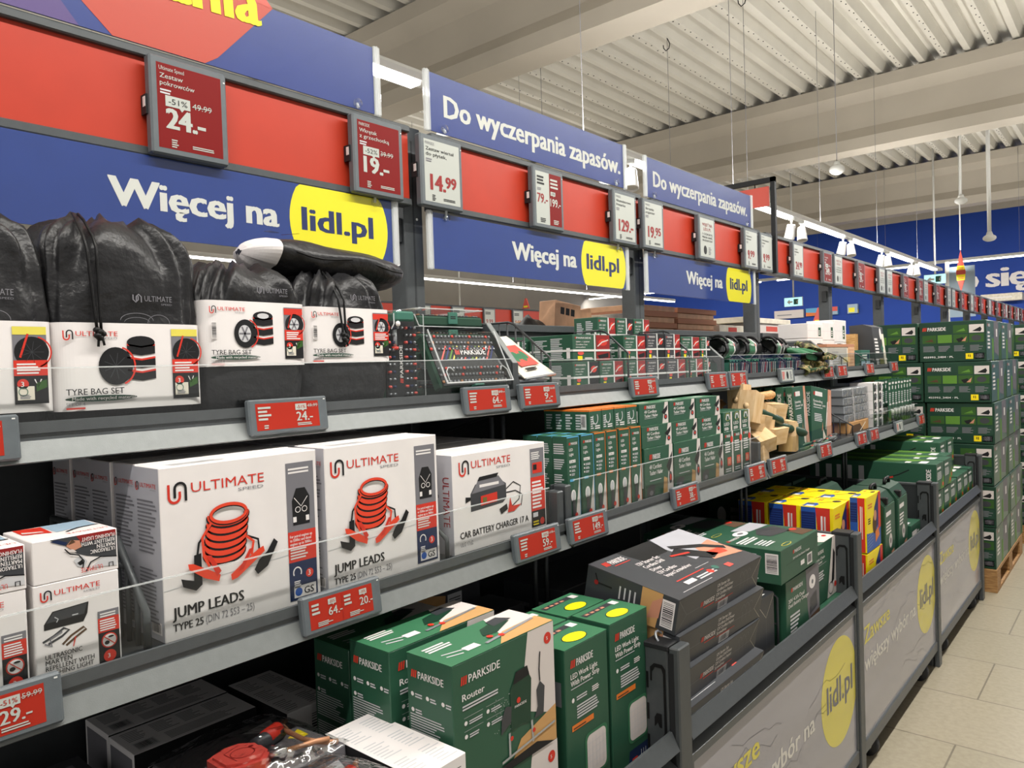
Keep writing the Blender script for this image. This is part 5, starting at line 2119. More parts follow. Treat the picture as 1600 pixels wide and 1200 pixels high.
# marten repellent boxes
def marten_front(f, w, h, up=True):
    us_logo(f, w * .08, h * .82, h * .11)
    f.poly([(w * .1, h * .58), (w * .2, h * .7), (w * .62, h * .72), (w * .6, h * .6), (w * .55, h * .52), (w * .1, h * .52)], 'ink', 1)
    f.poly([(w * .12, h * .59), (w * .21, h * .69), (w * .6, h * .71), (w * .56, h * .6)], 'charcoal', 2)
    f.stroke([(w * .08, h * .4), (w * .2, h * .44), (w * .32, h * .5), (w * .38, h * .47), (w * .3, h * .42), (w * .14, h * .37)], .003, 'charcoal', 1)
    f.stroke([(w * .3, h * .33), (w * .4, h * .4), (w * .55, h * .46), (w * .58, h * .43), (w * .45, h * .37), (w * .34, h * .31)], .003, 'camo_brown', 1)
    f.stroke([(w * .1, h * .38), (w * .18, h * .34), (w * .16, h * .42), (w * .3, h * .47)], .0022, 'mid_grey', 2)
    f.stroke([(w * .22, h * .64), (w * .26, h * .61), (w * .24, h * .58)], .0012, 'light_ink', 3)
    f.rect(w * .42, h * .61, w * .07, h * .012, 'light_ink', 3)
    f.stroke([(w * .45, h * .38), (w * .42, h * .28)], .0014, 'red', 2)
    f.text('ULTRASONIC', w * .1, h * .21, h * .05, 'ink', w=w * .42, b=.02)
    f.text('MARTEN', w * .1, h * .15, h * .05, 'ink', w=w * .3, b=.02)
    f.text('REPELLENT WITH', w * .1, h * .09, h * .05, 'ink', w=w * .56, b=.02)
    f.text('FLASHING LIGHT', w * .1, h * .03, h * .05, 'ink', w=w * .55, b=.02)
    x, sw = w * .72, w * .26
    f.rect(x, h * .0, sw, h * .56, 'ink', 1)
    f.rect(x, h * .5, sw, h * .08, 'mid_grey', 2)
    f.lines(x + sw * .1, h * .51, sw * .75, h * .055, 2, 'white', 3)
    f.rect(x, h * .34, sw, h * .16, 'red', 2)
    f.lines(x + sw * .08, h * .36, sw * .8, h * .13, 5, 'white', 3)
    f.ell(x + sw * .5, h * .24, sw * .38, sw * .38, 'red', 2)
    f.ell(x + sw * .5, h * .24, sw * .32, sw * .32, 'white', 3)
    f.ell(x + sw * .38, h * .22, sw * .12, sw * .1, 'ink', 4)
    f.ell(x + sw * .58, h * .28, sw * .14, sw * .05, 'ink', 4)
    f.stroke([(x + sw * .26, h * .29), (x + sw * .74, h * .19)], .0012, 'red', 5)
    f.ell(x + sw * .5, h * .07, sw * .3, sw * .3, 'red', 2)
    f.text('3', x + sw * .4, h * .05, h * .045, 'white', b=.03, l=3)


def marten_upright(w=.107, h=.127, d=.058):
    b = MB()
    b.box((-d, 0, 0), (0, w, h), 'white', .001)
    marten_front(b.front(0, 0, 0), w, h)
    f = b.top(h, 0, 0)
    f.rect(w * .3, .004, w * .66, d - .008, 'ink', 1)
    f.text('MARTEN', w * .5, d * .3, d * .2, 'white', w=w * .35, b=.03)
    return b


def marten_flat(w=.107, d=.113, h=.058):
    b = MB()
    b.box((-d, 0, 0), (0, w, h), 'white', .001)
    f = b.front(0, 0, 0)
    f.poly([(w * .2, h * .98), (w * .98, h * .98), (w * .98, h * .32), (w * .78, h * .38), (w * .62, h * .46), (w * .5, h * .56), (w * .34, h * .84)], 'charcoal', 1)
    f.poly([(w * .5, h * .98), (w * .98, h * .98), (w * .98, h * .84), (w * .56, h * .8)], 'darkred', 2)
    f.poly([(w * .38, h * .78), (w * .44, h * .9), (w * .54, h * .86), (w * .56, h * .7), (w * .46, h * .64)], 'skin', 2)
    f.poly([(w * .4, h * .8), (w * .45, h * .92), (w * .49, h * .84)], 'camo_brown', 3)
    f.poly([(w * .2, h * .94), (w * .36, h * .8), (w * .4, h * .86), (w * .28, h * .96)], 'navy_print', 2)
    f.poly([(w * .36, h * .7), (w * .42, h * .62), (w * .5, h * .6), (w * .46, h * .68)], 'pink_grey', 3)
    f.stroke([(w * .36, h * .72), (w * .42, h * .58), (w * .52, h * .52), (w * .58, h * .36), (w * .56, h * .2)], .0016, 'ink', 4)
    f.poly([(w * .46, h * .42), (w * .55, h * .5), (w * .62, h * .34), (w * .58, h * .2), (w * .5, h * .26)], 'light_ink', 2)
    f.poly([(w * .5, h * .34), (w * .56, h * .4), (w * .58, h * .3), (w * .53, h * .27)], 'ink', 3)
    f.stroke([(w * .6, h * .1), (w * .66, h * .3), (w * .78, h * .38), (w * .98, h * .32)], .0018, 'ink', 3)
    f.poly([(w * .66, h * .16), (w * .98, h * .1), (w * .98, h * .3), (w * .78, h * .34)], 'light_ink', 2)
    for q, s_ in enumerate(('ULTRASONIC', 'MARTEN', 'REPELLENT WITH', 'FLASHING LIGHT')):
        f.text(s_, w * .96, h * (.5 + .11 * q) + h * .08, h * .09, 'white', w=w * (.3, .22, .4, .4)[q], b=.03, l=4, rot=180)
    f.text('ULTIMATE', w * .8, h * .2, h * .11, 'red', w=w * .26, b=.0, l=4, rot=180)
    f.stroke([(w * .93, h * .1), (w * .93, h * .2), (w * .88, h * .2), (w * .88, h * .1)], .0014, 'ink', 4)
    f = b.top(h, 0, 0)
    f.poly([(w * .08, d * .55), (w * .38, d * .42), (w * .42, d * .95), (w * .1, d * .98)], 'red', 1)
    f.poly([(w * .1, d * .62), (w * .32, d * .52), (w * .32, d * .6), (w * .12, d * .72)], 'pink_grey', 2)
    f.poly([(w * .42, d * .4), (w * .95, d * .52), (w * .98, d * .98), (w * .42, d * .98)], 'pale_blue', 1)
    f.stroke([(w * .5, d * .3), (w * .7, d * .46), (w * .97, d * .5)], .004, 'ink', 2)
    f.text('ULTIMATE', w * .95, d * .2, d * .07, 'red', w=w * .5, b=.0, l=2, rot=180)
    f = b.side(0, -d, 0)
    f.lines(d * .2, h * .2, d * .5, h * .5, 4, 'light_ink', 1)
    return b


m1 = marten_upright().mesh('marten_repellent_box')
m2 = marten_flat().mesh('marten_repellent_box')
for c, (y, nm) in enumerate(((.331, 'right'), (.216, 'left'))):
    plain(m1, 'marten_repellent_box', 'upright white marten repellent box at the bottom of the %s pile' % nm, 'box', (-1.118, y, MZ), (0, 0, 0), 'marten repellent boxes')
    plain(m1, 'marten_repellent_box', 'white marten repellent box hidden behind the upright one of the %s pile' % nm, 'box', (-1.178, y, MZ), (0, 0, 0), 'marten repellent boxes')
    plain(m2, 'marten_repellent_box', 'white marten repellent box lying with upside down lettering on the %s pile' % nm, 'box', (-1.118, y + .001, MZ + .1275), (0, 0, radians(.6 - c)), 'marten repellent boxes')


# ------------------------------------------------------- green lamp boxes
def lamp_box(w, h, d, accent):
    b = MB()
    b.box((-d, 0, 0), (0, w, h), 'green', .001)
    f = b.front(0, 0, 0)
    f.poly([(w * .55, 0), (w, 0), (w, h * .5), (w * .94, h * .5)], 'pink_grey', 1)
    f.rect(w * .96, 0, w * .04, h, accent, 2)
    f.rect(0, h * .985, w, h * .015, accent, 2)
    parkside(f, w * .14, h * .9, w * .12, 'white', 2, w * .7)
    f.text('LED', w * .16, h * .83, w * .13, 'white', w=w * .3, b=.03)
    f.text('Light', w * .16, h * .775, w * .13, 'white', w=w * .36, b=.03)
    f.rect(w * .16, h * .69, w * .5, h * .035, 'white', 2)
    f.text('5 in 1', w * .22, h * .697, w * .1, 'green', w=w * .36, b=.03, l=3)
    for q in range(3):
        f.ell(w * .2, h * (.645 - .045 * q), w * .045, w * .045, 'white', 2, 8)
        f.lines(w * .3, h * (.63 - .045 * q), w * .4, h * .03, 2, 'light_ink', 2, q)
    f.rect(w * .16, h * .47, w * .36, h * .03, accent, 2)
    f.ell(w * .42, h * .3, w * .2, h * .075, 'white', 2)
    f.ell(w * .42, h * .3, w * .14, h * .055, 'light_ink', 3)
    f.poly([(w * .3, h * .25), (w * .54, h * .25), (w * .66, h * .04), (w * .3, h * .02)], 'charcoal', 3)
    f.ell(w * .62, h * .07, w * .12, w * .12, 'red', 4)
    f = b.side(0, -d, 0)
    for q in range(5):
        f.lines(d * .1, h * (.8 - .18 * q), d * .75, h * .13, 5, 'light_ink', 1, q)
    f = b.top(h, 0, 0)
    f.rect(0, 0, w, d, 'green_light', 1)  # lighter green top, lamp light put into the colour
    f.rect(w * .1, d * .2, w * .7, d * .3, accent, 2)
    f.rect(0, 0, w * .05, d, accent, 2)
    return b


LB = {a: lamp_box(.053, .215, .046, a).mesh('lamp_box') for a in ('sky_blue', 'orange')}
for i, y in enumerate((1.51, 1.572, 1.631, 1.69, 1.752, 1.813)):
    for r_ in range(3 if i < 3 else 2):
        a = 'sky_blue' if i < 2 else 'orange'
        lb = 'tall green hand lamp box with %s edge, %s from the left in the front row' % ('blue' if i < 2 else 'orange', ORD[i]) if r_ == 0 else \
            'tall green hand lamp box, %s column from the left, %s row' % (ORD[i], ('second', 'third')[r_ - 1])
        plain(LB[a], 'lamp_box', lb, 'box', (-1.112 - .048 * r_, y, MZ), (0, 0, radians((1, -1, .5)[(i + r_) % 3])), 'tall green hand lamp boxes')


def lying_lamp(w, h, d):
    b = MB()
    b.box((-d, 0, 0), (0, w, h), 'green', .001)
    f = b.front(0, 0, 0)
    f.rect(0, h * .93, w, h * .07, 'orange', 1)
    f.arc(w * .5, h * .6, w * .2, h * .26, .003, 'light_ink', 1, 150, 400)
    f.lines(w * .45, h * .12, w * .4, h * .2, 2, 'white', 2)
    f.lines(w * .1, h * .14, w * .28, h * .6, 6, 'light_ink', 2, 3)
    f = b.side(0, -d, 0)
    f.rect(0, h * .93, d, h * .07, 'orange', 1)
    for q in range(4):
        f.lines(d * (.05 + .22 * q), h * .1, d * .15, h * .75, 6, 'light_ink', 1, q)
    f.barcode(d * .82, h * .1, d * .12, h * .7)
    b.top(h, 0, 0).rect(w * .02, 0, w * .96, d, 'orange', 1)
    return b


ol = lying_lamp(.058, .058, .15).mesh('lamp_box')
for i, y in enumerate((1.63, 1.691, 1.753, 1.813)):
    plain(ol, 'lamp_box', 'orange edged green lamp box lying on the tall boxes, %s from the left' % ORD[i], 'box', (-1.125, y, MZ + .2165), (0, 0, 0), 'orange edged lamp boxes on top')


# ------------------------------------------------------- tacker boxes 3 x 3
def tacker(w, h, d, big):
    b = MB()
    b.box((-d, 0, 0), (0, w, h), 'green', .001)
    f = b.front(0, 0, 0)
    f.poly([(w * .78, 0), (w, 0), (w, h), (w * .88, h)], 'pink_grey', 1)
    f.poly([(w * .76, h * .55), (w * .98, h * .85), (w * .96, h * .62), (w * .86, h * .4)], 'ink', 2)
    f.ell(w * .9, h * .3, w * .06, h * .13, 'charcoal', 2)
    f.ell(w * .9, h * .3, w * .03, h * .07, 'red', 3)
    k = .1 if big else .15
    parkside(f, w * .16, h * .76, h * k, 'white', 2, w * .38)
    f.text('4V Cordless', w * .16, h * .56, h * k * .9, 'white', w=w * .42, b=.03)
    f.text('Tacker / Nailer', w * .16, h * (.56 - k * 1.2), h * k * .9, 'white', w=w * .46, b=.03)
    f.rect(w * .16, h * .32, w * .4, h * .015, 'light_ink', 2)
    if big:
        f.poly([(w * .62, 0), (w * .78, 0), (w * .78, h * .3), (w * .66, h * .35)], 'wood_print', 2)
        f.poly([(w * .05, h * .02), (w * .3, h * .02), (w * .34, h * .22), (w * .2, h * .26), (w * .06, h * .18)], 'charcoal', 2)
        f.ell(w * .2, h * .08, w * .06, h * .05, 'mid_grey', 3)
    f = b.side(0, -d, 0)
    f.lines(d * .08, h * .15, d * .4, h * .7, 6, 'light_ink', 1)
    f.rect(d * .86, h * .2, d * .1, h * .5, 'white', 1)
    f = b.top(h, 0, 0)
    f.rect(0, 0, w, d, 'green_light', 1)  # top painted a lighter green to read as lit from above
    f.lines(w * .15, d * .2, w * .5, d * .2, 2, 'white', 2)
    return b


TB = tacker(.172, .144, .14, True).mesh('tacker_box')
TS = tacker(.172, .0645, .14, False).mesh('tacker_box')
for c in range(3):
    for r_, (m, z) in enumerate(((TB, 0), (TS, .1445), (TS, .2095))):
        plain(m, 'tacker_box', 'green cordless tacker box, %s column from the left, %s layer' % (ORD[c], ('tall bottom', 'middle', 'top')[r_]), 'box',
              (-1.118 - .004 * r_, 1.895 + .178 * c - .004 * r_, MZ + z), (0, 0, radians((.8, -.6, .4)[(c + r_) % 3])), 'green tacker boxes')


# ------------------------------------------------------- small green lamp boxes 3 x 2
def small_lamp(w, h, d, low):
    b = MB()
    b.box((-d, 0, 0), (0, w, h), 'green', .001)
    f = b.front(0, 0, 0)
    f.rect(w * .82, 0, w * .18, h, 'pink_grey', 1)
    if low:
        parkside(f, w * .08, h * .86, h * .06, 'white', 2, w * .6)
        f.ell(w * .82, h * .8, w * .14, w * .16, 'red', 2)
        f.lines(w * .08, h * .5, w * .6, h * .28, 5, 'white', 2)
        f.rect(w * .3, h * .18, w * .42, h * .2, 'orange_red', 2)
        f.rect(w * .36, h * .22, w * .25, h * .12, 'skin', 3)
        f.lines(w * .1, h * .04, w * .6, h * .1, 2, 'light_ink', 2)
    else:
        f.stroke([(w * .3, h * .6), (w * .4, h * .85), (w * .6, h * .85), (w * .7, h * .6)], w * .1, 'light_ink', 2)
        f.text('LED', w * .1, h * .3, h * .16, 'white', w=w * .55, b=.03)
        f.lines(w * .1, h * .06, w * .6, h * .16, 3, 'white', 2)
        f.arc(w * .5, h * .75, w * .3, h * .2, .001, 'poster_yellow', 2)
    f = b.side(0, -d, 0)
    f.lines(d * .1, h * .1, d * .7, h * .8, 9, 'light_ink', 1)
    return b


SL, SH = small_lamp(.072, .146, .1, True).mesh('small_lamp_box'), small_lamp(.072, .066, .1, False).mesh('small_lamp_box')
for c in range(3):
    plain(SL, 'small_lamp_box', 'small green lamp box with orange picture, bottom layer, %s from the left' % ORD[c], 'box', (-1.122, 2.44 + .0765 * c, MZ), (0, 0, 0), 'small green lamp boxes')
    plain(SH, 'small_lamp_box', 'small green lamp box on the top layer, %s from the left' % ORD[c], 'box', (-1.125, 2.442 + .0765 * c, MZ + .1465), (0, 0, 0), 'small green lamp boxes')


# ------------------------------------------------------- wooden mallets
def mallet(label, loc, rot, hl=.0, handle='green'):
    t = thing('wooden_mallet', label, 'mallet', loc, rot, 'wooden mallets')
    b = MB()
    b.prism([(-.055, -.032), (.055, -.032), (.062, .032), (-.062, .032)], 'x', -.034, .034, 'beech')
    b.obj('mallet_head', t)
    if hl:
        h = MB()
        h.tube([(0, 0, -.03), (0, 0, -.06), (0, 0, -hl * .6), (0, 0, -hl * .94), (0, 0, -hl)], [.013, .014, .017, .018, .013], 'green_dark' if handle == 'green' else 'pine', 14)
        h.tube([(0, 0, .034), (0, 0, -.03)], [.012, .012], 'beech', 12)
        h.obj('handle', t)
    return t


mallet('wooden mallet head in the middle of the heap with a large brown end face', (-1.15, 2.955, MZ + 0.090), (radians(0), radians(10), radians(-4)), 0)
mallet('wooden mallet head at the upper left of the heap, end face to the aisle', (-1.16, 2.835, MZ + 0.150), (radians(-6), radians(14), radians(8)), 0)
mallet('wooden mallet with a slanting light end at the lower left of the heap', (-1.14, 2.795, MZ + 0.090), (radians(24), radians(-16), radians(50)), 0)
mallet('wooden mallet head turned sideways near the green cutlery box', (-1.19, 3.05, MZ + 0.180), (radians(-4), radians(8), radians(-10)), 0)
mallet('small looking wooden mallet head below the sideways one', (-1.19, 3.12, MZ + 0.110), (radians(8), radians(5), radians(75)), 0)
mallet('wooden mallet head standing on end at the lower right of the heap', (-1.145, 3.105, MZ + 0.069), (radians(84), radians(0), radians(10)), 0)
mallet('green handled mallet lying across the upper heap, handle to the right', (-1.165, 2.772, MZ + .21), (radians(73), 0, radians(-8)), .24)
mallet('green handled mallet lying lower in the heap, handle end at the green box', (-1.17, 2.9, MZ + .15), (radians(76), 0, radians(-13)), .3)
mallet('mallet with a tan wooden handle resting on top of the heap', (-1.22, 2.8, MZ + .24), (radians(91), 0, radians(-4)), .29, 'tan')
b = MB()
b.box((-.03, -.025, 0), (.0, .025, .085), 'beech', .004)
tag(b.obj('wood_block', loc=(-1.1, 2.765, MZ), rot=(0, radians(-4), 0)), 'small upright wood block at the shelf edge behind the price tags', 'wood block')
t = thing('display_carton', 'open cardboard mallet carton at the back left of the heap', 'carton', (-1.3, 2.72, MZ))
b = MB()
b.box((-.16, 0, 0), (.02, .44, .035), 'kraft')
b.box((-.16, 0, .035), (-.155, .44, .22), 'kraft')
b.box((.015, 0, .035), (.02, .44, .09), 'kraft')
b.obj('carton_tray', t)
b = MB()
b.add([(.02, .0, .2), (.02, .1, .22), (-.03, .1, .25), (-.03, .0, .23)], [(0, 1, 2, 3)], 'kraft')
b.add([(.03, .02, .18), (.03, .09, .13), (-.0, .09, .17), (-.0, .02, .21)], [(0, 1, 2, 3)], 'kraft')
b.box((-.03, .005, .035), (-.028, .1, .24), 'kraft')
b.obj('torn_flap', t)


# ------------------------------------------------------- green cutlery boxes
def skewer_box(w, h, d):
    b = MB()
    b.box((-d, 0, 0), (0, w, h), 'green', .001)
    f = b.front(0, 0, 0)
    f.poly([(w * .72, 0), (w, 0), (w, h), (w * .84, h)], 'skin', 1)
    for q in range(4):
        f.stroke([(w * (.74 + .07 * q), h * .04), (w * (.78 + .05 * q), h * (.6 + .1 * q))], .003, 'pink_grey', 2)
    parkside(f, w * .1, h * .86, h * .055, 'white', 2, w * .42)
    f.rect(w * .19, h * .85, w * .36, h * .075, 'white', 1)
    f.text('Extending', w * .1, h * .74, h * .042, 'white', w=w * .45, b=.03)
    f.text('Skewer set', w * .1, h * .68, h * .042, 'white', w=w * .6, b=.03)
    f.rect(w * .1, h * .645, w * .45, h * .012, 'light_ink', 2)
    f.lines(w * .14, h * .42, w * .4, h * .14, 5, 'light_ink', 2)
    f.stroke([(w * .8, h * .78), (w * .76, h * .6), (w * .7, h * .3)], .005, 'white', 3)
    f.poly([(w * .55, h * .12), (w * .66, h * .02), (w * .7, h * .18), (w * .56, h * .3)], 'white', 3)
    f.poly([(w * .5, h * .26), (w * .56, h * .3), (w * .54, h * .42)], 'skin', 3)
    f = b.side(0, -d, 0)
    f.text('PARKSIDE', d * .78, h * .5, d * .5, 'white', w=h * .4, b=.03, rot=90)
    return b


KB = skewer_box(.19, .27, .03).mesh('skewer_box')
plain(KB, 'skewer_box', 'tall green box with white tool picture standing right of the mallets', 'box', (-1.14, 3.2, MZ), (0, radians(-4), radians(4)), 'tall green skewer boxes')
plain(KB, 'skewer_box', 'tall green box leaning towards the silver packs, its pink edge to the right', 'box', (-1.16, 3.43, MZ), (radians(-9), radians(-4), radians(-8)), 'tall green skewer boxes')
for i in range(3):
    plain(KB, 'skewer_box', 'tall green box showing only its dark spine behind the mallets, %s from the left' % ORD[i], 'box', (-1.19 - .045 * (2 - i), 3.16 + .005 * i, MZ), (0, 0, radians(6)), 'tall green skewer boxes')
b = MB()
b.box((-.03, 0, 0), (0, .26, .2), 'charcoal', .001)
b.front(0, 0, 0).text('PARKSIDE', .1, .15, .014, 'mid_grey', w=.08, b=.03)
tag(b.obj('skewer_box', loc=(-1.49, 3.02, MZ)), 'dark box standing at the back of the shelf behind the tan handle', 'box')
# clear tray with pliers
t = thing('acrylic_tray', 'clear yellowish tray standing in front of the green boxes', 'tray', (-1.095, 3.0, MZ))
b = MB()
b.add([(0, .0, .005), (0, .64, .005), (-.012, .62, .085), (-.012, .06, .075)], [(0, 1, 2, 3)], 'clear_amber')
b.add([(0, .0, .005), (-.012, .06, .075), (-.14, .1, .09), (-.14, .0, .005)], [(0, 1, 2, 3)], 'clear_amber')
b.obj('tray_wall', t)
for i in range(6):
    t = thing('pliers', 'green handled pliers lying in the tray, %s from the left' % ORD[i], 'pliers', (-1.1 - .012 * (i % 3), 3.26 + .065 * i, MZ + .012 + .012 * (i % 2)), (0, radians(-14), radians(60 + 9 * (i % 3))), 'pliers in the clear tray')
    b = MB()
    for s_ in (-1, 1):
        b.tube([(-.0, .006 * s_, 0), (-.03, .02 * s_, 0), (-.09, .022 * s_, 0), (-.12, .014 * s_, 0)], [.006, .008, .008, .006], 'green', 8)
    b.obj('handle', t)
    b = MB()
    for s_ in (-1, 1):
        b.tube([(-.01, -.006 * s_, 0), (.01, .012 * s_, 0), (.05, .003 * s_, 0)], [.006, .008, .003], 'steel', 8)
    b.ball((0, 0, 0), (.01, .01, .008), 'red_soft', 10, 6)
    b.obj('jaw', t)

# ------------------------------------------------------- silver packs and blister cards
for i in range(4):
    t = thing('silver_pack', 'silver foil wrapped pack, %s from the bottom of the pile' % ORD[i], 'pack', (-1.17, 3.96 - .008 * i, MZ + .056 + .0435 * i), (0, 0, 0), 'silver packs in a pile')
    b = MB()
    rows = []
    for p in range(9):
        rows.append([(-.18 + .18 * p / 8, .42 * q / 12, .0425 + .0005 * sin(p * 3 + q * 2)) for q in range(13)])
    b.box((-.18, 0, 0), (0, .42, .0425), 'silver', .006)
    b.obj('pack_body', t)
    b = MB()
    b.box((-.181, .15, -.0005), (.001, .156, .043), 'white')
    b.obj('wrap_seam', t)
    b = MB()
    b.box((-.002, .002, .001), (.0015, .418, .0415), 'film')
    b.obj('film_front', t)
b = MB()
b.box((-.19, 0, 0), (0, .36, .055), 'kraft', .002)
f = b.front(0, 0, 0)
f.poly([(.02, 0), (.26, 0), (.2, .04), (.06, .036)], 'camo_brown', 1)
f.stroke([(.2, .0), (.3, .04)], .006, 'cream', 2)
tag(b.obj('kraft_pack', loc=(-1.165, 3.985, MZ)), 'brown pack at the bottom under the silver packs', 'pack')


def tile_box(w, h, d):
    b = MB()
    b.box((-d, 0, 0), (0, w, h), 'white', .001)
    f = b.front(0, 0, 0)
    f.rect(0, 0, w * .22, h, 'green_dark', 1)
    f.poly([(w * .25, 0), (w * .6, 0), (w * .7, h * .6), (w * .5, h * .9), (w * .25, h * .7)], 'ink', 1)
    f.ell(w * .48, h * .5, w * .1, h * .16, 'mid_grey', 2)
    f.rect(w * .66, h * .2, w * .3, h * .5, 'light_ink', 1)
    return b


VB = tile_box(.095, .0475, .12).mesh('tool_box_small')
for c in range(2):
    for r_ in range(5):
        plain(VB, 'gadget_box', 'small white and black gadget box, %s column, %s from the bottom' % (('left', 'right')[c], ORD[r_]), 'box', (-1.15, 4.385 + .1 * c, MZ + .049 * r_), (0, 0, 0), 'small gadget boxes in five layers')


def blister(w, h):
    b = MB()
    b.box((-.004, 0, 0), (0, w, h), 'green', .0)
    f = b.front(0, 0, 0)
    f.rect(w * .1, h * .9, w * .75, h * .045, 'white', 1)
    f.rect(w * .1, h * .78, w * .35, h * .08, 'white', 1)
    f.lines(w * .12, h * .45, w * .7, h * .28, 6, 'light_ink', 1)
    f.rect(w * .1, h * .43, w * .8, h * .03, 'white', 1)
    f.rect(w * .08, .01, w * .84, h * .24, 'grass', 1)
    return b


BM = blister(.066, .25)
bmesh_ = BM.mesh('backing_card')
tm = MB()
tm.cyl((.012, .033, .01), (.012, .033, .05), .008, 'charcoal', 10)
tm.cyl((.012, .033, .05), (.012, .033, .085), .009, 'white', 10)
tool_mesh = tm.mesh('tool')
bm2 = MB()
bm2.box((0, .01, .006), (.024, .056, .1), 'clear', .004)
bub = bm2.mesh('clear_bubble')
for i in range(8):
    for r_ in range(2):
        t = thing('blister_card', 'green blister card with a white capped tool, %s from the left, %s row' % (ORD[i], ('front', 'second')[r_]), 'blister card', (-1.125 - .07 * r_, 4.605 + .0685 * i, MZ + .002 * (i % 2)), (0, 0, radians(2)), 'green blister cards')
        for n_, me_ in (('backing_card', bmesh_), ('tool', tool_mesh), ('clear_bubble', bub)):
            o = bpy.data.objects.new(n_, me_)
            o.parent = t
            COL.objects.link(o)
# ================================================================== goods in the lower bins
# ---- grey-white boxes, pouch and white box in the first bin
def care_box(lx, ly, h, mat='box_grey', top=True):
    b = MB()
    b.box((-lx, 0, 0), (0, ly, h), mat, .0012)
    return b


def grey_long(lx, ly, h):
    b = care_box(lx, ly, h, 'care_grey')
    f = b.top(h, 0, 0)
    f.barcode(ly * .06, lx * .1, ly * .16, lx * .3, 'ink', 'light_ink')
    for q in range(4):
        f.lines(ly * (.06 + .22 * q), lx * .5, ly * .18, lx * .42, 7, 'mid_grey', 1, q, .4)
    f.lines(ly * .3, lx * .1, ly * .6, lx * .3, 6, 'mid_grey', 1, 5, .4)
    f = b.side(0, -lx, 0)
    f.rect(lx * .08, h * .1, lx * .84, h * .8, 'mid_grey', 1)
    f = b.front(0, 0, 0)
    f.rect(0, 0, ly, h, 'ink', 1)
    f.text('ULTIMATE', ly * .3, h * .3, h * .3, 'darkred', w=ly * .4, l=2)
    f.stroke([(ly * .1, h * .2), (ly * .1, h * .7), (ly * .16, h * .7), (ly * .16, h * .2)], .002, 'light_ink', 2)
    return b


GB = grey_long(.108, .232, .1).mesh('care_box')
GY = [(-1.342, .538, 'row nearer the aisle'), (-1.455, .54, 'row farther from the aisle')]
for i, (x, y, nm) in enumerate(GY):
    for k in range(3):
        plain(GB, 'care_box', 'grey cardboard box with a barcode on top, %s' % nm if k == 2 else 'grey cardboard box in the dark, %s, %s layer' % (nm, ('bottom', 'middle')[k]), 'box',
              (x, y, .55 + .1005 * k), (0, 0, 0), 'grey cardboard boxes in the first bin')


def grey_cross(lx, ly, h, mat, ink):
    b = care_box(lx, ly, h, mat)
    f = b.top(h, 0, 0)
    for q in range(3):
        for p in range(2):
            f.lines(ly * (.08 + .5 * p), lx * (.05 + .32 * q), ly * .36, lx * .26, 7, ink, 1, q + p, .32)
    f.rect(ly * .4, lx * .62, ly * .16, lx * .06, 'white', 2)
    f = b.front(0, 0, 0)
    f.barcode(ly * .5, h * .12, ly * .42, h * .76, 'ink', 'white', horiz=True)
    f = b.side(0, -lx, 0)
    f.rect(0, 0, lx, h, 'ink', 1)
    f.text('ULTIMATE', lx * .2, h * .35, h * .3, 'darkred', w=lx * .5, l=2)
    f.rect(lx * .62, h * .0, lx * .2, h * .4, 'mid_grey', 2)
    return b


GC = grey_cross(.22, .1, .1, 'care_grey', 'mid_grey').mesh('care_box')
for k in range(3):
    plain(GC, 'care_box', 'grey box with a barcode on its end beside the dark green router boxes' if k == 2 else 'grey box under the one beside the router boxes, %s layer' % ('bottom', 'middle')[k], 'box',
          (-1.262, .788, .55 + .1005 * k), (0, 0, 0), 'grey cardboard boxes in the first bin')
plain(GC, 'care_box', 'dark grey box at the back between the grey rows and the router boxes', 'box', (-1.49, .8, .55), (0, 0, 0), 'grey cardboard boxes in the first bin')
plain(GC, 'care_box', 'upper dark grey box at the back near the router boxes', 'box', (-1.492, .802, .6505 + .0), (0, 0, 0), 'grey cardboard boxes in the first bin')
GW = grey_cross(.23, .1, .0875, 'white', 'light_ink').mesh('care_box')
for k in range(4):
    plain(GW, 'care_box', 'bright white box with small print lying in front of the router box' if k == 3 else 'white box under the bright white one, %s layer' % ORD[k], 'box', (-.815 - .002 * k, .724, .55 + .0877 * k), (0, 0, 0), 'white boxes in the first bin')
for k in range(2):
    b = care_box(.15, .2, .14 if k == 0 else .13, 'charcoal')
    f = b.top(.14 if k == 0 else .13, 0, 0)
    f.rect(.05, .01, .02, .13, 'darkred', 1)
    f.rect(.09, .02, .09, .1, 'mid_grey', 1)
    f.lines(.1, .03, .07, .08, 6, 'box_grey2', 2)
    tag(b.obj('care_box', loc=(-1.34, .3, .55 + .141 * k)), ('lower', 'upper')[k] + ' dark box with a red stripe in the left bottom corner of the bin', 'box')


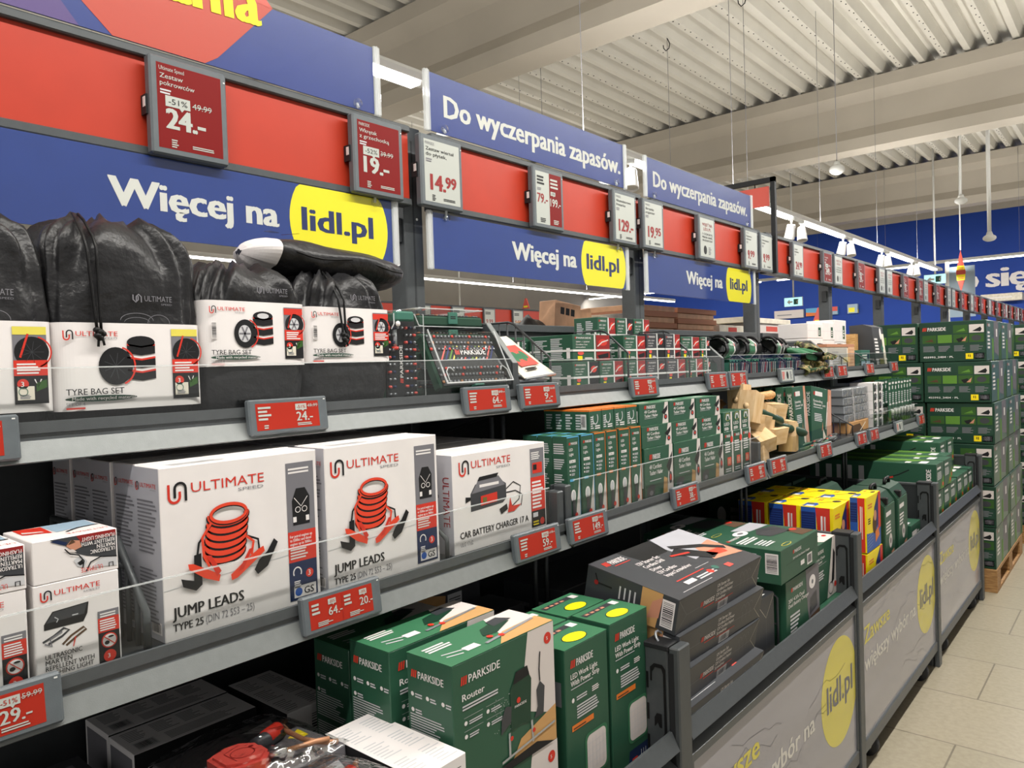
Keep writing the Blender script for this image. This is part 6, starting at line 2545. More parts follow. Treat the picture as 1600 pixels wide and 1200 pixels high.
# pressure gauge in clear pouch
def pouch(label, loc, rz, first):
    t = thing('gauge_pouch', label, 'pouch', loc, (radians(0), radians(-4), rz), 'clear pouches with red gauges')
    b = MB()
    b.box((-.22, 0, 0), (0, .215, .03), 'box_grey2', .004)
    f = b.top(.03, 0, 0)
    f.lines(.02, .02, .04, .1, 4, 'mid_grey', 1)
    f.poly([(.172, .102), (.203, .12), (.201, .085), (.185, .084)], 'yellow', 1)
    f.poly([(.15, .02), (.2, .01), (.2, .05), (.17, .05)], 'box_grey2', 1)
    f.poly([(.14, .19), (.2, .2), (.18, .14)], 'light_ink', 1)
    f.poly([(.06, .015), (.1, .01), (.09, .03), (.065, .03)], 'yellow', 2)
    b.obj('backing_tray', t)
    b = MB()
    b.prism([(-.115, .04), (-.13, .07), (-.126, .098), (-.1, .117), (-.054, .112), (-.034, .092), (-.042, .058), (-.06, .036)], 'z', .03, .046, 'red_soft')
    b.prism([(-.108, .046), (-.121, .072), (-.117, .094), (-.096, .11), (-.058, .105), (-.042, .088), (-.049, .062), (-.064, .044)], 'z', .046, .05, 'red_soft')
    f = b.top(.05, 0, 0)
    f.stroke([(.06, .06), (.06, .1), (.09, .11)], .0015, 'darkred', 1)
    f.arc(.08, .08, .018, .018, .0015, 'darkred', 1)
    f.ell(.1, .09, .004, .004, 'darkred', 1, 10)
    b.obj('gauge_body', t)
    b = MB()
    b.cyl((-.096, .112, .042), (-.118, .168, .042), .014, 'charcoal', 14)
    b.cyl((-.104, .134, .0445), (-.117, .164, .0445), .0136, 'red', 14)
    b.obj('gauge_handle', t)
    b = MB()
    b.tube([(-.16, .206, .034), (-.145, .192, .04), (-.125, .178, .044), (-.09, .167, .046), (-.044, .164, .046), (-.022, .172, .044), (-.012, .19, .038), (-.01, .205, .034)], .0042, 'brass', 8)
    b.tube([(-.036, .13, .044), (-.026, .15, .045), (-.018, .17, .046), (-.01, .19, .044)], .0042, 'brass', 8)
    b.obj('air_hose', t)
    b = MB()
    b.cyl((-.05, .108, .043), (-.036, .13, .044), .007, 'chrome', 12)
    b.cyl((-.058, .115, .043), (-.045, .12, .043), .009, 'chrome', 10)
    b.obj('hose_fitting', t)
    b = MB()
    rows = []
    for i in range(15):
        q = i / 14
        rows.append([(-.225 + .23 * q, .22 * p / 14 - .002, .03 + .036 * (sin(pi * q) ** .5) * (sin(pi * p / 14) ** .5) + .007 * noise.noise(Vector((q * 5, p * .4, 3)))) for p in range(15)])
    b.grid(rows[::-1], 'film')
    b.obj('clear_film', t)
    return t


pouch('clear pouch with a red gauge lying on the bin goods at the bottom edge', (-.99, .51, .874), 0, True)
pouch('clear pouch with a yellow corner between the red gauge pouch and the white box', (-.78, .5, .874), 0, False)
for j, x in enumerate((-.99, -.78)):
    for k in range(3):
        b = care_box(.215, .215, .106, 'charcoal')
        tag(b.obj('care_box', loc=(x - (.0 if j == 0 else .015), .51, .55 + .1072 * k)), 'dark carton under the %s clear pouch, %s layer' % (('left', 'right')[j], ORD[k]), 'box', 'dark cartons under the clear pouches')


# ---- router boxes
def router_box(w=.268, h=.222, d=.108):
    t = thing('router_box', '', 'box', (0, 0, 0))
    b = MB()
    b.box((-d, 0, 0), (0, w, h), 'green', .0015)
    f = b.front(0, 0, 0)
    parkside(f, w * .07, h * .83, h * .06, 'white', 2, w * .36)
    f.text('Router', w * .08, h * .71, h * .05, 'white', w=w * .2, b=.045)
    f.lines(w * .08, h * .64, w * .33, h * .045, 2, 'light_ink', 2)
    for q in range(4):
        x, y = w * (.09 + .2 * (q % 2)), h * (.54 - .1 * (q // 2))
        f.ell(x + w * .015, y, w * .014, w * .014, 'white', 2, 10)
        f.lines(x + w * .045, y - h * .02, w * .12, h * .035, 2, 'light_ink', 2, q)
        f.rect(x, y + h * .04, w * .17, h * .002, 'light_ink', 2)
    for q in range(30):
        r = random.Random(q)
        f.rect(w * r.uniform(.34, .52), h * r.uniform(.3, .6), .0012, .0012, 'light_ink', 2)
    f.poly([(w * .72, h), (w, h), (w, h * .22), (w * .62, h * .4)], 'pink_grey', 1)
    f.poly([(w * .5, 0), (w, 0), (w, h * .3), (w * .62, h * .18)], 'wood_print', 2)
    f.ell(w * .93, h * .88, w * .04, w * .04, 'red', 2)
    f.text('5', w * .917, h * .865, h * .03, 'white', b=.03, l=3)
    # the machine
    f.poly([(w * .52, h * .28), (w * .62, h * .3), (w * .72, h * .27), (w * .74, h * .62), (w * .7, h * .7), (w * .56, h * .68), (w * .52, h * .6)], 'green_dark', 3)
    f.poly([(w * .55, h * .64), (w * .72, h * .66), (w * .7, h * .74), (w * .58, h * .73)], 'ink', 4)
    f.poly([(w * .42, h * .3), (w * .52, h * .36), (w * .53, h * .48), (w * .47, h * .5), (w * .43, h * .42)], 'charcoal', 4)
    f.poly([(w * .76, h * .28), (w * .86, h * .28), (w * .88, h * .5), (w * .83, h * .56), (w * .79, h * .5), (w * .8, h * .36)], 'charcoal', 4)
    f.stroke([(w * .83, h * .56), (w * .825, h * .66), (w * .84, h * .8)], w * .012, 'ink', 4)
    f.stroke([(w * .5, h * .28), (w * .5, h * .08)], w * .02, 'silver', 5)
    f.stroke([(w * .73, h * .28), (w * .74, h * .1)], w * .02, 'silver', 5)
    f.stroke([(w * .42, h * .08), (w * .98, h * .16)], w * .016, 'silver', 6)
    f.poly([(w * .42, h * .05), (w * .78, h * .08), (w * .97, h * .0), (w * .5, h * .0)], 'ink', 5)
    f.ell(w * .6, h * .5, w * .02, w * .02, 'red', 5, 10)
    f.ell(w * .52, h * .23, w * .016, w * .016, 'red', 6, 10)
    f.ell(w * .75, h * .19, w * .016, w * .016, 'red', 6, 10)
    f.text('PARKSIDE', w * .56, h * .45, h * .02, 'white', w=w * .12, b=.02, l=5)
    f.lines(w * .08, h * .04, w * .2, h * .1, 3, 'light_ink', 2)
    f = b.side(0, -d, 0)
    parkside(f, d * .1, h * .83, h * .055, 'white', 2, d * .72)
    for q in range(4):
        x, y = d * (.08 + .34 * (q % 3)), h * (.7 - .12 * (q // 3))
        f.ell(x + d * .04, y, d * .035, d * .035, 'white', 2, 10)
        f.lines(x + d * .1, y - h * .02, d * .16, h * .04, 2, 'light_ink', 2, q)
    f.lines(d * .06, h * .36, d * .86, h * .2, 10, 'light_ink', 2, 2, .42)
    f.lines(d * .06, h * .12, d * .86, h * .2, 10, 'light_ink', 2, 5, .42)
    f.rect(d * .06, h * .02, d * .2, h * .08, 'light_ink', 2)
    f.text('GS', d * .1, h * .035, h * .05, 'ink', b=.04, l=3)
    b.obj('carton', t)
    b = MB()
    e = .0008
    b.box((-d, 0, h), (0, w, h + e), 'green_light')  # lid in a lighter green that stands for overhead light
    f = b.top(h + e, 0, 0)
    f.poly([(w * .58, d * .3), (w, d * .05), (w, d), (w * .72, d)], 'pink_grey', 1)
    f.poly([(w * .45, 0), (w, 0), (w, d * .4), (w * .62, d * .35)], 'wood_print', 2)
    f.poly([(w * .48, d * .45), (w * .6, d * .4), (w * .82, d * .62), (w * .72, d * .8), (w * .55, d * .7)], 'green_dark', 3)
    f.poly([(w * .66, d * .62), (w * .86, d * .66), (w * .8, d * .9), (w * .68, d * .86)], 'charcoal', 4)
    f.stroke([(w * .4, d * .2), (w * .95, d * .36)], d * .06, 'silver', 4)
    f.ell(w * .5, d * .35, d * .06, d * .06, 'red', 5, 10)
    f.ell(w * .57, d * .25, d * .06, d * .06, 'red', 5, 10)
    f.lines(w * .06, d * .62, w * .26, d * .24, 3, 'white', 2)
    f.rect(w * .24, d * .22, w * .12, d * .16, 'white', 2)
    f.stroke([(w * .08, d * .3), (w * .2, d * .22)], d * .03, 'light_ink', 2)
    f.stroke([(w * .08, d * .42), (w * .24, d * .32)], d * .03, 'light_ink', 2)
    b.obj('lid_flap', t)
    return t


rb = router_box()
rb.location, rb['label'], rb['group'] = (-.857, .834, .8005), 'green router box at the front, its machine picture facing the aisle', 'green router boxes'
dup(rb, (-.857, .836, .5775), None, 'green router box under the front one')
dup(rb, (-.988, .815, .8005), None, 'green router box behind the front one, half of its lid in shadow')
dup(rb, (-.99, .815, .5775), None, 'green router box at the bottom of the second row')
dup(rb, (-1.12, .83, .77), None, 'dark green router box in shadow, third from the front')
dup(rb, (-1.12, .9, .5475), None, 'dark green router box at the bottom of the third row')


# ---- work light boxes
def work_light(w=.148, h=.4, d=.098):
    t = thing('work_light_box', '', 'box', (0, 0, 0))
    b = MB()
    b.box((-d, 0, 0), (0, w, h), 'green', .0015)
    f = b.front(0, 0, 0)
    parkside(f, w * .12, h * .9, h * .036, 'white', 2, w * .52)
    f.text('LED Work Light', w * .12, h * .845, h * .026, 'white', w=w * .62, b=.04)
    f.text('With Power Strip', w * .12, h * .81, h * .026, 'white', w=w * .66, b=.04)
    f.rect(w * .12, h * .795, w * .5, h * .004, 'light_ink', 2)
    f.ell(w * .16, h * .74, w * .03, h * .012, 'white', 2, 8)
    f.lines(w * .24, h * .73, w * .24, h * .025, 2, 'light_ink', 2)
    f.lines(w * .6, h * .73, w * .2, h * .03, 3, 'white', 2)
    f.lines(w * .24, h * .64, w * .52, h * .07, 5, 'light_ink', 2)
    f.rect(w * .12, h * .59, w * .5, h * .028, 'orange', 2)
    f.lines(w * .15, h * .597, w * .42, h * .012, 1, 'camo_brown', 3)
    pts = []
    for cx, cy, a0 in ((.84, .5, 0), (.5, .5, 90), (.5, .34, 180), (.84, .34, 270)):
        for i in range(7):
            a = radians(a0 + 15 * i)
            pts.append((w * (cx + .1 * cos(a)), h * (cy + .035 * sin(a))))
    f.poly(pts, 'green_light', 2)
    pts2 = [((p[0] - w * .67) * .84 + w * .67, (p[1] - h * .42) * .88 + h * .42) for p in pts]
    f.poly(pts2, 'pink_grey', 3)
    for q in range(5):
        f.rect(w * (.48 + .085 * q), h * .34, w * .006, h * .16, 'light_ink', 4)
        f.rect(w * .45, h * (.35 + .032 * q), w * .44, h * .0015, 'light_ink', 4)
    f.poly([(w * .3, 0), (w * .9, 0), (w * .92, h * .27), (w * .42, h * .27)], 'navy_print', 2)
    for q in range(3):
        f.rect(w * .48, h * (.2 - .05 * q), w * .14, h * .022, 'red', 3)
        f.rect(w * (.72 + .06 * q), h * .19, w * .012, h * .05, 'light_ink', 3)
    f.poly([(0, 0), (w * .02, 0), (w * .02, h * .2)], 'pink_grey', 2)
    f.poly([(w * .94, 0), (w, 0), (w, h * .28)], 'pink_grey', 3)
    f = b.side(0, -d, 0)
    f.lines(d * .1, h * .1, d * .7, h * .3, 14, 'light_ink', 1)
    f.rect(d * .7, h * .72, d * .2, h * .12, 'mid_grey', 1)
    b.obj('carton', t)
    b = MB()
    e = .0008
    b.box((-d, 0, h), (0, w, h + e), 'green_light')  # brightness of the lit top is painted into this green
    f = b.top(h + e, 0, 0)
    f.ell(w * .5, d * .3, w * .24, d * .2, 'ink', 1, 24)
    f.ell(w * .5, d * .3, w * .225, d * .185, 'sign_yellow', 2, 24)
    f.poly([(w * .06, d * .66), (w * .8, d * .72), (w * .8, d * .88), (w * .06, d * .82)], 'charcoal', 1)
    for q in range(4):
        f.rect(w * (.12 + .13 * q), d * .72, w * .08, d * .07, 'skin', 2)
    f.rect(w * .78, d * .66, w * .14, d * .2, 'white', 2)
    b.obj('lid_flap', t)
    return t


wl = work_light()
wl.location, wl.rotation_euler, wl['label'], wl['group'] = (-.862, 1.141, .5505), (0, 0, radians(0)), 'tall green LED work light box, left one of the front pair', 'green LED work light boxes'
dup(wl, (-.862, 1.3, .556), (0, 0, radians(-1)), 'tall green LED work light box, right one next to the slotted bin post')
dup(wl, (-.966, 1.141, .5505), (0, 0, 0), 'green LED work light box behind the left one, yellow oval on top')
dup(wl, (-.972, 1.3, .5505), (0, 0, 0), 'green LED work light box hidden behind the right one')

# dark cartons and a tan-printed box in the depth of the first bin
for i, (x, y, w, h, lb) in enumerate(((-1.2, 1.13, .3, .36, 'black drill kit box standing deep in the first bin behind the work lights'), (-1.36, 1.12, .32, .42, 'black box with a tan workshop picture deep under the middle shelf'))):
    b = MB()
    b.box((-.12, 0, 0), (0, w, h), 'charcoal', .001)
    f = b.front(0, 0, 0)
    f.poly([(w * .25, h * .5), (w * .55, h * .55), (w * .6, h * .9), (w * .3, h * .95)], 'kraft', 1)
    f.barcode(w * .62, h * .6, w * .16, h * .3, 'ink', 'light_ink', horiz=True)
    tag(b.obj('drill_box', loc=(x, y, .55)), lb, 'box')


# ---- black drill boxes
def drill_box(w=.455, h=.0835, d=.245):
    t = thing('drill_box', '', 'box', (0, 0, 0))
    b = MB()
    b.box((-d, 0, 0), (0, w, h), 'charcoal', .0015)
    f = b.front(0, 0, 0)
    parkside(f, w * .25, h * .42, h * .14, 'white', 2, w * .16)
    f.rect(w * .29, h * .34, w * .12, h * .03, 'red', 2)
    for q, s_ in enumerate(('12V Starter Set', 'Cordless Drill Driver', '12V Cordless Impact', 'Screwdriver')):
        f.text(s_, w * .43, h * (.76 - .14 * q), h * .1, 'white', w=w * (.15, .2, .2, .12)[q], b=.02)
    f.rect(w * .43, h * .28, w * .22, h * .02, 'red', 2)
    f.barcode(w * .47, h * -.0 + h * .02, w * .12, h * .24, 'ink', 'light_ink')
    f.stroke([(0, h * .98), (w * .1, h * .45), (0, h * .02)], .0012, 'mid_grey', 2)
    f.stroke([(w, h * .98), (w * .9, h * .45), (w, h * .02)], .0012, 'cream', 2)
    f.stroke([(w * .1, h * .45), (w * .9, h * .45)], .0008, 'mid_grey', 1)
    for q in range(3):
        f.arc(w * (.74 + .05 * q), h * .7, w * .02, h * .12, .001, 'mid_grey', 2, 0, 200)
        f.stroke([(w * (.74 + .05 * q), h * .6), (w * (.74 + .05 * q), h * .3)], .001, 'mid_grey', 2)
    f = b.side(0, -d, 0)
    f.lines(d * .38, h * .25, d * .22, h * .5, 4, 'light_ink', 1, 3, .3, True)
    f.poly([(d * .62, 0), (d * .8, 0), (d * .84, h), (d * .62, h)], 'wood_print', 1)
    f.poly([(d * .7, h * .2), (d * .82, h * .3), (d * .84, h * .9), (d * .74, h * .7)], 'skin', 2)
    f.barcode(d * .84, h * .12, d * .13, h * .76, 'ink', 'white', horiz=True)
    f.stroke([(d * .1, h * .85), (d * .14, h * .6), (d * .3, h * .6)], .004, 'ink', 2)
    f.ell(d * .12, h * .6, .006, .006, 'darkred', 3, 10)
    b.obj('carton', t)
    b = MB()
    e = .0008
    # printed lid sleeve with a cut-out that shows the case below, recess shade painted black
    b.prism([(-d, w * .62), (-d * .74, w * .6), (-d * .7, w * .56), (-d * .7, w * .34), (-d * .72, w * .3), (-d, w * .27), (-d, 0), (0, 0), (0, w), (-d, w)], 'z', h, h + e, 'charcoal')
    f = b.top(h, 0, 0)
    f.rect(w * .27, d * .7, w * .35, d * .3, 'black', 1)
    f = b.top(h + e, 0, 0)
    f.poly([(w * .58, d * .74), (w * .64, d), (w, d), (w, d * .5), (w * .6, d * .4)], 'box_grey', 1)
    f.poly([(w * .7, d * .28), (w * .98, d * .2), (w * .98, d * .62), (w * .76, d * .56)], 'skin', 2)
    f.poly([(w * .74, d * .34), (w * .9, d * .3), (w * .92, d * .42), (w * .76, d * .44)], 'orange_red', 3)
    f.poly([(w * .52, d * .62), (w * .64, d * .7), (w * .74, d * .5), (w * .82, d * .34), (w * .72, d * .3), (w * .6, d * .5)], 'ink', 3)
    f.stroke([(w * .5, d * .6), (w * .66, d * .54)], .008, 'red', 4)
    f.stroke([(w * .62, d * .74), (w * .84, d * .56), (w * .95, d * .38)], .02, 'ink', 4)
    parkside(f, w * .05, d * .84, d * .08, 'white', 2, w * .2)
    f.rect(w * .1, d * .8, w * .15, d * .012, 'red', 2)
    for q, s_ in enumerate(('12V Starter Set', 'Cordless Drill', 'Driver', '12V Cordless', 'Impact Screwdriver')):
        f.text(s_, w * (.22 + .0 * q), d * (.66 - .08 * q), d * .055, 'white', w=w * (.22, .2, .1, .18, .27)[q], b=.03)
    f.rect(w * .2, d * .22, w * .3, d * .014, 'red', 2)
    f.rect(w * .22, d * .12, w * .1, d * .06, 'white', 2)
    f.lines(w * .35, d * .11, w * .2, d * .07, 2, 'light_ink', 2)
    f.stroke([(w * .1, d * .06), (w * .42, d * .06)], .0015, 'light_ink', 2)
    f.stroke([(w * .46, d * .28), (w * .62, d * .28)], .0015, 'light_ink', 2)
    f.ell(w * .5, d * .15, w * .025, d * .04, 'red', 3)
    f.ell(w * .58, d * .17, w * .025, d * .04, 'teal', 3)
    f.rect(w * .66, d * .08, w * .06, d * .07, 'red_soft', 3)
    b.obj('lid_sleeve', t)
    return t


db = drill_box()
db.location, db.rotation_euler = (-.806, 1.472, .8935), (0, radians(10.5), 0)
db['label'], db['group'] = 'black drill set box tilted on top of the stack, printed lid visible', 'black drill set boxes'
for k, (z, a, x, y, lb) in enumerate(((.8085, 10.5, -.812, 1.478, 'second from the top'), (.7235, 10.5, -.812, 1.474, 'third from the top'), (.6385, 10.5, -.808, 1.478, 'fourth from the top'), (.5505, 0, -.806, 1.474, 'lowest'))):
    dup(db, (x, y, z), (0, radians(a), radians((-1, .6, 0, 0)[k])), 'black drill set box, %s of the stack' % lb)
b = MB()
b.box((-.2, 0, 0), (0, .16, .28), 'charcoal', .001)
f = b.top(.28, 0, 0)
f.barcode(.02, .01, .1, .06)
f = b.front(0, 0, 0)
f.stroke([(.03, .28), (.1, .22), (.16, .275)], .0012, 'cream', 1)
f.stroke([(.1, .22), (.1, .0)], .001, 'mid_grey', 1)
tag(b.obj('drill_box', loc=(-.83, 1.945, .5505)), 'black drill set box end with a white label right of the stack', 'box')
for k in range(2):
    b = MB()
    b.box((-.2, 0, 0), (0, .44, .19), 'charcoal', .001)
    f = b.side(0, -.2, 0)
    f.rect(.12, .05, .06, .1, 'light_ink', 1)
    f.lines(.02, .05, .08, .1, 5, 'mid_grey', 1)
    tag(b.obj('drill_box', loc=(-1.13 - .0 * k, 1.5, .5505 + .1905 * k)), ('lower', 'upper')[k] + ' black box in the shadow behind the drill set stack', 'box')


# ---- green charger boxes
def saw_charger(w, h, d, seed):
    b = MB()
    b.box((-d, 0, 0), (0, w, h), 'green', .0015)
    f = b.top(h, 0, 0)
    f.rect(0, 0, w, d, 'green_light' if seed == 9 else 'green', 1)
    f.poly([(w * .5, d * .98), (w * .98, d * .98), (w * .98, d * .7), (w * .6, d * .75)], 'box_grey', 2)
    f.ell(w * .45, d * .8, w * .12, d * .09, 'white', 3)
    f.ell(w * .45, d * .8, w * .05, d * .035, 'mid_grey', 4)
    f.poly([(w * .5, d * .4), (w * .85, d * .3), (w * .95, d * .6), (w * .7, d * .72), (w * .5, d * .6)], 'charcoal', 3)
    f.poly([(w * .72, d * .08), (w * .98, d * .04), (w * .98, d * .34), (w * .8, d * .34)], 'camo_brown', 3)
    f.ell(w * .9, d * .3, w * .05, d * .05, 'red', 4)
    parkside(f, w * .07, d * .72, d * .05, 'white', 2, w * .26)
    f.lines(w * .07, d * .5, w * .4, d * .16, 3, 'white', 2)
    f.lines(w * .12, d * .24, w * .3, d * .2, 4, 'light_ink', 2)
    f.ell(w * .3, d * .08, w * .1, d * .04, 'poster_yellow', 2)
    f.ell(w * .3, d * .08, w * .09, d * .03, 'green', 3)
    f = b.front(0, 0, 0)
    parkside(f, w * .3, h * .72, h * .1, 'white', 2, w * .22)
    f.text('20V 4.5A Dual Battery Charger', w * .3, h * .55, h * .06, 'white', w=w * .45, b=.02)
    f.stroke([(0, h), (w * .12, h * .5), (0, 0)], .0012, 'green_light', 2)
    f.stroke([(w, h), (w * .88, h * .5), (w, 0)], .0012, 'green_dark', 2)
    f.stroke([(w * .12, h * .5), (w * .88, h * .5)], .0012, 'green_dark', 2)
    f.rect(w * .5, h * .22, w * .1, h * .14, 'white', 2)
    f.barcode(w * .68, h * .1, w * .14, h * .34)
    f = b.side(0, -d, 0)
    for q in range(5):
        f.lines(d * (.06 + .14 * q), h * .1, d * .1, h * .78, 10, 'light_ink', 1, q)
    f.barcode(d * .8, h * .3, d * .17, h * .6, 'ink', 'white', horiz=True)
    return b


sm = saw_charger(.33, .098, .225, 1).mesh('charger_box')
plain(sm, 'charger_box', 'green charger box lying on top at the front of the second bin', 'box', (-.805, 2.1, .852), (0, 0, radians(1)), 'green charger boxes')
plain(sm, 'charger_box', 'green charger box lying behind, in the back row of the second bin', 'box', (-1.035, 2.115, .845), (0, 0, 0), 'green charger boxes')
for k in range(3):
    plain(sm, 'charger_box', 'green charger box in the dark back row, %s from the bottom' % ORD[k], 'box', (-1.035, 2.115, .5505 + .0982 * k), (0, 0, 0), 'green charger boxes')


def charger_upright(w, h, d):
    b = MB()
    b.box((-d, 0, 0), (0, w, h), 'green', .0015)
    f = b.front(0, 0, 0)
    parkside(f, w * .14, h * .84, h * .045, 'white', 2, w * .34)
    f.text('20V 4.5A Dual', w * .06, h * .72, h * .045, 'white', w=w * .46, b=.03)
    f.text('Dual Battery Charger', w * .06, h * .66, h * .045, 'white', w=w * .6, b=.03)
    f.lines(w * .1, h * .3, w * .3, h * .28, 6, 'light_ink', 2)
    f.poly([(w * .58, h), (w, h), (w, 0), (w * .7, h * .1), (w * .62, h * .5)], 'box_grey2', 1)
    f.poly([(w * .64, h * .08), (w, h * .02), (w, h * .4), (w * .7, h * .36)], 'camo_brown', 2)
    f.ell(w * .78, h * .8, w * .1, h * .09, 'white', 2)
    f.ell(w * .78, h * .8, w * .03, h * .03, 'mid_grey', 3)
    f.poly([(w * .68, h * .4), (w * .92, h * .45), (w * .9, h * .66), (w * .7, h * .6)], 'charcoal', 3)
    f.ell(w * .93, h * .3, w * .05, h * .045, 'red', 3)
    f.ell(w * .12, h * .06, w * .05, h * .03, 'poster_yellow', 2)
    f = b.side(0, -d, 0)
    for q in range(4):
        f.lines(d * .06, h * (.76 - .2 * q), d * .5, h * .16, 7, 'light_ink', 1, q)
    f.barcode(d * .62, h * .04, d * .3, h * .16)
    f = b.top(h, 0, 0)
    f.lines(w * .1, d * .3, w * .4, d * .3, 3, 'light_ink', 1)
    return b


cu = charger_upright(.285, .24, .13).mesh('charger_box')
plain(cu, 'charger_box', 'green charger box standing upright under the lying one, front to the aisle', 'box', (-.815, 2.16, .604), (0, 0, 0), 'green charger boxes')
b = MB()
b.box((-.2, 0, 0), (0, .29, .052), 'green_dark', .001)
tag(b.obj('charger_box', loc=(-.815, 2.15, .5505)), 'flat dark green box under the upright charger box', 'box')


def sharpener(w, h, d):
    b = MB()
    b.box((-d, 0, 0), (0, w, h), 'green', .0015)
    f = b.front(0, 0, 0)
    parkside(f, w * .08, h * .84, h * .055, 'white', 2, w * .4)
    f.text('Electric Chain', w * .08, h * .74, h * .045, 'white', w=w * .44, b=.03)
    f.text('Sharpener', w * .08, h * .68, h * .045, 'white', w=w * .34, b=.03)
    f.rect(w * .08, h * .65, w * .5, h * .005, 'light_ink', 2)
    f.lines(w * .1, h * .4, w * .5, h * .16, 4, 'light_ink', 2)
    f.poly([(w * .86, h), (w, h), (w, 0), (w * .6, 0)], 'pink_grey', 1)
    f.poly([(w * .78, h * .2), (w * .9, h * .25), (w * .96, h * .7), (w * .88, h * .8), (w * .84, h * .5)], 'ink', 2)
    f.arc(w * .76, h * .14, w * .1, h * .1, .003, 'ink', 2)
    f.ell(w * .94, h * .16, w * .05, h * .05, 'red', 3)
    f = b.top(h, 0, 0)
    f.poly([(w * .2, d), (w, d), (w, 0), (w * .5, 0)], 'pink_grey', 1)
    f.rect(0, 0, w * .3, d, 'charcoal', 1)
    f.poly([(w * .3, d * .4), (w * .6, d * .5), (w * .55, d * .8), (w * .34, d * .7)], 'ink', 2)
    f.arc(w * .7, d * .5, w * .16, d * .2, .003, 'ink', 2)
    f.ell(w * .86, d * .22, w * .05, d * .06, 'red', 3)
    f = b.side(0, -d, 0)
    f.lines(d * .1, h * .1, d * .7, h * .7, 12, 'light_ink', 1)
    return b


sh = sharpener(.26, .2, .13).mesh('chain_sharpener_box')
plain(sh, 'chain_sharpener_box', 'green chain sharpener box standing at the right end of the second bin', 'box', (-.845, 2.468, .672), (0, 0, radians(1)), 'chain sharpener boxes')
b = MB()
b.box((-.2, 0, 0), (0, .26, .115), 'green', .001)
f = b.front(0, 0, 0)
parkside(f, .03, .07, .014, 'white', 1, .09)
f = b.top(.115, 0, 0)
f.lines(.02, .02, .1, .05, 2, 'white', 1)
tag(b.obj('chain_sharpener_box', loc=(-.83, 2.462, .5545), rot=(0, 0, 0)), 'green box lying under the chain sharpener box', 'box')


# ---- yellow, red and blue cartons
def kids_box(w=.19, h=.2, d=.118):
    b = MB()
    b.box((-d, 0, 0), (0, w, h), 'yellow', .0015)
    f = b.side(0, -d, 0)
    f.rect(.002, .002, d * .46, h - .004, 'blue', 1)
    f.rect(.002, h * .55, d * .44, h * .35, 'navy', 2)
    for q in range(7):
        f.rect(.004, h * (.57 + .045 * q), d * .38, h * .006, 'blue', 3)
    f.poly([(d * .46, .002), (d * .9, .002), (d * .9, h - .002), (d * .46, h - .002), (d * .5, h * .7), (d * .52, h * .4)], 'red', 2)
    f.lines(d * .62, h * .3, d * .06, h * .6, 1, 'white', 3, 1, .9)
    f.lines(d * .72, h * .25, d * .05, h * .65, 1, 'pink_grey', 3, 1, .9)
    f = b.front(0, 0, 0)
    f.poly([(0, 0), (w, 0), (w, h * .5), (w * .8, h * .52), (w * .5, h * .3), (0, h * .35)], 'blue', 1)
    f.poly([(w * .45, h * .3), (w * .55, h * .75), (w * .85, h), (w, h), (w, h * .45)], 'navy', 2)
    f.poly([(w * .82, h * .3), (w, h * .34), (w, h), (w * .84, h)], 'red', 3)
    f.ell(w * .55, h * .45, w * .14, h * .18, 'camo_brown', 3)
    f.ell(w * .6, h * .6, w * .1, h * .1, 'skin', 4)
    f.poly([(w * .6, h * .1), (w * .9, h * .2), (w * .8, h * .36), (w * .6, h * .3)], 'orange', 4)
    for q in range(5):
        f.stroke([(w * .06, h * (.06 + .055 * q)), (w * .42, h * (.1 + .055 * q))], .0012, 'pale_blue', 2)
    f.lines(w * .1, h * .5, w * .22, h * .12, 3, 'ink', 2)
    f.lines(w * .1, h * .78, w * .3, h * .1, 2, 'orange', 2)
    f = b.top(h, 0, 0)
    f.poly([(w * .02, d * .96), (w * .4, d * .98), (w * .44, d * .7), (w * .3, d * .58), (w * .06, d * .6)], 'blue', 1)
    f.rect(w * .04, d * .64, w * .14, d * .24, 'white', 2)
    f.ell(w * .34, d * .84, w * .06, d * .1, 'olive', 2)
    f.stroke([(w * .4, d * .7), (w * .72, d * .3)], .003, 'ink', 2)
    f.ell(w * .76, d * .26, w * .1, d * .12, 'ink', 2)
    f.ell(w * .79, d * .22, w * .07, d * .09, 'camo_brown', 3)
    f.lines(w * .7, d * .7, w * .2, d * .16, 2, 'orange', 2)
    return b


km = kids_box().mesh('toy_tool_box')
nm_x = ('aisle', 'middle', 'shaded back')
for c, x in enumerate((-.885, -1.008, -1.132)):
    for r_, y in enumerate((2.825, 3.02)):
        plain(km, 'toy_tool_box', 'yellow red and blue carton, %s column, %s row' % (nm_x[c], ('front', 'second')[r_]), 'box', (x, y + .003 * c, .745 + .002 * r_), (0, 0, radians((.5, -.5, 0)[c])), 'yellow red and blue cartons')
        plain(km, 'toy_tool_box', 'yellow carton in the lower layer, %s column, %s row' % (nm_x[c], ('front', 'second')[r_]), 'box', (x + .001, y, .5445 + .0), (0, 0, 0), 'yellow red and blue cartons')
plain(km, 'toy_tool_box', 'yellow carton standing against the front rail, its tall blue face to the aisle', 'box', (-.815, 2.985, .755), (0, 0, 0), 'yellow red and blue cartons').scale = (.5, 1, 1.05)
plain(km, 'toy_tool_box', 'yellow carton low behind the front rail under the tall blue one', 'box', (-.815, 2.985, .5505), (0, 0, 0), 'yellow red and blue cartons').scale = (.5, 1.1, 1)


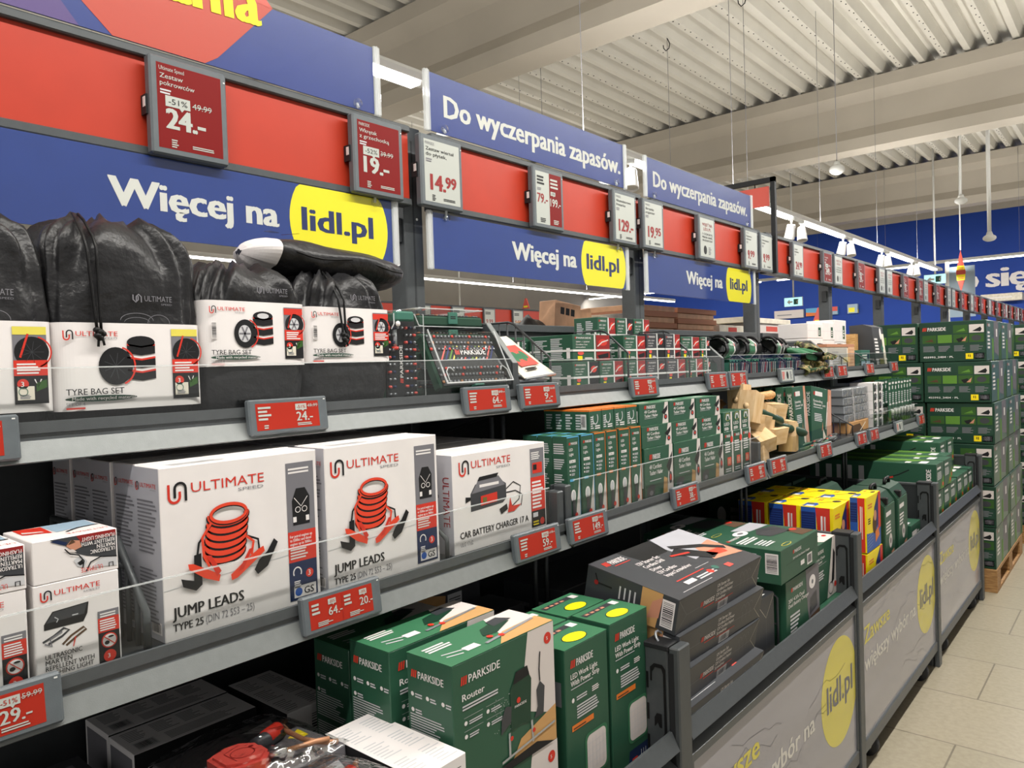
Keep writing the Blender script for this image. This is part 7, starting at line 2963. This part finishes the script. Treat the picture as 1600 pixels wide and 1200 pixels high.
# ---- green hard cases in blister sleeves
def hard_case(label, y, w, x, h, seed):
    t = thing('tool_case', label, 'tool case', (x, y, .5505), (0, 0, radians(2)), 'green moulded tool cases')
    b = MB()
    b.prism([(0, .02), (.0, h - .05), (-.03, h - .01), (-.06, h), (-.16, h), (-.2, h - .05), (-.2, .02), (-.18, 0), (-.02, 0)], 'y', 0, w, 'green_dark')
    for q in range(6):
        z = .04 + q * (h - .1) / 6
        b.box((-.19, -.004, z), (-.012, 0, z + .03), 'green')
    b.obj('case_shell', t)
    b = MB()
    b.tube([(-.06, w * .3, h), (-.06, w * .3, h + .015), (-.06, w * .35, h + .022), (-.06, w * .65, h + .022), (-.06, w * .7, h + .015), (-.06, w * .7, h)], .007, 'black', 8)
    b.obj('carry_handle', t)
    b = MB()
    b.box((.0, .012, .03), (.004, w - .012, h - .055), 'green')
    f = b.front(.004, .012, .03)
    W_, H_ = w - .024, h - .085
    f.rect(W_ * .1, H_ * .86, W_ * .5, H_ * .06, 'white', 1)
    f.lines(W_ * .1, H_ * .62, W_ * .5, H_ * .18, 4, 'white', 1, seed)
    f.ell(W_ * .52, H_ * .5, W_ * .16, H_ * .1, 'pink_grey', 1)
    f.ell(W_ * .52, H_ * .5, W_ * .06, H_ * .04, 'charcoal', 2)
    f.poly([(W_ * .5, H_ * .1), (W_ * .9, H_ * .14), (W_ * .86, H_ * .36), (W_ * .6, H_ * .34)], 'skin', 1)
    f.lines(W_ * .1, H_ * .1, W_ * .3, H_ * .2, 4, 'light_ink', 1)
    b.obj('paper_sleeve', t)
    b = MB()
    b.box((-.02, w * .2, h - .05), (.006, w * .34, h - .02), 'black', .003)
    b.obj('latch', t)
    return t


hard_case('green moulded tool case right of the yellow cartons, ribbed end towards the camera', 3.255, .2, -.825, .385, 1)
hard_case('green moulded tool case with a clear blister, second from the yellow cartons', 3.47, .2, -.825, .385, 2)
hard_case('green moulded tool case in the back row behind the yellow cartons', 3.3, .24, -1.05, .385, 3)
for i, (y, z, w) in enumerate(((3.73, .62, .18), (3.76, .5505, .2))):
    b = MB()
    h_ = .1 if i == 0 else .068
    b.box((-.14, 0, 0), (0, w, h_), 'green', .001)
    f = b.front(0, 0, 0)
    f.rect(w * .1, h_ * .3, w * .5, h_ * .4, 'white', 1)
    f.lines(w * .65, h_ * .2, w * .25, h_ * .5, 3, 'light_ink', 1)
    f = b.side(0, -.14, 0)
    f.rect(.02, h_ * .3, .08, h_ * .4, 'white', 1)
    f = b.top(h_, 0, 0)
    f.lines(.02, .02, w * .5, .08, 4, 'light_ink', 1)
    tag(b.obj('accessory_box', loc=(-.83, y, z)), ('small green and white box at the right end of the third bin', 'flat green box under the small green and white box')[i], 'box')


# ---- long green garden tool boxes
def long_box(w, h, d, seed):
    b = MB()
    b.box((-d, 0, 0), (0, w, h), 'green', .0015)
    f = b.side(0, -d, 0)
    for q in range(5):
        f.lines(d * (.05 + .09 * q), h * .1, d * .05, h * .8, 1, 'light_ink', 1, q, .9)
    f.stroke([(d * .6, h * .35), (d * .72, h * .55), (d * .8, h * .75)], .006, 'ink', 1)
    f.stroke([(d * .62, h * .38), (d * .68, h * .46)], .008, 'red', 2)
    f.text('PARKSIDE', d * .96, h * .1, .022, 'white', w=h * .7, b=.03, rot=90)
    f = b.front(0, 0, 0)
    f.rect(w * .08, h * .78, w * .5, h * .08, 'white', 1)
    f.lines(w * .1, h * .4, w * .6, h * .3, 5, 'light_ink', 1)
    f.poly([(w * .5, 0), (w, 0), (w, h * .5), (w * .7, h * .3)], 'grass', 1)
    f.ell(w * .84, h * .16, w * .1, h * .08, 'red', 2)
    f = b.top(h, 0, 0)
    f.poly([(w * .5, d * .2), (w, d * .1), (w, d * .9), (w * .4, d * .95)], 'grass', 1)
    f.poly([(w * .2, d * .3), (w * .6, d * .25), (w * .55, d * .9), (w * .1, d * .9)], 'grass_dark', 2)
    f.rect(w * .1, d * .08, w * .5, d * .06, 'white', 3)
    f.rect(w * .1, d * .2, w * .3, d * .04, 'white', 3)
    return b


LBX = long_box(.17, .135, .62, 1).mesh('garden_tool_box')
spots = [(-.812, 4.19, .81), (-.812, 4.375, .81), (-.815, 4.19, .67), (-.815, 4.375, .67), (-.84, 4.565, .81), (-.82, 4.565, .67), (-.9, 4.75, .86), (-.9, 4.95, .86), (-.82, 4.755, .6745), (-.82, 4.935, .6745), (-.82, 5.08, .6745)]
nms = ['nearest in the top layer', 'second in the top layer', 'nearest in the second layer', 'second in the second layer', 'third in the top layer', 'third in the second layer', 'raised box fourth from the front',
       'raised box at the far end with the bright lawn print', 'fourth in the second layer', 'fifth in the second layer', 'farthest in the second layer by the bin post']
for (x, y, z), n_ in zip(spots, nms):
    plain(LBX, 'garden_tool_box', 'long green garden tool box, %s' % n_, 'box', (x, y, z), (0, 0, 0), 'long green garden tool boxes')
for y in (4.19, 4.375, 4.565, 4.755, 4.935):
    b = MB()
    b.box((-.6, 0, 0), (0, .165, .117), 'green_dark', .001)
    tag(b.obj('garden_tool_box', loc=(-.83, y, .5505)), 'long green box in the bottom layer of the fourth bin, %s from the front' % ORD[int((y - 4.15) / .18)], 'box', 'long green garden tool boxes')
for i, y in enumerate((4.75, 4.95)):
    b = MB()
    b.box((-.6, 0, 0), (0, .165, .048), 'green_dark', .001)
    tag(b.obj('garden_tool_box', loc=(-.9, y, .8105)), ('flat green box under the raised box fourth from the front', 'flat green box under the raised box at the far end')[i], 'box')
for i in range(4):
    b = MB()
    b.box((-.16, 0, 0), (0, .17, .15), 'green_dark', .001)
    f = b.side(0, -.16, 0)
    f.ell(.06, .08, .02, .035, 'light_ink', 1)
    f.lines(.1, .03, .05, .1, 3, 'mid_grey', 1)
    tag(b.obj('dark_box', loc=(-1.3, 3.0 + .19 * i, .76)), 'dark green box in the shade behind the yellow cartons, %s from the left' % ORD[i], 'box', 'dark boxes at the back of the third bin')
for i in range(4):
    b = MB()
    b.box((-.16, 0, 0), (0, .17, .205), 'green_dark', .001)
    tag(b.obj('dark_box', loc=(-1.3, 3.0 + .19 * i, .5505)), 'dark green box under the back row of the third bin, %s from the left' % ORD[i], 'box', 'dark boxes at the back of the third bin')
# ================================================================== pallets of lawn mower boxes beyond the shelves
def euro_pallet(label, x1, y0):
    t = thing('pallet', label, 'pallet', (x1, y0, 0), (0, 0, 0), 'wooden pallets')
    b = MB()
    for i in range(5):
        x = -.8 + .164 * i
        b.box((x, 0, .122), (x + .143, 1.2, .144), 'pallet_wood', .002)
    b.obj('deck_boards', t)
    b = MB()
    for y in (0, .53, 1.06):
        b.box((-.8, y, .1), (0, y + .14, .122), 'pallet_wood', .002)
    b.obj('cross_boards', t)
    for y in (0, .53, 1.06):
        for x in (-.8, -.472, -.145):
            b = MB()
            b.box((x, y, .022), (x + .145, y + .14, .1), 'pallet_wood', .002)
            b.obj('block', t)
    b = MB()
    for x in (-.8, -.472, -.145):
        b.box((x, 0, 0), (x + .145, 1.2, .022), 'pallet_wood', .002)
    b.obj('bottom_runners', t)
    return t


def mower_box(w, h, d):
    """large carton, picture face towards -y, width w along x"""
    b = MB()
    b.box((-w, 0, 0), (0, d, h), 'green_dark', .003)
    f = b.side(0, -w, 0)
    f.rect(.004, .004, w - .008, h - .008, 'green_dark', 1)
    parkside(f, w * .05, h * .78, h * .085, 'white', 2, w * .36)
    for q in range(4):
        x = w * (.05 + .235 * q)
        f.rect(x, h * .47, w * .215, h * .2, 'grass' if q in (1,) else 'grass_dark', 2)
        f.rect(x, h * .24, w * .215, h * .19, 'felt', 2)
        f.lines(x + w * .01, h * .26, w * .19, h * .15, 5, 'mid_grey', 3, q)
    for q in range(2):
        f.rect(w * (.52 + .235 * q), h * .7, w * .215, h * .2, ('grass_dark', 'pink_grey')[q], 2)
    f.poly([(w * .8, h * .74), (w * .92, h * .84), (w * .94, h * .78), (w * .92, h * .72)], 'ink', 3)
    f.poly([(w * .56, h * .74), (w * .68, h * .82), (w * .7, h * .75)], 'grass', 3)
    f.ell(w * .86, h * .57, w * .07, h * .07, 'charcoal', 3)
    f.poly([(w * .08, h * .52), (w * .2, h * .58), (w * .22, h * .5)], 'camo_brown', 3)
    f.poly([(w * .56, h * .56), (w * .66, h * .6), (w * .68, h * .5), (w * .6, h * .48)], 'ink', 3)
    f.poly([(w * .64, h * .5), (w * .72, h * .62), (w * .7, h * .5)], 'skin', 4)
    f.text('455993_2404 · PL', w * .06, h * .1, h * .045, 'white', w=w * .46, b=.05)
    f.rect(w * .7, h * .06, w * .11, h * .14, 'yellow', 2)
    f.lines(w * .735, h * .09, w * .05, h * .08, 2, 'ink', 3, 1, .5, True)
    f.barcode(w * .83, h * .06, w * .14, h * .14, 'mid_grey')
    f = b.front(0, 0, 0)
    f.rect(.004, .004, d - .008, h - .008, 'glare_green', 1)  # paler aisle face, glancing sheen painted into the green
    parkside(f, d * .08, h * .84, h * .07, 'white', 2, d * .16)
    f.lines(d * .08, h * .3, d * .16, h * .46, 5, 'white', 2)
    f.rect(d * .36, 0, d * .1, h * .55, 'grass', 2)
    f.poly([(d * .48, h), (d * .78, h), (d * .8, h * .1), (d * .5, h * .2)], 'box_grey2', 2)
    f.poly([(d * .8, 0), (d * .98, 0), (d * .98, h * .8), (d * .84, h * .6)], 'grass_dark', 2)
    f.rect(d * .62, h * .6, d * .08, h * .2, 'white', 3)
    f = b.top(h, 0, 0)
    f.lines(d * .1, w * .2, d * .3, w * .3, 3, 'grass', 1)
    return b


HM = .2595
mm = mower_box(.372, HM - .003, .62).mesh('mower_box')
lay = ('bottom', 'second', 'third', 'fourth', 'fifth', 'top')
for k in range(6):
    dx = (0, .004, -.004, .002, -.008, -.034)[k]
    for c, x in enumerate((-.735, -1.115)):
        plain(mm, 'mower_box', 'green mower carton on the first pallet, %s layer, %s column nearest the camera' % (lay[k], ('right', 'left')[c]), 'box',
              (x + dx + (.0 if c == 0 else -.004 * (k % 2)), 5.44 + (.0 if k < 3 else .012 * (k % 2)), .1445 + HM * k), (0, 0, 0), 'green mower cartons on pallets')
    plain(mm, 'mower_box', 'green mower carton on the first pallet, %s layer, rear place' % lay[k], 'box', (-.735 + dx, 6.075, .1445 + HM * k), (0, 0, 0), 'green mower cartons on pallets')
euro_pallet('wooden pallet under the nearest stack of green mower cartons', -.73, 5.43)
for k in range(6):
    plain(mm, 'mower_box', 'green mower carton on the second pallet at the right edge, %s layer, near place' % lay[k], 'box', (-.7 + .004 * (k % 2), 6.95, .1445 + HM * k), (0, 0, 0), 'green mower cartons on pallets')
    plain(mm, 'mower_box', 'green mower carton on the second pallet, %s layer, far place' % lay[k], 'box', (-.7, 7.58, .1445 + HM * k), (0, 0, 0), 'green mower cartons on pallets')
euro_pallet('second wooden pallet at the right picture edge behind the first stack', -.69, 6.95)
